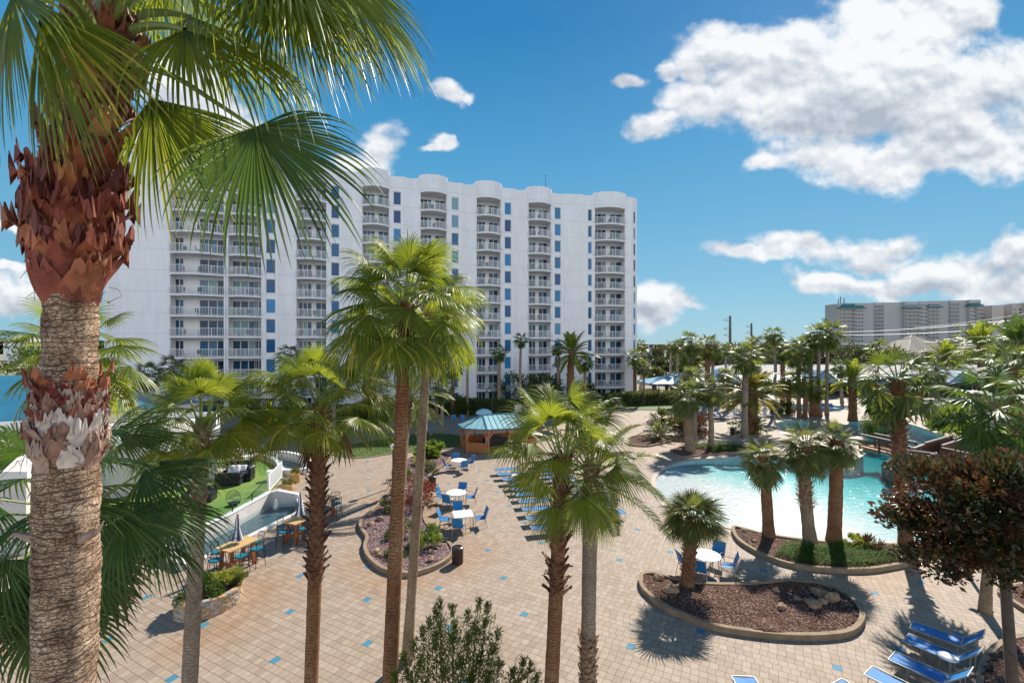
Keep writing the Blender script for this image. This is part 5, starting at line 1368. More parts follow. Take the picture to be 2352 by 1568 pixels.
def make_stool(label):
    t = thing('bar_stool', label, 'bar stool', (0, 0, 0), 0, 'teal-seated bar stools')
    s = MB(); s.box((0, 0, .775), (.40, .38, .05)); s.build('seat', M['teal_cushion'], t, world=False)
    f = MB(); f.box((0, 0, .74), (.41, .39, .02)); f.build('seat_frame', M['black_metal'], t, world=False); f = MB()
    for z in (.30,): rbar(f, [(-.21, -.21, z), (.21, -.21, z), (.21, .21, z), (-.21, .21, z), (-.21, -.21, z)], .011, 5)
    f.build('footrest', M['black_metal'], t, world=False)
    for i in (-1, 1):
        for j in (-1, 1):
            l = MB(); pts = [(i*.24, j*.24, 0), (i*.18, j*.17, .74)]
            if j == 1: pts += [(i*.18, .20, .95), (i*.18, .24, 1.12)]
            rbar(l, pts, .014, 6); l.build('leg', M['black_metal'], t, world=False)
    b = MB(); rbar(b, [(-.18, .24, 1.12), (0, .27, 1.135), (.18, .24, 1.12)], .016); rbar(b, [(-.18, .205, .93), (.18, .205, .93)], .010)
    for k in range(5): x = -.12+k*.06; rbar(b, [(x, .205, .93), (x, .25, 1.12)], .007, 4)
    b.build('backrest', M['black_metal'], t, world=False)
    return t
stool0 = None
def put_stool(p, rz, label):
    global stool0
    if stool0 is None:
        stool0 = make_stool(label); stool0.location = p; stool0.rotation_euler = (0, 0, rz); return stool0
    return copy_tree(stool0, p, rz, label)
A_ = G(510, 1263, 1.05); B_ = G(579.5, 1233, 1.05); axv = (B_-A_); axv.z = 0; TL = axv.length; axv.normalize(); tang = math.atan2(axv.y, axv.x); ny = V((-axv.y, axv.x, 0))
c1 = (A_+B_)/2; e2 = (G(648, 1199, 1.05)+G(677, 1203.6, 1.05))/2; c2 = e2+axv*TL/2; c3 = G(747, 1143, 1.05)-axv*.25
for (c, nm, up) in ((c1, 'nearest', 'mic'), (c2, 'middle', ''), (c3, 'farthest', '')):
    t = thing('bar_table', '%s of the three high wooden tables beside the lower pond' % nm, 'bar table', (c.x, c.y, 0), tang, 'high wooden bar tables')
    m = MB(); W_ = .92
    for k in range(5): m.box((0, -W_/2+(k+.5)*W_/5, 1.04), (TL, W_/5-.008, .045))
    m.build('tabletop', M['wood_table'], t, world=False)
    for i in (-1, 1):
        for j in (-1, 1):
            l = MB(); l.bar((i*TL*.38, j*.34, 0), (i*TL*.34, j*.28, 1.01), .16, .07); l.build('leg', M['wood_leg'], t, world=False)
    m = MB(); m.bar((-TL*.36, 0, .32), (TL*.36, 0, .32), .05, .14)
    for i in (-1, 1): m.bar((i*TL*.36, -.32, .36), (i*TL*.36, .32, .36), .06, .12); m.bar((i*TL*.345, -.3, .95), (i*TL*.345, .3, .95), .06, .12)
    m.build('stretcher', M['wood_leg'], t, world=False)
    # folded parasol
    u = thing('folded_parasol', 'folded white and navy parasol standing through the %s wooden table' % nm, 'parasol', (c.x, c.y, 0), tang, 'folded parasols')
    m = MB(); rbar(m, [(0, 0, 0), (0, 0, 2.2)], .022, 8); m.build('pole', M['white_metal'], u, world=False)
    for col_, off in (('canvas_white', 0), ('canvas_navy', 1)):
        m = MB(); prof = [(.03, 2.24), (.07, 2.1), (.085, 1.85), (.075, 1.72), (.12, 1.5), (.20, 1.22)]
        for k in range(off, 8, 2):
            a0, a1 = 2*pi*k/8, 2*pi*(k+1)/8
            vs = []
            for (r_, z_) in prof:
                for q in range(4):
                    a = a0+(a1-a0)*q/3; rr = r_*(1+.25*math.sin(pi*q/3))
                    vs.append((rr*math.cos(a), rr*math.sin(a), z_))
            m.add(vs, [(i*4+q, i*4+q+1, (i+1)*4+q+1, (i+1)*4+q) for i in range(len(prof)-1) for q in range(3)])
        m.build('canopy', M[col_], u, world=False)
    m = MB(); m.lathe([(.035, 2.22), (.05, 2.26), (.012, 2.32)], n=10); m.build('finial', M['wood_leg'], u, world=False)
    for (sx, sy, rz, wd) in ((-.42, 1, pi*0, 'left far side'), (.42, 1, 0, 'right far side'), (-.32, -1, pi, 'left near side'), (.42, -1, pi, 'right near side'), (-TL/2-.28, 0, pi/2, 'left end'), (TL/2+.25, 0, -pi/2, 'right end')):
        if nm == 'farthest' and wd in ('left far side',): continue
        q = V((c.x, c.y, 0))+axv*(sx if abs(sx) > 1 else sx)+ny*(sy*.62)
        put_stool(q, tang+rz, 'bar stool at the %s of the %s wooden table' % (wd, nm))
def text_mesh(s_, size, mt, parent, loc, rot, name='lettering', ext=.004):
    cu = bpy.data.curves.new(name, 'FONT'); cu.body = s_; cu.size = size; cu.extrude = ext; cu.align_x = 'CENTER'; cu.align_y = 'CENTER'
    o = bpy.data.objects.new(name, cu); COL.objects.link(o)
    dg = bpy.context.evaluated_depsgraph_get(); me = bpy.data.meshes.new_from_object(o.evaluated_get(dg))
    bpy.data.objects.remove(o); me.materials.clear(); me.materials.append(mt)
    o = bpy.data.objects.new(name, me); COL.objects.link(o); o.location = loc; o.rotation_euler = rot
    if parent is not None: o.parent = parent
    return o
for o in list(bpy.data.objects):
    if o.name.startswith('folded_parasol') and o.parent is None:
        a = -o.rotation_euler.z
        text_mesh('mic', .14, M['canvas_navy'], o, (math.sin(a+.1)*.2, -math.cos(a+.1)*.205, 1.36), (rad(80), 0, a+.1)); break
# pots
for (px, py, r_, h_, lab) in ((678, 1107, .36, .62, 'yellow glazed pot with bushy plant beside the upper pond, the farther of two'), (660, 1130, .38, .5, 'yellow glazed pot with low plant nearer the lower pond')):
    t = thing('plant_pot', lab, 'plant pot', G(px, py), 0, 'yellow glazed pots')
    m = MB(); m.lathe([(r_*.68, 0), (r_*.82, .06), (r_*1.0, h_*.55), (r_*1.0, h_*.8), (r_*.9, h_*.93), (r_*1.0, h_*.97), (r_*.97, h_), (r_*.82, h_), (r_*.8, h_-.08)], n=28, cap=True); m.build('pot', M['terracotta'], t, smooth=True, world=False)
    m = MB(); rnd = random.Random(px)
    for k in range(420):
        a = rnd.uniform(0, 2*pi); rr = rnd.random()**.5*r_*.8; p = V((math.cos(a)*rr, math.sin(a)*rr, h_+rnd.uniform(-.02, .38)))
        d = V((math.cos(a)*.5, math.sin(a)*.5, 1)).normalized(); s_ = d.cross(V((rnd.uniform(-1, 1), rnd.uniform(-1, 1), .2))).normalized()*.018
        m.add([p-s_, p+s_, p+d*.12], [(0, 1, 2)])
    m.build('foliage', M['hedge'], t, world=False)
# ---------------------------------------------------------------- gazebo, terrace, planter, shrubs
def leafcloud(mb, c, R, n, size, rnd, clusters=14, lance=1.9, flat=.35, up=.3, shell=.55, bottom=-.35):
    """leaves in clumps spread through an uneven volume"""
    c = V(c); cl = []
    for k in range(clusters):
        while True:
            d = V((rnd.uniform(-1, 1), rnd.uniform(-1, 1), rnd.uniform(bottom, 1)))
            if .15 < d.length < 1: break
        d = d.normalized()*(shell+(1-shell)*rnd.random())
        cl.append((V((d.x*R[0], d.y*R[1], d.z*R[2])), rnd.uniform(.28, .5)))
    mR = min(R)
    for i in range(n):
        o, rr = cl[i % clusters]
        d = V((rnd.gauss(0, 1), rnd.gauss(0, 1), rnd.gauss(0, .8)))
        d = d.normalized()*(rnd.random()**.4)
        p = c+o+V((d.x*R[0]*rr, d.y*R[1]*rr, d.z*R[2]*rr))
        out = (p-c).normalized()
        dr = (out+V((rnd.uniform(-1, 1), rnd.uniform(-1, 1), rnd.uniform(-.6, 1)+up))).normalized()
        s = dr.cross(V((rnd.uniform(-1, 1), rnd.uniform(-1, 1), rnd.uniform(-1, 1)))).normalized()
        L = size*rnd.uniform(.6, 1.25); W = L/lance*.5; nn = dr.cross(s)*L*flat*.3
        m = p+dr*L*.5
        mb.add([p, m+s*W+nn, p+dr*L, m-s*W+nn], [(0, 1, 2), (0, 2, 3)])
def shrub(label, px, py, R, n, size, mt, seed, clusters=14, name='shrub', cat='shrub', group='garden shrubs', lance=1.9, stems=5, z0=0., lift=None, extra=None):
    b = G(px, py) if not isinstance(px, V) else px
    t = thing(name, label, cat, b, 0, group); rnd = random.Random(seed)
    zc = R[2]*.55 if lift is None else lift
    m = MB(); leafcloud(m, (0, 0, zc), R, n, size, rnd, clusters, lance); m.build('foliage', M[mt], t, world=False)
    if extra:
        m = MB(); leafcloud(m, (0, 0, zc+R[2]*.25), (R[0]*.95, R[1]*.95, R[2]*.85), extra[1], extra[2], rnd, 16, 1.3); m.build('flowers', M[extra[0]], t, world=False)
    if stems:
        m = MB()
        for k in range(stems):
            a = k*2.4; q = V((math.cos(a)*R[0]*.55, math.sin(a)*R[1]*.55, zc+R[2]*.3))
            m.tube([(math.cos(a)*.05, math.sin(a)*.05, 0), q*.5+V((0, 0, .05)), q], [.025, .018, .008], 5)
        m.build('stems', M['stem'], t, world=False)
    return t
# gazebo
gc = V((-1.25, 42.7, 0)); ga = rad(20)
t = thing('gazebo', 'cedar gazebo with hipped teal metal roof beyond the sun loungers', 'gazebo', gc, ga)
oct_ = [(-1.65, -2.2), (1.65, -2.2), (3.25, -1.0), (3.25, 1.0), (1.65, 2.2), (-1.65, 2.2), (-3.25, 1.0), (-3.25, -1.0)]
for (x, y) in oct_:
    m = MB(); m.box((x, y, 1.08), (.17, .17, 2.16)); m.build('post', M['wood_gazebo'], t, world=False)
m = MB()
for i in range(8):
    a, b = V((*oct_[i], 2.06)), V((*oct_[(i+1) % 8], 2.06)); m.bar(a, b, .09, .22)
    d = (b-a).normalized(); L = (b-a).length
    for k in range(int(L/.14)): q = a+d*(.1+k*.14); m.box((q.x, q.y, 1.91), (.05, .05, .08))
m.build('beam', M['wood_gazebo'], t, world=False)
m = MB()
for i in range(8):
    a, b = V((*oct_[i], 0)), V((*oct_[(i+1) % 8], 0)); d = (b-a).normalized()
    for p, s in ((a, 1), (b, -1)):
        pts = [p+d*s*.08+V((0, 0, 1.35)), p+d*s*.22+V((0, 0, 1.6)), p+d*s*.55+V((0, 0, 1.92))]
        for k in range(2): m.bar(pts[k], pts[k+1], .06, .14)
m.build('brace', M['wood_gazebo'], t, world=False)
ov = 1.11; rf = [(x*ov, y*ov, 2.16) for x, y in oct_]; ra, rb = (-1.5, 0, 3.06), (1.5, 0, 3.06)
def roof_mat(name, c1, c2): return simple(name, c1, c2, 1.5, .32, 0, spec=.5)
M['teal_roof'] = roof_mat('teal_roof_metal', (.30, .50, .52), (.25, .45, .48)); M['teal_dark'] = roof_mat('dark_teal_seam', (.03, .12, .17), (.025, .1, .14))
m = MB(); v0 = [V(p) for p in rf]+[V(ra), V(rb)]
m.add(v0, [(0, 1, 9, 8), (1, 2, 9), (2, 3, 9), (3, 4, 9), (4, 5, 8, 9), (5, 6, 8), (6, 7, 8), (7, 0, 8)])
m.build('roof', M['teal_roof'], t, world=False)
m = MB()
faces = [(0, 1, 9, 8), (1, 2, 9, 9), (2, 3, 9, 9), (3, 4, 9, 9), (4, 5, 8, 9), (5, 6, 8, 8), (6, 7, 8, 8), (7, 0, 8, 8)]
for (a, b, c, d) in faces:
    A2, B2, C2, D2 = v0[a], v0[b], v0[c], v0[d]; nrm = (B2-A2).cross(C2-A2).normalized(); n_ = max(3, int((B2-A2).length/.5))
    for k in range(1, n_):
        f = k/n_; e = A2.lerp(B2, f)
        if a in (0, 4): q = D2.lerp(C2, f)
        else:
            up_ = (C2-(A2+B2)/2); tmax = min(f, 1-f)*2*.98; q = e+up_*tmax; 
        m.bar(e+nrm*.015, q+nrm*.015, .028, .03, nrm)
m.build('roof_seam', M['teal_dark'], t, world=False)
m = MB()
for i in range(8): m.bar(v0[i]+V((0, 0, .03)), v0[8 if i in (0, 5, 6, 7) else 9]+V((0, 0, .03)), .10, .05)
m.bar(V(ra)+V((-.05, 0, .03)), V(rb)+V((.05, 0, .03)), .14, .06)
for i in range(8): m.bar(v0[i]+V((0, 0, -.03)), v0[(i+1) % 8]+V((0, 0, -.03)), .06, .1)
m.build('ridge_cap', M['roof_teal_l'], t, world=False)
m = MB()
for i in range(8):
    if i == 0: continue
    a, b = V((*oct_[i], 0)), V((*oct_[(i+1) % 8], 0)); d = (b-a); L = d.length; n_ = int(L/.16)
    for k in range(n_): q = a+d*((k+.5)/n_); m.box((q.x, q.y, .48), (L/n_*.92, .03, .72), math.atan2(d.y, d.x))
    m.bar(a+V((0, 0, .88)), b+V((0, 0, .88)), .09, .06); m.bar(a+V((0, 0, .1)), b+V((0, 0, .1)), .07, .06)
m.build('half_wall', M['wood_gazebo'], t, world=False)
t2 = thing('grill', 'black grill station with white posts inside the gazebo', 'grill', gc+V((-.3, .2, 0)), ga)
m = MB(); m.box((0, 0, .42), (2.2, .8, .84)); m.box((0, .1, .95), (1.0, .5, .25)); m.build('cabinet', M['black_metal'], t2, world=False)
m = MB(); m.box((-1.05, -.55, .5), (.06, .06, 1.0)); m.box((1.2, -.55, .5), (.06, .06, 1.0)); m.build('post', M['white'], t2, world=False)
t2 = thing('picnic_bench', 'dark slatted table inside the right half of the gazebo', 'table', gc+V((2.0, -.1, 0)), ga)
m = MB()
for k in range(5): m.box((0, -.3+k*.15, .72), (1.4, .11, .04))
m.build('tabletop', M['wood_grey'], t2, world=False)
for i in (-1, 1): m = MB(); m.box((i*.55, 0, .35), (.08, .6, .7)); m.build('leg', M['wood_dark'], t2, world=False)
# second small gazebo roof behind the palms
gc2 = G(1236, 996)+V((1.2, 1.5, 0)); t = thing('pavilion', 'small hip-roofed pavilion mostly hidden behind the feather palm', 'pavilion', gc2, ga)
for i in (-1, 1):
    for j in (-1, 1): m = MB(); m.box((i*1.6, j*1.6, 1.1), (.15, .15, 2.2)); m.build('post', M['wood_gazebo'], t, world=False)
m = MB(); m.add([(-1.9, -1.9, 2.0), (1.9, -1.9, 2.0), (1.9, 1.9, 2.0), (-1.9, 1.9, 2.0), (0, 0, 2.6)], [(0, 1, 4), (1, 2, 4), (2, 3, 4), (3, 0, 4), (3, 2, 1, 0)]); m.build('roof', M['teal_roof'], t, world=False)
# pool parasol, lamp posts, board
t = thing('parasol', 'open pale blue parasol behind the gazebo roof', 'parasol', G(1112, 985), 0)
m = MB(); m.tube([(0, 0, 0), (0, 0, 2.0)], .03, 8); m.build('pole', M['white_metal'], t, world=False)
m = MB(); m.lathe([(1.0, 1.72), (.98, 1.8), (.75, 2.05), (.4, 2.22), (.05, 2.28)], n=8, cap=False); m.build('canopy', simple('pale_blue_canvas', (.42, .62, .68), (.36, .56, .62), 3, .8), t, world=False)
def lamp_post(p, h, label, head='globe'):
    t = thing('lamp_post', label, 'lamp post', p, 0, 'garden lamp posts')
    m = MB(); m.lathe([(.12, 0), (.12, .3), (.07, .36), (.055, h)], n=10); m.build('post', M['black_metal'], t, world=False)
    m = MB()
    if head == 'globe': m.lathe([(.05, h), (.16, h+.06), (.21, h+.2), (.18, h+.34), (.04, h+.42)], n=16)
    else:
        m.tube([(0, 0, h), (-.1, 0, h+.25), (-.45, 0, h+.28), (-.6, 0, h+.05)], .035, 8); m.lathe([(.04, h+.02), (.16, h-.1)], (-.6, 0, 0), 12)
    m.build('lamp_head', M['white'] if head == 'globe' else M['black_metal'], t, world=False)
lamp_post(G(1131, 1002), 4.7, 'tall black lamp post behind the gazebo', 'hook')
lamp_post(G(1513, 947), 3.6, 'black lamp post in front of the hedge near the blue pavilion', 'hook')
lamp_post(G(903, 1119), 2.5, 'globe lamp post hidden behind the two tall middle palms, its shadow crossing the deck')
lamp_post(V((18.96, 19.27, 0)), 2.8, 'hooked lamp post under the bronze-leaved tree, its shadow hooking on the pavers', 'hook')
t = thing('notice_board', 'white notice board on posts before the hedge at the tower foot', 'sign', G(1190, 965), 0)
m = MB(); m.box((0, 0, 1.5), (.85, .06, 1.0)); m.build('panel', M['white'], t, world=False)
m = MB(); m.box((0, -.04, 1.94), (.8, .02, .1)); m.box((0, -.04, 1.06), (.8, .02, .08)); m.build('band', simple('orange_band', (.5, .2, .08)), t, world=False)
m = MB(); m.box((-.35, .06, .75), (.07, .05, 1.5)); m.box((.35, .06, .75), (.07, .05, 1.5)); m.build('post', M['wood_gazebo'], t, world=False)
# vertical letter board on the lawn palm
p = G(977, 997); t = thing('letter_board', 'tall narrow white board with sideways letters leaning at the lawn palm', 'sign', p, 0)
m = MB(); m.box((0, 0, 1.35), (.42, .05, 1.75)); m.build('panel', M['white'], t, world=False)
m = MB(); m.tube([(0, .05, 0), (0, .05, 2.6)], .09, 8); m.build('post', M['stem'], t, world=False)
text_mesh('PLAZA', .50, M['canvas_navy'], t, (0, -.03, 1.35), (rad(90), rad(-90), 0))
# stone planter
pc = (G(393, 1432)+G(556, 1373))/2+V((-.12, .25, 0)); pdv = G(556, 1373)-G(393, 1432); pang = math.atan2(pdv.y, pdv.x)
t = thing('stone_planter', 'oval stacked-stone planter overflowing with lime and green plants', 'planter', (pc.x, pc.y, 0), pang)
rnd = random.Random(8); st = [MB(), MB(), MB()]; ea, eb = pdv.length/2*.98, .82
for row in range(7):
    z0_, z1_ = row*.088, row*.088+.082
    n_ = 26; o_ = rnd.random()
    for k in range(n_):
        a0 = 2*pi*(k+o_+rnd.uniform(-.15, .15)*0)/n_; a1 = a0+2*pi/n_*.95
        w_ = rnd.uniform(.9, 1.06); out = rnd.uniform(-.015, .025) + (.03 if row == 6 else 0)
        def E(a, rr): return V((math.cos(a)*(ea+rr), math.sin(a)*(eb+rr), 0))
        vs = []
        for z in (z0_, z1_):
            for (a, rr) in ((a0, out), ((a0+a1)/2, out+.008), (a1, out), (a1, -.16), (a0, -.16)): vs.append(E(a, rr)+V((0, 0, z+rnd.uniform(-.004, .004))))
        m = st[rnd.choice([0, 0, 1, 1, 2])]; m.add(vs, [(0, 1, 6, 5), (1, 2, 7, 6), (2, 3, 8, 7), (3, 4, 9, 8), (4, 0, 5, 9), (5, 6, 7, 8, 9), (4, 3, 2, 1, 0)])
for m, (c1_, c2_) in zip(st, (((.46, .40, .34), (.30, .25, .21)), ((.50, .34, .18), (.33, .2, .1)), ((.36, .33, .31), (.2, .18, .17)))):
    m.build('stone_course', simple('stacked_stone', c1_, c2_, 8, .85, .5, 25), t, world=False)
m = MB(); m.prism([V((math.cos(2*pi*k/30)*(ea-.1), math.sin(2*pi*k/30)*(eb-.1), 0)) for k in range(30)], .0, .55); m.build('soil', M['mulch'], t, world=False)
rnd = random.Random(4)
def loc(dx, dy, z=.5): return V((pc.x, pc.y, 0))+V((math.cos(pang)*dx-math.sin(pang)*dy, math.sin(pang)*dx+math.cos(pang)*dy, z))
for (dx, dy, R, n, sz, mt, lab, cl) in ((.62, .25, (.55, .5, .34), 1900, .085, 'leaf_lime', 'mound of lime green foliage at the far end of the stone planter', 22), (-.15, .45, (.4, .35, .34), 700, .12, 'leaf', 'tall herb with narrow green leaves at the back of the stone planter', 14),
        (.1, -.25, (.42, .36, .24), 800, .09, 'leaf', 'green plant with white flecks in the middle of the stone planter', 14), (-.75, -.15, (.36, .34, .18), 600, .08, 'hedge', 'low plant at the near left of the stone planter', 12), (.98, -.2, (.28, .3, .28), 700, .075, 'hedge', 'plant trailing over the right rim of the stone planter', 12), (-.38, .02, (.24, .2, .16), 240, .09, 'flower_red', 'red-flowered plant in the middle of the stone planter', 8)):
    q = loc(dx, dy); s = thing('planter_plant', lab, 'plant', q, 0, 'plants in the stone planter')
    m = MB(); leafcloud(m, (0, 0, R[2]*.5), R, n, sz, rnd, cl, 1.5); m.build('foliage', M[mt], s, world=False)
# big shrubs
b = V((-1.2, 8.3, 0))
t = thing('oleander', 'tall pink-flowered oleander bush at the bottom edge in front of the deck', 'shrub', b, 0)
rnd = random.Random(31); lf, sm, fl = MB(), MB(), MB()
tips = []
for (px, py, Y_) in [(985,1420,8.6),(1000,1395,8.5),(1010,1378,8.7),(1040,1392,8.3),(1075,1405,8.4),(1100,1378,8.6),(1122,1385,8.4),(1115,1420,8.2),(1145,1445,8.3),(1135,1480,8.0),(1105,1500,8.2),(950,1470,8.4),(925,1500,8.2),(935,1540,8.0),(965,1520,7.9),(1000,1470,8.1),(1040,1450,8.0),(1075,1460,8.0),(1060,1510,7.9),(1020,1530,7.8),(980,1565,7.8),(1080,1550,8.0),(1125,1540,7.9),(1150,1520,8.3),(1180,1535,8.2),(1205,1510,8.3),(1220,1520,8.1),(1235,1545,8.0),(1190,1565,7.9),(1230,1580,7.9),(920,1580,7.9),(1150,1585,7.7),(1060,1590,7.6),(1010,1600,7.5),(955,1600,7.6),(1105,1600,7.6),(905,1545,8.2),(1045,1425,8.6),(1090,1430,8.7),(1010,1430,8.8),(970,1440,8.7)]:
    tips.append(AT(px, py, Y_))
for T in tips:
    q0 = b+V((rnd.uniform(-.3, .3), rnd.uniform(-.3, .3), 0)); mid = (q0+T)/2+V((rnd.uniform(-.1, .1), rnd.uniform(-.1, .1), .2)); mid.x += (T.x-q0.x)*.1
    path = smooth_curve3([q0, mid, T], 6); sm.tube(path, [.018*(1-.8*i/12) for i in range(13)], 5, False)
    for sub in range(4):
        st_ = path[12-sub] if sub else T; dirn = (T-path[8]).normalized()
        for k in range(95 if sub == 0 else 85):
            u_ = rnd.random(); p = st_-dirn*(.22*u_)+V((rnd.uniform(-.03, .03), rnd.uniform(-.03, .03), 0))
            if sub: p += V((rnd.uniform(-.12, .12), rnd.uniform(-.12, .12), rnd.uniform(-.1, .1)))
            d = (dirn*rnd.uniform(.3, 1.1)+V((rnd.uniform(-1, 1), rnd.uniform(-1, 1), rnd.uniform(-.3, .5)))).normalized(); s = d.cross(V((rnd.uniform(-1, 1), rnd.uniform(-1, 1), rnd.uniform(-1, 1)))).normalized()*.009
            L = rnd.uniform(.07, .13); m_ = p+d*L*.5; lf.add([p, m_+s, p+d*L, m_-s], [(0, 1, 2), (0, 2, 3)])
    if rnd.random() < .5 and T.z > 5.0:
        for k in range(26):
            p = T+V((rnd.gauss(0, .03), rnd.gauss(0, .03), rnd.gauss(.02, .025))); d = V((rnd.uniform(-1, 1), rnd.uniform(-1, 1), rnd.uniform(-.2, 1))).normalized(); s = d.cross(V((.3, .5, .8))).normalized()*.014
            fl.add([p, p+d*.02+s, p+d*.04, p+d*.02-s], [(0, 1, 2, 3)])
lf.build('foliage', M['leaf_oleander'], t); sm.build('stems', M['stem'], t); fl.build('flowers', M['flower'], t)
def leafy_tree(label, base, cen, R, n, size, mt, seed, clusters, trunk_r, lance=2.2, name='tree', group='broadleaf trees', limbs=9, mt2=None, n2=0, boxes=None):
    base = V(base); cen = V(cen)
    t = thing(name, label, 'tree', base, 0, group); rnd = random.Random(seed)
    m = MB()
    if boxes:
        for (cc, RR, nn) in boxes: leafcloud(m, V(cc)-base, RR, nn, size, rnd, max(6, clusters//len(boxes)), lance)
    else: leafcloud(m, cen-base, R, n, size, rnd, clusters, lance, bottom=-.6)
    m.build('crown', M[mt], t, world=False)
    if mt2:
        m = MB(); leafcloud(m, cen-base, R, n2, size, rnd, clusters, lance, bottom=-.6); m.build('crown', M[mt2], t, world=False)
    m = MB(); c = cen-base; fork = V((c.x*.35, c.y*.35, max(.3, c.z-R[2]*.8)))
    m.tube([(0, 0, 0), fork*.5+V((.03, 0, 0)), fork], [trunk_r*1.2, trunk_r, trunk_r*.85], 10)
    for k in range(limbs):
        a = k*2.4+.3; q = c+V((math.cos(a)*R[0]*.7, math.sin(a)*R[1]*.7, R[2]*rnd.uniform(-.2, .7)))
        m.tube([fork, fork.lerp(q, .5)+V((0, 0, R[2]*.12)), q], [trunk_r*.6, trunk_r*.35, trunk_r*.08], 6)
    m.build('trunk', M['bark'], t, smooth=True, world=False)
    return t
M['bark'] = simple('tree_bark', (.12, .09, .07), (.05, .04, .03), 8, .9, .6, 16)
mc = [(AT(2180, 1130, 9.2), (1.05, .9, .7), 2400), (AT(2290, 1140, 8.8), (1.0, .9, .75), 2400), (AT(2120, 1210, 9.3), (.75, .8, .5), 1400), (AT(2230, 1230, 9.), (1.0, .9, .6), 2200), (AT(2330, 1240, 8.6), (.8, .8, .7), 1800), (AT(2150, 1290, 9.1), (.5, .6, .3), 700), (AT(2260, 1310, 9.), (.7, .7, .35), 900), (AT(2400, 1180, 8.4), (1., .9, .9), 1800)]
leafy_tree('dense tree with glossy green leaves showing rusty undersides at the right edge', AT(2345, 1700, 9.)*V((1, 1, 0)) if False else V((9.9, 9.0, 0)), AT(2240, 1210, 9.), (1.9, 1.2, 1.2), 0, .135, 'leaf_magnolia', 41, 90, .10, 2.0, name='magnolia', boxes=mc)
rt = [o for o in bpy.data.objects if o.name == 'magnolia'][0]
m = MB(); rnd = random.Random(77)
for (cc, RR, nn) in mc: leafcloud(m, V(cc)-V(rt.location), (RR[0]*.98, RR[1], RR[2]*1.02), int(nn*.34), .12, rnd, 12, 2.0)
m.build('crown', M['leaf_rust'], rt, world=False)
# shrubs in the lava-gravel bed
shrub('large red-leaved shrub beside the black litter bin', 952, 1165, (1.15, 1.35, 1.0), 2600, .15, 'leaf_red', 51, 26, lance=2.6)
shrub('silvery spiky grass tuft left of the red-leaved shrub', 898, 1178, (.55, .5, .5), 700, .28, 'frond_grey', 52, 10, lance=9)
shrub('arching bright green cycad-like fern near the round end of the lava-gravel bed', 985, 1256, (.75, .75, .55), 900, .24, 'leaf_bright', 53, 12, lance=4)
shrub('dark low shrub between the two tall trunks in the lava-gravel bed', 925, 1235, (.7, .7, .5), 800, .12, 'leaf', 54, 12)
shrub('low yellow-green plant near the left rim of the lava-gravel bed', 918, 1205, (.45, .4, .3), 420, .10, 'leaf_bright', 55, 8)
shrub('small dark green plant at the near rim of the lava-gravel bed', 905, 1285, (.5, .45, .3), 420, .10, 'leaf', 56, 8)
shrub('big-leaved bright green philodendron at the top of the lava-gravel bed', 987, 1050, (1.0, .9, .75), 900, .42, 'leaf_bright', 57, 14, lance=1.6)
shrub('lime green bush in front of the philodendron', 965, 1070, (.6, .6, .5), 700, .16, 'leaf_lime', 58, 10)
shrub('olive bush nearest the far round table in the lava-gravel bed', 985, 1090, (.75, .7, .6), 1000, .13, 'hedge', 59, 12)
shrub('dark green bush under the feathery grey-green palm', 925, 1100, (.7, .7, .6), 900, .13, 'leaf', 60, 12)
# beach pool bed
def cover(label, poly, n, h, mt, seed, name='ground_cover', size=.09):
    lp = gp(poly); c = sum(lp, V((0, 0, 0)))/len(lp); rnd = random.Random(seed)
    m = MB(); xs = [p.x for p in lp]; ys = [p.y for p in lp]; k = 0
    while k < n:
        x = rnd.uniform(min(xs), max(xs)); y = rnd.uniform(min(ys), max(ys))
        if not inside((x, y), lp): continue
        k += 1; hh = h*(.5+.5*noise.noise(V((x*1.5, y*1.5, 0)))+.4)
        p = V((x, y, .12+hh*rnd.random())); a = rnd.uniform(0, 2*pi); d = V((math.cos(a), math.sin(a), rnd.uniform(0, .7))).normalized(); s = d.cross(V((0, 0, 1))).normalized()*size*.22
        m.add([p-s*.3, p+d*size*.5+s, p+d*size, p+d*size*.5-s], [(0, 1, 2, 3)])
    o = m.build(name, M[mt]); return tag(o, label, 'ground cover', kind='stuff')
cover('spreading juniper carpet under the three stout palms at the beach pool', [(1780,1283),(1800,1262),(1830,1254),(1875,1262),(1940,1258),(2000,1262),(2050,1280),(2100,1275),(2105,1290),(2050,1301),(1980,1310),(1900,1308),(1830,1300)], 9000, .30, 'juniper', 3)
cover('dark juniper strip at the far edge of the beach pool', [(1560,1030),(1600,1026),(1640,1022),(1694,1027),(1760,1032),(1755,1039),(1690,1040),(1640,1043),(1618,1036),(1590,1034)], 6000, .42, 'juniper', 4, size=.13)
cover('green cover spilling beside the juniper carpet at the right', [(2060,1262),(2110,1262),(2140,1268),(2120,1282),(2080,1285)], 1200, .25, 'leaf_bright', 5)
shrub('bright yellow-green plant at the back of the beach pool bed', 1958, 1258, (.6, .4, .4), 420, .16, 'leaf_lime', 61, 8)
shrub('brown twiggy grass clump in the beach pool bed', 1998, 1268, (.45, .4, .45), 600, .26, 'dead', 62, 9, lance=12)
shrub('small sandy grass tuft in the juniper strip at the zigzag-trunked palm', 1573, 1026, (.8, .6, .4), 500, .3, 'dead', 63, 9, lance=10)
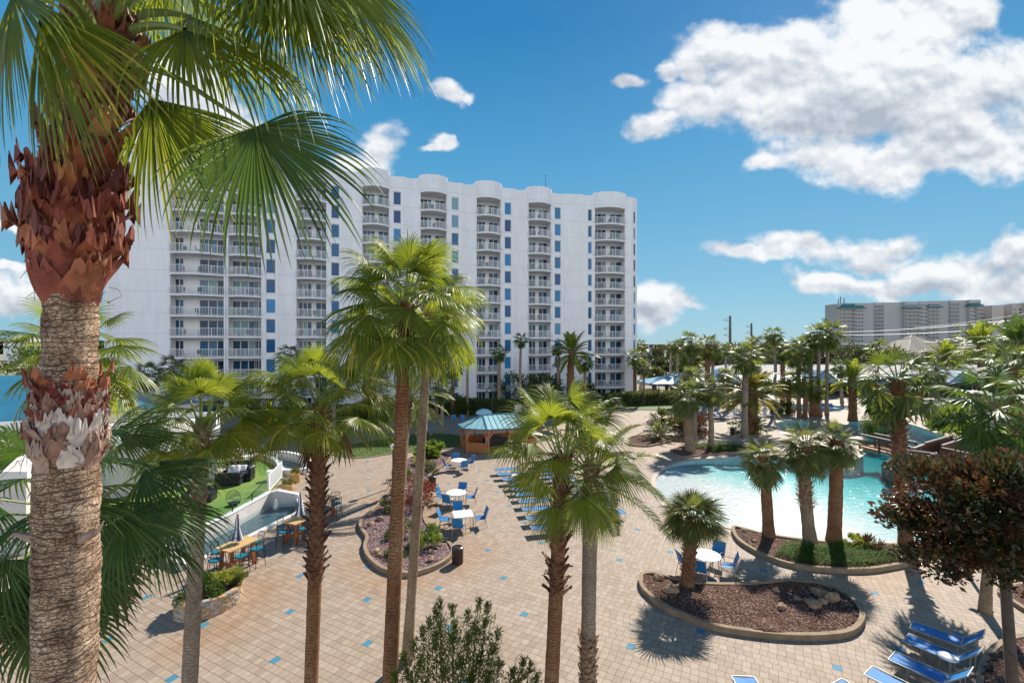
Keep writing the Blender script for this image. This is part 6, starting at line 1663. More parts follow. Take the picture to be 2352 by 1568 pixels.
# hedges and bushes further back
def hedge(label, pts, w_, h_, mt, n, size, seed, z0=0):
    c = G(*pts[len(pts)//2]); t = thing('hedge', label, 'hedge', c, 0, 'clipped hedges'); rnd = random.Random(seed); m = MB()
    q = [G(*p) for p in pts]
    segs = [(q[i], q[i+1]) for i in range(len(q)-1)]; tot = sum((b-a).length for a, b in segs)
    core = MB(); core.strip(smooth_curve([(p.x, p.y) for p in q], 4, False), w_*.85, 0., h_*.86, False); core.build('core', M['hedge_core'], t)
    for (a, b) in segs:
        d = b-a; L = d.length; nn = V((-d.y, d.x, 0)).normalized()
        for k in range(int(n*L/tot)):
            f = rnd.random(); s_ = rnd.uniform(-1, 1); top_ = rnd.random() < .45
            p = a+d*f+nn*(s_*w_/2 if top_ else (w_/2 if rnd.random() < .4 else -w_/2)*rnd.uniform(.9, 1.08))+V((0, 0, h_*(rnd.uniform(.9, 1.08) if top_ else rnd.random()**.8)))
            dr = V((rnd.uniform(-1, 1), rnd.uniform(-1, 1), rnd.uniform(-.4, 1))).normalized(); s = dr.cross(V((rnd.uniform(-1, 1), rnd.uniform(-1, 1), .3))).normalized()*size*.3
            m.add([p-dr*size*.5, p+s, p+dr*size*.5, p-s], [(0, 1, 2, 3)])
    m.build('foliage', M[mt], t)
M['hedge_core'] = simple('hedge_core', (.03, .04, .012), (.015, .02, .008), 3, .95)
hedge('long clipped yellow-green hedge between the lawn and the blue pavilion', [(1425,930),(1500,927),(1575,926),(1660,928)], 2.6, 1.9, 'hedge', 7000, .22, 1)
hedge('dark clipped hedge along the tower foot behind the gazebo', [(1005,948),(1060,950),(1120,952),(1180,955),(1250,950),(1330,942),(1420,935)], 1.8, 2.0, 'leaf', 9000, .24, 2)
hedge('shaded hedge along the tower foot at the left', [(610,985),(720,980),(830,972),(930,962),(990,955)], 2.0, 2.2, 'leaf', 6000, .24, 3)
shrub('big shrub with reddish new leaves beside the pool loungers', 1588, 1000, (2.0, 1.6, 1.5), 3600, .22, 'leaf_rust', 64, 26)
shrub('yellow-green shrub left of the reddish one near the pool loungers', 1555, 1003, (1.3, 1.2, 1.2), 1800, .2, 'hedge', 65, 16)
shrub('olive shrub behind the cycad with pale feather fronds', 1520, 985, (1.6, 1.3, 1.3), 1800, .22, 'hedge', 66, 16)
shrub('dark rounded shrub left of the golden date palm', 1690, 945, (2.2, 1.6, 1.5), 1800, .25, 'leaf', 67, 16)
shrub('dark round bush below the lone slim tall palm', 1776, 925, (3.4, 2., 2.2), 3000, .3, 'leaf', 68, 20)
shrub('low hedge mound right of the woman walking', 1795, 950, (2.2, 1., 1.1), 1500, .25, 'leaf', 69, 14)
shrub('small dark bush at the foot of the golden date palm', 1706, 992, (1.5, 1., .9), 1200, .2, 'leaf', 70, 12)
shrub('bush at the water edge behind the twin dark palms', 2030, 962, (2.0, 1.4, 1.3), 1400, .25, 'leaf', 71, 12)
shrub('dark rounded bush in the pool island below the twin dark palms', 2035, 1000, (2.0, 1.3, 1.5), 2600, .2, 'leaf', 72, 20)
shrub('banana-leaved plant by the ramp panels of the bridge', 2190, 1000, (1.9, 1.4, 1.6), 700, .95, 'leaf_bright', 73, 12, lance=4)
shrub('dense green shrub behind the banana-leaved plant', 2215, 975, (2.6, 1.6, 1.9), 2000, .35, 'hedge', 74, 18)
shrub('shrub mass left of the right-hand dark palm', 2330, 965, (3.5, 2, 2.2), 2600, .35, 'hedge', 75, 20)
shrub('dark shrub at the tower foot near the date palm', 1180, 935, (3.4, 2, 3.0), 2600, .35, 'leaf', 76, 20)
shrub('conical dark shrub above the blue chairs', 1053, 955, (1.3, 1.2, 2.0), 1600, .25, 'leaf', 77, 16)
shrub('dark shrub right of the date palm at the tower foot', 1345, 930, (2.6, 2, 2.4), 2000, .35, 'leaf', 78, 16)
shrub('shaded shrub behind the globe lamp', 860, 975, (2.4, 2, 1.9), 2000, .3, 'leaf', 79, 16)
# rocks
def rock(px, py, r, label, mt='rock', seed=0, sq=.7, z=.12):
    p = G(px, py); bm = bmesh.new(); bmesh.ops.create_icosphere(bm, subdivisions=3, radius=1)
    rnd = random.Random(seed); o3 = V((rnd.uniform(0, 50), rnd.uniform(0, 50), 0)); sx, sy = rnd.uniform(.85, 1.3), rnd.uniform(.7, 1)
    for v in bm.verts:
        d = 1+.42*noise.noise(v.co*1.1+o3)+.18*noise.noise(v.co*2.7+o3); v.co = V((v.co.x*sx, v.co.y*sy, v.co.z*sq))*d*r
    me = bpy.data.meshes.new('rock'); bm.to_mesh(me); bm.free(); me.materials.append(M[mt])
    o = bpy.data.objects.new('rock', me); COL.objects.link(o); o.location = (p.x, p.y, z+r*sq*.45); o.rotation_euler = (0, 0, rnd.uniform(0, 6))
    return tag(o, label, 'rock', 'garden rocks')
RK = [(1513,1337,.20,'flat-topped tan rock at the left tip of the kidney mulch bed'),(1543,1367,.25,'pointed tan rock left of the small bushy palm in the mulch bed'),(1783,1366,.17,'left rock of the scatter in the shaded half of the mulch bed'),(1830,1385,.13,'thin flat rock in the middle of the shaded mulch'),(1796,1405,.20,'oblong tan rock nearest the kerb in the shaded mulch'),(1868,1399,.26,'broad flat brown rock in the shaded mulch'),(1888,1391,.16,'small flat rock touching the broad brown one'),(1911,1384,.25,'biggest blocky orange-tan rock in the mulch bed'),(1883,1373,.20,'grey rock beside the blocky orange-tan one'),(1871,1366,.16,'upper pale rock of the cluster in the mulch bed'),(1895,1369,.12,'smallest rock behind the blocky orange-tan one'),
      (1711,1228,.20,'red-brown rock at the left end of the beach pool bed'),(1732,1250,.13,'small rock below the red-brown one in the beach pool bed'),(1846,1250,.12,'pale rock at the back kerb of the beach pool bed'),
      (852,1212,.20,'rock at the left lobe of the lava-gravel bed'),(866,1222,.14,'second rock at the left lobe of the lava-gravel bed'),(873,1199,.22,'dark red rock under the silvery grass tuft'),(862,1275,.18,'rock left of the cinnamon trunk near the kerb'),(872,1282,.15,'small rock touching the one left of the cinnamon trunk'),(990,1292,.16,'upright tan rock near the litter bin'),(958,1294,.15,'round rock right of the slender trunk'),(988,1274,.12,'orange rock beside the bright fern'),
      (972,1087,.26,'big golden boulder near the far round table'),(985,1089,.16,'smaller boulder beside the big golden one'),(918,1086,.22,'golden boulder left of the slender pale trunk'),(1522,1016,.18,'rock in the small bed left of the beach pool'),(18,1446,.16,'tan rock in the corner bed at lower left'),(960,999,.2,'rock at the foot of the lawn palm'),(990,1001,.18,'reddish rock right of the lawn palm foot')]
for i, (px, py, r_, lab) in enumerate(RK): rock(px, py, r_, lab, seed=i)
for i, (px, py, r_, lab) in enumerate([(2048,1096,.75,'large dark boulder in the pool beside the bridge'),(2062,1085,.8,'taller dark boulder behind the large one in the pool'),(2040,1075,.5,'small dark boulder at the back of the pool rocks')]): rock(px, py, r_, lab, 'rock_dark', 40+i, 1.0, -.2)
# ---------------------------------------------------------------- turf terrace, pond walls, fences, bridge
TZ = .30
TUR = [(240,1305),(342,1247),(420,1228),(512,1196),(616,1128),(643,1092),(638,1076),(625,1066),(605,1058),(586,1052),(475,1050),(400,1060),(300,1110),(150,1190),(40,1290)]
tp = [G(x, y, TZ if i > 1 else 0) for i, (x, y) in enumerate(TUR)]; tp = [V((p.x, p.y, 0)) for p in tp]
m = MB(); m.prism(tp, -.01, TZ); tag(m.build('terrace', M['turf']), kind='structure')
t = thing('retaining_wall', 'curved white retaining wall with sloping cap between the turf terrace and the ponds', 'wall', G(560, 1180))
W1 = smooth_curve([G(x, y) for x, y in [(344,1262),(420,1246),(512,1207),(570,1176),(618,1150)]], 6, False); n = len(W1)
m = MB(); m.strip(W1, .28, -.4, [.38+.14*i/(n-1) for i in range(n)], False); m.build('wall', M['concrete_white'], t)
m = MB(); m.strip(W1, .34, [.382+.14*i/(n-1) for i in range(n)], [.44+.14*i/(n-1) for i in range(n)], False); m.build('cap', M['concrete_cap'], t)
W2 = smooth_curve([G(x, y) for x, y in [(646,1102),(640,1082),(628,1072),(612,1064),(586,1060)]], 6, False); n = len(W2)
m = MB(); m.strip(W2, .25, -.3, .62, False); m.build('wall', M['concrete_white'], t)
m = MB(); m.strip(W2, .32, .622, .68, False); m.build('cap', M['concrete_cap'], t)
t = thing('pond_wall', 'white wall round the upper pond', 'wall', G(660, 1090))
U1 = POND_UP
m = MB(); m.strip(U1, .26, -.3, .36); m.build('wall', M['concrete_white'], t)
m = MB(); m.strip(U1, .32, .362, .42); m.build('cap', M['concrete_cap'], t)
t = thing('pond_wall', 'white gable-topped wall closing the far end of the lower pond', 'wall', G(650, 1150))
e = [G(x, y) for x, y in [(618,1150),(640,1150),(660,1150),(686,1149)]]
m = MB(); m.strip(e, .25, -.3, [.5, .62, .52, .36], False); m.build('wall', M['concrete_white'], t)
m = MB(); m.strip(e, .31, [.502, .622, .522, .362], [.56, .68, .58, .42], False); m.build('cap', M['concrete_cap'], t)
t = thing('pond_kerb', 'low white kerb along the lower pond beside the high tables', 'wall', G(560, 1240))
e = smooth_curve([G(x, y) for x, y in [(372,1268),(414,1303),(446,1297),(560,1243),(640,1203),(686,1180),(692,1165),(687,1150)]], 4, False)
n = len(e); m = MB(); m.strip(e, .30, -.3, [.55 if i < 3 else (.30 if i < 7 else .16) for i in range(n)], False); m.build('wall', M['concrete_white'], t)
# glass rail
M['rail_glass'] = None
def clear_glass():
    t = NT('clear_rail_glass'); g_ = t.n('ShaderNodeBsdfGlossy'); g_.inputs['Roughness'].default_value = .02
    tr = t.n('ShaderNodeBsdfTransparent'); tr.inputs[0].default_value = (.86, .95, .92, 1)
    lw = t.n('ShaderNodeLayerWeight'); mx = t.n('ShaderNodeMixShader'); t.set(mx.inputs[0], t.math('ADD', .03, t.math('MULTIPLY', t.math('POWER', lw.outputs['Facing'], 4.), .6)))
    t.t.links.new(tr.outputs[0], mx.inputs[1]); t.t.links.new(g_.outputs[0], mx.inputs[2]); return t.done(mx.outputs[0])
M['rail_glass'] = clear_glass()
t = thing('glass_railing', 'clear glass panel railing along the terrace wall above the lower pond', 'railing', G(560, 1180))
for (i0, i1) in ((4, 9), (9, 14), (14, 19), (19, 24)):
    a, b = W1[i0], W1[i1]; za, zb = .44+.14*i0/24, .44+.14*i1/24; d = (b-a).normalized()
    m = MB(); m.bar(a+d*.05+V((0, 0, za+.45)), b-d*.05+V((0, 0, zb+.45)), .015, .85); m.build('glass_panel', M['rail_glass'], t)
    m = MB(); m.box((a.x, a.y, za+.2), (.05, .05, .4)); m.build('clamp', M['black_metal'], t)
m = MB()
t2 = thing('glass_railing', 'curved clear glass railing beside the upper pond', 'railing', G(625, 1068))
for (i0, i1) in ((3, 10), (10, 17), (17, 24)):
    a, b = W2[i0], W2[i1]; m = MB(); m.bar(a+V((0, 0, 1.1)), b+V((0, 0, 1.1)), .015, .8); m.build('glass_panel', M['rail_glass'], t2)
    m = MB(); m.box((a.x, a.y, .85), (.05, .05, .4)); m.build('clamp', M['black_metal'], t2)
def picket(label, pts, z, h=1.1, gap=.12, name='fence', gate=False):
    q = [V((G(x, y, z).x, G(x, y, z).y, z)) for x, y in pts]
    t = thing(name, label, 'fence' if not gate else 'gate', q[0])
    for a, b in zip(q[:-1], q[1:]):
        d = b-a; L = d.length; d = d/L; m = MB()
        m.bar(a+V((0, 0, h)), b+V((0, 0, h)), .05, .05); m.bar(a+V((0, 0, .1)), b+V((0, 0, .1)), .04, .05)
        for k in range(1, int(L/gap)): p = a+d*(k*gap); m.box((p.x, p.y, z+h*.55), (.022, .022, h*.9))
        m.build('picket_panel', M['white_metal'], t)
    for p in q: m = MB(); m.box((p.x, p.y, z+h*.54), (.09, .09, h*1.08)); m.build('post', M['white_metal'], t)
picket('white picket fence at the lower left corner of the turf terrace', [(190,1338),(272,1298),(342,1266)], .0, 1.15)
picket('white picket gate beside the yellow glazed pots', [(617,1131),(646,1098)], TZ, 1.1, gate=True, name='gate')
picket('white picket fence at the far end of the turf terrace', [(460,1062),(520,1062),(575,1064)], TZ, 1.1)
picket('white picket fence far left behind the turf terrace and the big trunk', [(0,1395),(60,1372),(120,1356)], 0, 1.2)
# sofas
def sofa(px, py, rz, L, label):
    p = G(px, py, TZ); p.z = TZ
    t = thing('garden_sofa', label, 'sofa', p, rz, 'dark wicker sofas')
    m = MB(); m.box((0, 0, .2), (L, .8, .34)); m.build('base', M['wicker'], t, world=False)
    m = MB()
    for k in range(4): m.box((0, .38, .44+k*.1), (L, .06, .07))
    for i in (-1, 1): m.box((i*(L/2-.05), .38, .55), (.08, .06, .55))
    m.build('backrest', M['wicker'], t, world=False)
    for i in (-1, 1):
        m = MB(); m.box((i*(L/2-.06), 0, .5), (.12, .8, .08)); m.box((i*(L/2-.06), -.34, .42), (.1, .08, .16)); m.build('armrest', M['wicker'], t, world=False)
    nn = 2 if L > 1.2 else 1; w_ = (L-.26)/nn
    for k in range(nn):
        x = -L/2+.13+w_*(k+.5)
        m = MB(); m.box((x, -.04, .44), (w_*.96, .68, .13)); o = m.build('seat_cushion', M['cushion_navy'], t, world=False)
        m = MB(); m.box((x, .27, .66), (w_*.94, .14, .36)); m.build('back_cushion', M['cushion_navy'], t, world=False)
def pillow(px, py, z, rz, label, mt='canvas_white', w_=.55):
    p = G(px, py, z); bm = bmesh.new(); bmesh.ops.create_grid(bm, x_segments=8, y_segments=8, size=.5)
    vs = []
    me = bpy.data.meshes.new('pillow'); m = MB(); N_ = 8; top, bot = [], []
    for j in range(N_+1):
        for i in range(N_+1):
            u_, v_ = i/N_*2-1, j/N_*2-1; th = .11*(1-u_**4)*(1-v_**4)
            top.append((u_*w_/2*(1-.06*(1-v_*v_)*0), v_*w_/2*.8, th)); bot.append((u_*w_/2, v_*w_/2*.8, -th))
    fs = [(j*(N_+1)+i, j*(N_+1)+i+1, (j+1)*(N_+1)+i+1, (j+1)*(N_+1)+i) for j in range(N_) for i in range(N_)]
    m.add(top, fs); m.add(bot, [tuple(reversed(f)) for f in fs]); bm.free()
    o = m.build('pillow', M[mt], smooth=True); o.location = (p.x, p.y, z); o.rotation_euler = (rad(55), 0, rz)
    tag(o, label, 'pillow', 'white throw pillows')
bpy.data.meshes.remove(bpy.data.meshes['pillow']) if 'pillow' in bpy.data.meshes else None
sofa(545, 1086, rad(12), 1.75, 'dark wicker sofa with two white pillows farthest back on the turf')
sofa(528, 1112, rad(190), 1.5, 'slat-backed wicker bench with its back to the camera on the turf')
sofa(566, 1102, rad(-80), .8, 'single dark wicker armchair draped with a white towel')
sofa(458, 1150, rad(10), 1.6, 'dark wicker sofa nearest the lower pond, partly behind palm fronds')
pillow(538, 1077, TZ+.72, rad(15), 'big white pillow on the farthest wicker sofa', w_=.75); pillow(557, 1074, TZ+.70, rad(5), 'smaller white pillow at the right of the farthest wicker sofa')
pillow(448, 1142, TZ+.68, rad(20), 'white pillow on the wicker sofa nearest the lower pond')
t = thing('towel', 'white towel hanging over the single wicker armchair', 'towel', V((G(566, 1102, TZ).x, G(566, 1102, TZ).y, TZ)), rad(-80))
m = MB(); m.box((-.1, .38, .9), (.5, .12, .03)); m.box((-.1, .315, .72), (.5, .02, .36)); m.build('cloth', M['canvas_white'], t, world=False)
p = G(490, 1098, TZ); t = thing('fire_table', 'square stone-topped fire table between the wicker sofas', 'table', V((p.x, p.y, TZ)), rad(12))
m = MB(); m.box((0, 0, .22), (.95, .95, .44)); m.build('base', M['wicker'], t, world=False); m = MB(); m.box((0, 0, .47), (1.15, 1.15, .06)); m.build('tabletop', M['wood_grey'], t, world=False)
def wicker_chair(px, py, rz, label):
    p = G(px, py, TZ); t = thing('wicker_chair', label, 'chair', V((p.x, p.y, TZ)), rz, 'brown wicker chairs')
    m = MB(); m.lathe([(.02, .40), (.25, .40), (.27, .43), (.24, .46), (.02, .465)], n=16); m.build('seat', M['canvas_white'], t, world=False)
    m = MB(); n = 14; vs = []
    for j in range(5):
        for i in range(n+1):
            a = -.15*pi+1.3*pi*i/n; zz = .42+(.42-.18*abs(i/n*2-1)**2)*j/4; rr = .28+.05*j/4; vs.append((rr*math.cos(a), rr*math.sin(a), zz))
    m.add(vs, [(j*(n+1)+i, j*(n+1)+i+1, (j+1)*(n+1)+i+1, (j+1)*(n+1)+i) for j in range(4) for i in range(n)])
    m.build('backrest', M['wicker_brown'], t, world=False)
    for k in range(4): a = pi/4+k*pi/2; m = MB(); m.tube([(math.cos(a)*.27, math.sin(a)*.27, 0), (math.cos(a)*.22, math.sin(a)*.22, .41)], .018, 6); m.build('leg', M['wicker_brown'], t, world=False)
for i, (x, y, rz, lab) in enumerate([(523,1067,.4,'brown wicker chair left of the white terrace table'),(548,1070,1.,'brown wicker chair between the two terrace tables'),(578,1074,-1.2,'brown wicker chair right of the white terrace table'),(490,1063,2.,'brown wicker chair by the dark terrace table near the fence')]): wicker_chair(x, y, rz, lab)
for (x, y, mt, lab) in ((512, 1062, 'black_metal', 'small dark round table on the turf near the far fence'), (567, 1068, 'white', 'small white round table on the turf near the upper pond')):
    p = G(x, y, TZ); t = thing('cafe_table', lab, 'table', V((p.x, p.y, TZ)), 0, 'terrace cafe tables')
    m = MB(); m.lathe([(.38, .70), (.40, .71), (.40, .73), (.02, .735)], n=24); m.build('tabletop', M[mt], t, world=False)
    for k in range(3): a = k*2.1; m = MB(); m.tube([(math.cos(a)*.3, math.sin(a)*.3, 0), (math.cos(a)*.2, math.sin(a)*.2, .70)], .015, 6); m.build('leg', M['black_metal'], t, world=False)
p = G(538, 1160, TZ); t = thing('wire_chair', 'round wire lounge chair behind the glass railing', 'chair', V((p.x, p.y, TZ)), 0)
m = MB()
for k in range(12):
    a = pi*k/11; m.tube([(.42*math.cos(a)*math.cos(b_), .42*math.sin(b_)*.7-.05, .45+.42*math.sin(a)*abs(math.cos(b_))) for b_ in [(-.5+j/8)*pi*.9 for j in range(9)]], .008, 4)
m.tube([(.42*math.cos(2*pi*k/20), -.1, .48+.42*math.sin(2*pi*k/20)) for k in range(21)], .014, 5); m.build('wire_shell', M['black_metal'], t, world=False)
m = MB(); m.lathe([(.02, .12), (.3, .12), (.33, .18), (.02, .24)], n=18); m.build('cushion', M['cushion_navy'], t, world=False)
p = G(625, 1102, TZ); t = thing('storage_box', 'white box bin on the turf against the curved wall', 'bin', V((p.x, p.y, TZ)), .3)
m = MB(); m.box((0, 0, .3), (.55, .5, .6)); m.build('body', M['white'], t, world=False); m = MB(); m.box((0, 0, .625), (.6, .55, .05)); m.build('lid', M['white'], t, world=False)
p = G(295, 1220, TZ); t = thing('side_table', 'low white-topped table on the turf by the lower left fence', 'side table', V((p.x, p.y, TZ)), .5)
m = MB(); m.box((0, 0, .42), (.8, .5, .05)); m.build('tabletop', M['white'], t, world=False)
for i in (-1, 1): m = MB(); m.box((i*.34, 0, .2), (.05, .44, .4)); m.build('leg', M['black_metal'], t, world=False)
def fountain(px, py, label):
    p = G(px, py, -.1); t = thing('fountain_jet', label, 'fountain', V((p.x, p.y, -.1)), 0, 'pond fountain jets')
    m = MB(); m.tube([(0, 0, 0), (0, 0, .5), (.02, 0, .58)], [.035, .03, .02], 8)
    for k in range(7): a = k*.9; m.tube([(0, 0, .56), (math.cos(a)*.05, math.sin(a)*.05, .54), (math.cos(a)*.1, math.sin(a)*.1, .3), (math.cos(a)*.12, math.sin(a)*.12, 0)], [.015, .015, .012, .008], 5)
    m.build('water_jet', M['spray'], t, world=False)
M['spray'] = leaf_mat('white_spray', (.8, .82, .84), (.75, .78, .8), (.8, .82, .85), .4, .2)
fountain(633, 1168, 'small fountain jet in the lower pond'); fountain(696, 1078, 'small fountain jet in the upper pond')
# dark round bed and trampoline-like disc in the shade
t = thing('planting_bed', 'round dark planting bed in the tower shade behind the far picket fence', 'planting bed', G(535, 1032), 0, 'kerbed planting beds')
c = G(530, 1030); lp = [c+V((math.cos(2*pi*k/40)*2.9, math.sin(2*pi*k/40)*2.2, 0)) for k in range(40)]
m = MB(); m.poly([(p.x, p.y) for p in lp], .12); m.build('mulch', M['mulch'], t); m = MB(); m.strip(lp, .2, -.01, .2); m.build('kerb', M['kerb'], t)
# ---- wooden bridge
t = thing('footbridge', 'dark wooden footbridge with balustrade and boarded ramp crossing the pool', 'bridge', G(2070, 1050))
def deck_(a, b, w_, z0, z1, nm='deck'):
    a = V((a.x, a.y, z0)); b = V((b.x, b.y, z1)); m = MB(); m.bar(a+V((0, 0, -.08)), b+V((0, 0, -.08)), w_, .16); m.build(nm, M['wood_gazebo'] if nm == 'deck' else M['wood_dark'], t)
def brail(a, b, za, zb, h=1.05, solid=False):
    a = V((a.x, a.y, za)); b = V((b.x, b.y, zb)); d = b-a; L = V((d.x, d.y, 0)).length; m = MB()
    n_ = max(1, round(L/1.5))
    for k in range(n_+1):
        p = a+d*(k/n_); m.box((p.x, p.y, p.z+h*.5-.15), (.13, .13, h+.3), math.atan2(d.y, d.x))
    m.bar(a+V((0, 0, h*.88)), b+V((0, 0, h*.88)), .05, .12); m.bar(a+V((0, 0, .12)), b+V((0, 0, .12)), .05, .12)
    st = .16 if solid else .14; q = int(L/st)
    for k in range(q):
        p = a+d*((k+.5)/q); m.box((p.x, p.y, p.z+h*.5), (.15 if solid else .035, .03, h*.78), math.atan2(d.y, d.x))
    m.build('balustrade', M['wood_dark'], t)
    m = MB(); m.bar(a+V((0, 0, h+.02)), b+V((0, 0, h+.02)), .17, .05); m.build('handrail', M['wood_grey'], t)
def P_(px, py, z): q = G(px, py, z); return V((q.x, q.y, 0))
ZB = .45
a, b = P_(1975, 1023, ZB), P_(2068, 1046, ZB); nv = (b-a); nv.z = 0; nv = V((-nv.y, nv.x, 0)).normalized()*1.5
deck_(a+nv*.5, b+nv*.5, 1.6, ZB, ZB); brail(a, b, ZB, ZB); brail(a+nv, b+nv, ZB, ZB)
c_ = P_(2098, 1058, .3); brail(b, c_, ZB, .25); deck_(b+nv*.4, c_+nv*.4, 1.7, ZB, .3)
d_ = P_(2122, 1050, .3); brail(c_, d_, .25, .3)
e_, f_ = P_(2125, 1046, .35), P_(2186, 1030, .9); brail(e_, f_, .35, .95, 1.05, True)
g_, h_ = P_(2164, 1052, .35), P_(2228, 1034, .9); brail(g_, h_, .35, .95, 1.05, True); deck_((e_+g_)/2, (f_+h_)/2, 2.0, .35, .9, 'ramp')
brail(P_(2083, 1062, .2), P_(2152, 1072, .2), .15, .15); brail(P_(2163, 1058, .2), P_(2245, 1077, .2), .2, .2); brail(P_(2200, 1052, .2), P_(2262, 1066, .2), .2, .2); deck_(P_(2120, 1062, .2), P_(2250, 1068, .2), 2.2, .2, .2)
# round deck nose of the pool peninsula
m = MB(); nose = smooth_curve(gp([(1935,1020),(1960,1022),(1972,1030),(1972,1041),(1955,1050),(1932,1055)]), 6, False)
m.strip(nose, .5, -.3, .02, False); tag(m.build('pool_step', M['pool_coping']), kind='structure')
# ---------------------------------------------------------------- restaurant, far condo, trees, poles, people
M['roof_white'] = metal_roof('pale_metal_roof', (.30, .28, .265), (.25, .235, .22), .8, 0, .8, .1)
M['roof_blue'] = metal_roof('blue_seam_roof', (.13, .28, .40), (.10, .23, .35), .8, 0, .5, .16)
M['blue_trim'] = simple('blue_trim', (.03, .14, .27), (.025, .11, .22), 2, .4)
M['tan_wall'] = simple('tan_wall', (.46, .38, .31), (.36, .3, .25), 1, .85)
def hip(mb, e, r): mb.add([V(p) for p in e]+[V(r[0]), V(r[1])], [(0, 1, 5, 4), (1, 2, 5), (2, 3, 4, 5), (3, 0, 4)])
def hip_building(name, label, x0, x1, y0, y1, ze, zr, rl, rr, roofm, wallm, trim='blue_trim', posts=0, ov=.8, cat='building', wall_top=None, open_=False):
    t = thing(name, label, cat, ((x0+x1)/2, (y0+y1)/2, 0)); ym = (y0+y1)/2
    m = MB(); hip(m, [(x0-ov, y0-ov, ze), (x1+ov, y0-ov, ze), (x1+ov, y1+ov, ze), (x0-ov, y1+ov, ze)], [(x0+rl, ym, zr), (x1-rr, ym, zr)]); m.build('roof', M[roofm], t)
    m = MB(); A = [V((x0-ov, y0-ov, ze)), V((x1+ov, y0-ov, ze)), V((x1+ov, y1+ov, ze)), V((x0-ov, y1+ov, ze))]
    for i in range(4): m.bar(A[i]+V((0, 0, -.14)), A[(i+1) % 4]+V((0, 0, -.14)), .12, .28)
    R0_, R1_ = V((x0+rl, ym, zr)), V((x1-rr, ym, zr)); m.bar(R0_, R1_, .25, .12)
    for i, q in ((0, R0_), (3, R0_), (1, R1_), (2, R1_)): m.bar(A[i], q, .22, .1)
    m.build('fascia', M[trim], t)
    if not open_: m = MB(); m.box(((x0+x1)/2, ym, ze/2), (x1-x0, y1-y0, ze-.1)); m.build('wall', M[wallm], t)
    if posts:
        for k in range(posts):
            x = x0+(x1-x0)*k/(posts-1)
            for y in ((y0-ov*.4,) if not open_ else (y0+.1, y1-.1)): m = MB(); m.box((x, y, (ze-.2)/2), (.28, .28, ze-.2)); m.build('post', M['wood_dark'], t)
    return t
xw = lambda px, Y: (px-CX)/F*Y
hip_building('pavilion', 'open pavilion with long blue seamed metal roof beyond the hedge', xw(1500,79), xw(1650,79), 79, 85, 2.75, 4.2, 5, 4, 'roof_blue', 'tan_wall', posts=6, open_=True)
hip_building('cupola_roof', 'small steep blue hip roof rising over the middle of the pavilion', xw(1558,77.4), xw(1597,77.4), 77.4, 80.2, 2.8, 4.9, 1.4, 1.35, 'roof_blue', 'wood_dark', posts=2, ov=.5, open_=True)
t = hip_building('restaurant', 'long low poolside restaurant with pale metal hip roof', xw(1600,96), xw(2700,96), 92, 108, 2.9, 5.0, 8, 8, 'roof_white', 'tan_wall', trim='blue_trim', ov=1.2)
m = MB()
for k in range(34):
    x = xw(1610, 91.9)+k*3.1
    if k % 3 == 1: continue
    m = MB(); m.box((x, 91.93, 1.35), (2.1, .08, 1.9)); m.build('window', M['door_glass'], t)
hip_building('veranda', 'blue-roofed veranda along the restaurant front', xw(1640,84), xw(2460,84), 84, 91.2, 2.55, 3.75, 1.2, 1.2, 'roof_blue', 'tan_wall', posts=16, ov=.6, open_=True)
for (px, lab) in ((1672, 'blue roof gable over the veranda behind the little thin palm'), (1895, 'blue roof gable over the veranda near the slim palms'), (2215, 'blue roof gable over the veranda behind the banana plant')):
    x = xw(px, 82.6); t = thing('gable', lab, 'roof', (x, 82.6, 0), 0, 'veranda gables')
    m = MB(); m.add([(x-2.6, 82.6, 2.6), (x+2.6, 82.6, 2.6), (x, 82.6, 4.7), (x-2.6, 87, 2.75), (x+2.6, 87, 2.75), (x, 87.8, 4.7)], [(0, 1, 2), (0, 2, 5, 3), (1, 4, 5, 2)]); m.build('roof', M['roof_blue'], t)
    m = MB(); m.bar((x-2.7, 82.55, 2.55), (x, 82.55, 4.75), .1, .22); m.bar((x+2.7, 82.55, 2.55), (x, 82.55, 4.75), .1, .22); m.build('trim', M['blue_trim'], t)
# tan hip roof houses to the right
M['shingle'] = simple('tan_shingle', (.38, .33, .26), (.30, .26, .20), 3, .9)
M['tan_house'] = simple('pale_house', (.6, .55, .5), (.5, .46, .42), 1, .8)
hip_building('house', 'house with tan shingled pyramid roof before the far condominium', xw(2085,150), xw(2215,150), 150, 168, 6.2, 12.5, 9, 8.9, 'shingle', 'tan_house', trim='tan_house')
hip_building('house', 'lower tan-roofed house right of the pyramid roof', xw(2215,140), xw(2420,140), 140, 156, 4.8, 9.4, 8, 8, 'shingle', 'tan_house', trim='tan_house')
t = hip_building('house', 'flat white house left of the oak trees, below the flag', xw(1475,150), xw(1530,150), 150, 160, 7.2, 7.6, 3, 3, 'white', 'white', trim='white', ov=.3)
m = MB()
for k in range(3): m = MB(); m.box((xw(1490, 150)+k*2.2, 149.9, 6.0), (1.3, .1, 1.1)); m.build('window', M['door_glass'], t)
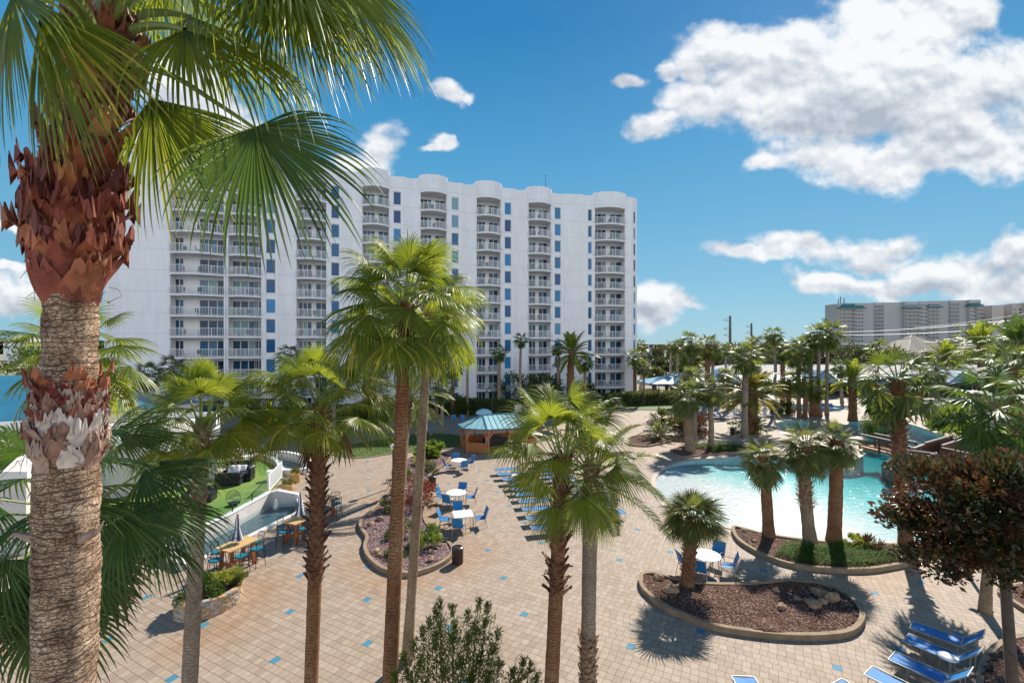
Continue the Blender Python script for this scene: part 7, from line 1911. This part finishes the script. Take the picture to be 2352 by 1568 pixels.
# far condominium
M['condo'] = simple('condo_stucco', (.42, .405, .41), (.37, .36, .365), .08, .85)
M['condo2'] = simple('pink_condo_stucco', (.48, .42, .39), (.43, .37, .345), .08, .85)
M['condo_glass'] = simple('condo_glass', (.06, .09, .11), (.03, .045, .06), .6, .15, spec=.7)
M['condo_teal'] = simple('condo_teal_roof', (.06, .20, .20), (.05, .16, .16), .3, .5)
Yc = 358.; X_ = lambda px: xw(px, Yc); Z_ = lambda py: H-(py-HZ)/F*Yc
t = thing('condominium', 'long beige twelve-storey condominium with teal roofs far right on the horizon', 'apartment building', (X_(2090), Yc+10, 0))
wl = MB()
BL = [(1927,1975,0,'balc'),(1975,2000,-1,'win3'),(2000,2023,0,'blank'),(2023,2050,.6,'stair'),(2050,2076,-1,'blank'),(2076,2140,-2,'balc2'),(2140,2163,-1,'blankw'),(2163,2227,-2,'balc2'),(2227,2262,0,'blank'),(2262,2284,-.5,'stair'),(2284,2312,-1,'blank')]
BL = [(1927,1952,0,'balc'),(1952,1968,-1.5,'win3'),(1968,1994,0,'blank'),(1994,2013,.5,'stair'),(2013,2066,-1,'blank'),(2066,2080,-1,'blank'),(2080,2131,-2,'balc'),(2131,2160,-2.6,'pair'),(2160,2212,-2,'balc'),(2212,2252,0,'blank')]
s_ = 1.0
segs = [(1927,1961,0,'balc'),(1961,1981,-1,'win'),(1981,2010,1,'blank'),(2010,2031,.4,'stair'),(2031,2075,1,'blank'),(2075,2109,-1,'balc'),(2109,2128,-1.4,'pair'),(2128,2155,-1,'balc'),(2155,2170,1,'blank'),(2170,2184,1.4,'blank'),(2184,2205,.4,'stair'),(2205,2224,1,'blank'),(2224,2238,-1,'win'),(2238,2251,-.6,'balc')]
wparts = {'balcony': MB(), 'window': MB()}
NFC = 12; fhc = (Z_(702)-Z_(806))/12.2
zt = [Z_(697), Z_(690)]
for (p0, p1, dy, kd) in segs:
    x0, x1 = X_(p0), X_(p1); top = Z_(697-(p0-1927)/325*9)
    wl.box(((x0+x1)/2, Yc+8+dy*1., top/2), (x1-x0, 16, top))
    yf = Yc+dy*1.-.02
    for k in range(14):
        z = top-3.2-k*fhc
        if z < 2: break
        if kd == 'balc':
            n_ = max(3, round((x1-x0)/3.2))
            for q in range(n_):
                xx = x0+(q+.5)*(x1-x0)/n_; wd = (x1-x0)/n_*(.62 if q % 2 else .34)
                m = MB(); wparts['window'].box((xx, yf-.05, z), (wd, .12, fhc*.58))
            wparts['balcony'].box(((x0+x1)/2, yf-.8, z-fhc*.42), (x1-x0+1., 1.7, .32)); wparts['balcony'].box(((x0+x1)/2, yf-1.6, z-fhc*.24), (x1-x0+1., .08, fhc*.2))
        elif kd in ('win', 'stair', 'pair'):
            nn = {'win': 3, 'stair': 3, 'pair': 2}[kd]; w_ = (x1-x0)/nn
            for q in range(nn): wparts['window'].box((x0+(q+.5)*w_, yf-.05, z), (w_*(.82 if kd == 'stair' else .7), .12, fhc*(.75 if kd == 'stair' else .52)))
wl.build('wall', M['condo'], t); tag(wparts['window'].build('window', M['condo_glass'], t), kind='stuff'); tag(wparts['balcony'].build('balcony', M['condo'], t), kind='stuff')
for (p0, p1, py) in ((1925, 1984, 700), (2072, 2111, 700), (2124, 2160, 698), (2218, 2252, 695)):
    x0, x1 = X_(p0), X_(p1); z = Z_(py+2); m = MB(); m.add([(x0, Yc-3.5, z-2), (x1, Yc-3.5, z-2), (x1-4, Yc+1, z+2.2), (x0+4, Yc+1, z+2.2), (x0, Yc+3, z-2), (x1, Yc+3, z-2)], [(0, 1, 2, 3), (1, 5, 2), (0, 3, 4)]); m.build('roof', M['condo_teal'], t)
m = MB()
for px, h_ in ((1937, 4), (1945, 3), (1932, 2)): m.box((X_(px), Yc+3, Z_(695)+h_/2), (.5, .5, h_+2))
m.build('antenna', M['condo_glass'], t)
t = thing('condominium', 'pinkish condominium wing cut by the right edge of the view', 'apartment building', (X_(2330), Yc-20, 0))
wl = MB(); wn_ = MB()
for (p0, p1, py, dy) in ((2251,2266,702,8),(2266,2293,702,-4),(2293,2306,706,6),(2306,2330,700,-6),(2330,2420,697,-10)):
    x0, x1 = X_(p0), X_(p1); top = Z_(py); wl.box(((x0+x1)/2, Yc+8+dy, top/2), (x1-x0, 16, top))
    for k in range(12):
        z = top-4-k*fhc
        for q in range(max(2, round((x1-x0)/4))):
            if p0 == 2266: continue
            n_ = max(2, round((x1-x0)/4)); wn_.box((x0+(q+.5)*(x1-x0)/n_, Yc+dy-.05, z), (1.7, .12, fhc*.5))
wl.build('wall', M['condo2'], t); tag(wn_.build('window', M['condo_glass'], t), kind='stuff')
# far woods and individual trees
rnd = random.Random(9)
def woods(label, y, x0, x1, zlo, zhi, n, size, seed, mt='leaf_tree'):
    r_ = random.Random(seed); m = MB()
    for i in range(n):
        x = r_.uniform(x0, x1); hmax = zlo+(zhi-zlo)*(.5+.5*noise.noise(V((x*.025, seed, 0)))+.18*noise.noise(V((x*.15, seed, 3)))); z = hmax*r_.random()**.6
        p = V((x, y+r_.uniform(-12, 12), z)); d = V((r_.uniform(-1, 1), r_.uniform(-1, 1), r_.uniform(-.5, 1))).normalized(); s = d.cross(V((r_.uniform(-1, 1), r_.uniform(-1, 1), .1))).normalized()*size*.5
        m.add([p-d*size*.5, p+s, p+d*size*.5, p-s], [(0, 1, 2, 3)])
    return tag(m.build('woodland', M[mt]), label, 'woods', kind='stuff')
woods('far tree line along the horizon right of the tower', 420, xw(1440,420), xw(2500,420), 6, 10, 26000, 2.2, 1)
woods('darker band of woods behind the restaurant roofs', 190, xw(1460,190), xw(2500,190), 4, 10, 22000, 1.3, 2)
woods('far tree line along the horizon left of the tower', 600, xw(-200,600), xw(260,600), 8, 16, 5000, 3., 3)
TR = [(1497,822,118,26,'leaf_tree','broad oak left of the pavilion palms'),(1530,838,112,22,'leaf_tree','rounded oak behind the left end of the pavilion'),(1553,845,108,22,'leaf_tree','oak between the first slim palms and the pavilion roof'),(1610,830,118,22,'leaf_tree','oak behind the brown-trunked palm'),(1690,818,150,28,'leaf_tree','dark oak below the shorter utility pole'),(1752,815,150,30,'leaf_tree','dark oak behind the lone slim palm'),(1790,822,140,24,'leaf_tree','dark oak right of the lone slim palm'),(1820,825,130,22,'leaf_tree','oak behind the group near the spa'),(1960,818,140,32,'leaf_tree','oak at the left foot of the far condominium'),(2000,822,130,28,'leaf_tree','oak at the middle foot of the far condominium'),(2060,826,128,30,'leaf_tree','oak left of the pyramid roof'),(2130,832,120,28,'leaf_tree','oak in front of the pyramid roof'),(2210,835,118,30,'leaf_tree','oak right of the small date palm'),(2300,825,118,34,'leaf_tree','oak before the pinkish condominium wing'),(1575,860,98,14,'hedge','yellowish shrubby tree behind the pavilion'),(1505,862,98,16,'hedge','yellowish bushy tree by the tower corner')]
trm = []
for i, (px, py, Y, rp, mt, lab) in enumerate(TR):
    c = AT(px, py, Y); R_ = rp/F*Y*1.25
    leafy_tree(lab, V((c.x, c.y, 0)), V((c.x, c.y, max(c.z, R_*.55))), (R_, R_, R_*.72), 1700, .55, mt, 200+i, 26, .25, 1.7, limbs=6)
tr0 = leafy_tree('dark shade tree at the tower foot left of the date palm', G(1245, 943), G(1245, 943)+V((0, 0, 3.0)), (2.6, 2., 2.), 2400, .35, 'leaf', 230, 20, .12, 1.8, limbs=6)
# flag
t = thing('flagpole', 'flagpole with a red and white striped flag by the tower corner', 'flag', AT(1490, 870, 150)*V((1, 1, 0)))
fp = AT(1490, 790, 150); m = MB(); m.tube([(fp.x, fp.y, 0), (fp.x, fp.y, fp.z)], .09, 6); m.build('pole', M['white_metal'], t)
fr = simple('flag_red', (.5, .03, .04)); fw = simple('flag_white', (.8, .8, .8)); fb = simple('flag_blue', (.02, .03, .2))
for mi_, (mt, rows) in enumerate(((fr, range(0, 13, 2)), (fw, range(1, 13, 2)))):
    m = MB()
    for r_ in rows:
        for k in range(8):
            def fpnt(u_, v_): return V((fp.x+.1+u_*3.2, fp.y+.25*math.sin(u_*7), fp.z-.1-v_*1.9-u_*.9))
            u0 = k/8; 
            if r_ < 7 and u0 < .375: continue
            m.quad(fpnt(u0, r_/13), fpnt(u0+.125, r_/13), fpnt(u0+.125, (r_+1)/13), fpnt(u0, (r_+1)/13))
    m.build('stripes', mt, t)
m = MB()
for k in range(3): m.quad(fpnt(k/8, 0), fpnt(k/8+.125, 0), fpnt(k/8+.125, 7/13), fpnt(k/8, 7/13))
m.build('canton', fb, t)
# utility poles and wires
def util(px, py, Y, label, arms):
    p = AT(px, py, Y); t = thing('utility_pole', label, 'utility pole', V((p.x, p.y, 0)), 0, 'utility poles')
    m = MB(); m.tube([(p.x, p.y, 0), (p.x, p.y, p.z)], [.62, .36], 10); m.build('pole', M['wood_grey_dark'], t)
    for a in arms:
        q = AT(px, a, Y); m = MB(); m.tube([(q.x-.3, q.y, q.z), (q.x-2.4, q.y, q.z+.55)], .09, 5); m.tube([(q.x-.3, q.y, q.z+1.3), (q.x-2.4, q.y, q.z+.55)], .05, 5); m.build('insulator_arm', M['wood_grey_dark'], t)
M['wood_grey_dark'] = simple('pole_grey', (.14, .13, .12), (.09, .085, .08), 1, .8)
util(1677, 725, 170, 'taller grey utility pole against the sky right of the tower', (738, 758, 772)); util(1726, 742, 205, 'shorter grey utility pole right of the taller one', (752, 766, 778))
util(2425, 690, 120, 'utility pole just outside the right edge carrying the wires', (700, 725, 750))
t = thing('power_lines', 'four bright power lines sagging across the far condominium', 'power lines', AT(2000, 800, 150)*V((1, 1, 0)))
for (y0, y1) in ((763, 726), (757+33, 768), (790-20, 745), (712+40, 708), ):
    m = MB(); a = AT(1930 if y0 != 752 else 2100, y0, 190); b = AT(2425, y1, 120)
    pts = [a.lerp(b, k/16)+V((0, 0, -1.2*math.sin(pi*k/16)*.6)) for k in range(17)]; m.tube(pts, .11, 5); m.build('wire', M['wire'] if 'wire' in M else M.setdefault('wire', simple('aluminium_wire', (.75, .72, .7), (.7, .68, .66), 1, .4)), t)
# parked cars by the road beyond the restaurant
def car(px, py, Y, col, label):
    c = AT(px, py, Y); t = thing('parked_car', label, 'car', V((c.x, c.y, 0)), 0, 'parked cars')
    m = MB(); prof = [(-2.2, .35), (-2.2, .85), (-1.4, .95), (-.8, 1.42), (.9, 1.42), (1.5, .98), (2.15, .85), (2.2, .35)]
    vs = [(x, -.85, z) for x, z in prof]+[(x, .85, z) for x, z in prof]; n_ = len(prof)
    m.add(vs, [(i, (i+1) % n_, n_+(i+1) % n_, n_+i) for i in range(n_)]+[tuple(range(n_)), tuple(range(2*n_-1, n_-1, -1))]); m.build('body', simple('car_paint', col, None, 1, .3), t, world=False)
    m = MB(); m.box((.05, 0, 1.18), (1.9, 1.72, .32)); m.build('window', M['door_glass'], t, world=False)
    for i in (-1, 1):
        for j in (-1, 1): m = MB(); m.tube([(i*1.35, j*.7, .33), (i*1.35, j*.88, .33)], .33, 14); m.build('wheel', M['black_metal'], t, world=False)
car(2015, 842, 128, (.7, .7, .7), 'white car parked beyond the restaurant roof'); car(2036, 843, 127, (.5, .03, .05), 'red car parked beyond the restaurant roof'); car(2050, 841, 129, (.62, .62, .64), 'silver car parked beyond the restaurant roof')
# town at the far left
for (px, py, Y, w_, lab, mt) in ((45, 778, 420, 34, 'pale distant building at the far left horizon', 'condo2'), (92, 788, 260, 26, 'distant white building partly hidden by the big trunk', 'white'), (5, 785, 420, 24, 'distant bluish low building at the far left edge', 'condo')):
    c = AT(px, py, Y); t = thing('distant_building', lab, 'building', V((c.x, c.y, 0)), 0, 'distant town buildings')
    m = MB(); m.box((c.x, c.y, c.z/2), (w_, 14, c.z)); m.box((c.x+w_*.2, c.y, c.z+.6), (w_*.3, 8, 1.2)); m.build('wall', M[mt], t)
    m = MB()
    for k in range(6): m = MB(); m.box((c.x-w_*.42+k*w_*.17, c.y-7.02, c.z-2.2), (w_*.09, .1, 1.5)); m.build('window', M['condo_glass'], t)
t = hip_building('house', 'white-walled house with low tan hip roof left of the big trunk', xw(60,95), xw(128,95), 95, 104, 5.2, 7.6, 2.5, 2.4, 'shingle', 'white', trim='white', ov=.6)
m = MB()
for k in range(4): m = MB(); m.box((xw(66, 95)+k*1.4, 94.9, 3.9), (.8, .1, 1.1)); m.build('window', M['door_glass'], t)
leafy_tree('dark green tree behind the low teal-roofed wing', AT(70, 840, 62)*V((1, 1, 0)), AT(75, 842, 62), (3.4, 3, 2.6), 1800, .4, 'leaf', 260, 20, .2, 1.8, limbs=6)
# ---------------------------------------------------------------- people
def person(p, rz, pose, shirt, shorts, label, hat=None, z=0):
    t = thing('person', label, 'person', V((p.x, p.y, z)), rz, 'people by the pools')
    if pose == 'walk': J = dict(pel=(0,0,.95), sp=(0,0,1.2), ch=(0,0,1.38), nk=(0,0,1.5), hd=(0,-.02,1.62), ht=(0,-.02,1.74), ls=(.17,0,1.42), le=(.24,.05,1.15), lh=(.20,-.12,.97), rs=(-.17,0,1.42), re=(-.25,-.02,1.15), rh=(-.2,-.2,1.1), lhip=(.09,0,.92), lk=(.10,-.10,.50), lf=(.10,-.02,.07), lt=(.10,-.20,.03), rhip=(-.09,0,.92), rk=(-.10,.05,.50), rf=(-.10,.20,.08), rt=(-.10,.04,.03))
    elif pose == 'stand': J = dict(pel=(0,0,.98), sp=(0,0,1.22), ch=(0,0,1.42), nk=(0,0,1.54), hd=(0,-.02,1.66), ht=(0,-.02,1.78), ls=(.20,0,1.46), le=(.30,.06,1.20), lh=(.32,-.06,.98), rs=(-.20,0,1.46), re=(-.30,.06,1.20), rh=(-.30,-.06,.98), lhip=(.10,0,.95), lk=(.12,-.01,.51), lf=(.13,.02,.07), lt=(.14,-.16,.03), rhip=(-.10,0,.95), rk=(-.12,-.01,.51), rf=(-.13,.02,.07), rt=(-.14,-.16,.03))
    else: J = dict(pel=(0,0,.12), sp=(0,.05,.36), ch=(0,.03,.55), nk=(0,0,.67), hd=(0,-.05,.79), ht=(0,-.05,.91), ls=(.18,.02,.58), le=(.30,-.10,.36), lh=(.22,-.32,.30), rs=(-.18,.02,.58), re=(-.30,-.10,.36), rh=(-.2,-.32,.28), lhip=(.10,-.02,.12), lk=(.14,-.42,.18), lf=(.14,-.50,-.2), lt=(.14,-.62,-.25), rhip=(-.10,-.02,.12), rk=(-.14,-.42,.18), rf=(-.14,-.48,-.2), rt=(-.14,-.6,-.25))
    E_ = [('pel','sp'),('sp','ch'),('ch','nk'),('nk','hd'),('hd','ht'),('ch','ls'),('ls','le'),('le','lh'),('ch','rs'),('rs','re'),('re','rh'),('pel','lhip'),('lhip','lk'),('lk','lf'),('lf','lt'),('pel','rhip'),('rhip','rk'),('rk','rf'),('rf','rt')]
    Rd = dict(pel=.14, sp=.13, ch=.15, nk=.055, hd=.10, ht=.085, ls=.065, le=.045, lh=.035, rs=.065, re=.045, rh=.035, lhip=.10, lk=.065, lf=.045, lt=.035, rhip=.10, rk=.065, rf=.045, rt=.035)
    ks = list(J); me = bpy.data.meshes.new('body'); me.from_pydata([J[k] for k in ks], [(ks.index(a), ks.index(b)) for a, b in E_], [])
    o = bpy.data.objects.new('body', me); COL.objects.link(o); o.parent = t
    md = o.modifiers.new('Skin', 'SKIN'); sv = me.skin_vertices[0].data
    for i, k in enumerate(ks): sv[i].radius = (Rd[k], Rd[k]*(.8 if k in ('ch', 'sp', 'pel') else 1)); sv[i].use_root = (k == 'pel')
    o.modifiers.new('Sub', 'SUBSURF').levels = 1; o.modifiers['Sub'].render_levels = 2
    me.materials.append(M['skin'])
    if shirt:
        m = MB(); P3 = [V(J['pel']), V(J['sp']), V(J['ch']), V(J['nk'])]; m.tube([P3[0], P3[1], P3[2], P3[3]], [.175, .165, .185, .075], 14)
        for s in ('l', 'r'): m.tube([V(J['ch']), V(J[s+'s']), V(J[s+'s']).lerp(V(J[s+'e']), .7)], [.09, .085, .075], 10)
        m.build('shirt', simple('shirt_cloth', *shirt, 30, .8), t, smooth=True, world=False)
    m = MB(); m.tube([V(J['pel'])+V((0, 0, .08)), V(J['pel'])-V((0, 0, .06))], [.17, .165], 14)
    for s in ('l', 'r'): m.tube([V(J[s+'hip'])+V((0, 0, .02)), V(J[s+'hip']).lerp(V(J[s+'k']), .75)], [.115, .105], 12)
    m.build('shorts', simple('shorts_cloth', shorts, None, 20, .8), t, smooth=True, world=False)
    h = V(J['hd']); m = MB(); m.lathe([(.105, .0), (.115, .05), (.10, .11), (.05, .15), (.01, .155)], h+V((0, .015, .0)), 12)
    if hat: m.lathe([(.2, .06), (.2, .075), (.1, .08)], h, 14)
    m.build('hat' if hat else 'hair', simple('hat_cloth', hat, None) if hat else M['hair'], t, smooth=True, world=False)
    m = MB(); m.box((h.x, h.y-.105, h.z+.02), (.03, .03, .045)); m.build('nose', M['skin'], t, world=False)
person(G(1757, 962), rad(-25), 'walk', ((.25, .26, .12), (.6, .55, .45)), (.72, .68, .62), 'woman in patterned top and white skirt with red cap walking on the far pool deck', hat=(.35, .05, .06))
person(G(1823, 958), rad(170), 'stand', ((.30, .36, .26), (.26, .31, .22)), (.5, .05, .06), 'man in grey-green shirt and red shorts standing with his back turned')
person(G(1780, 975), rad(-95), 'sit', None, (.03, .03, .05), 'bare-chested bather sitting in the round spa at its left rim', z=-.25)
person(G(1996, 948), rad(20), 'stand', ((.6, .25, .2), (.55, .2, .18)), (.7, .66, .62), 'person in a reddish top standing beside the date palm at the restaurant front')
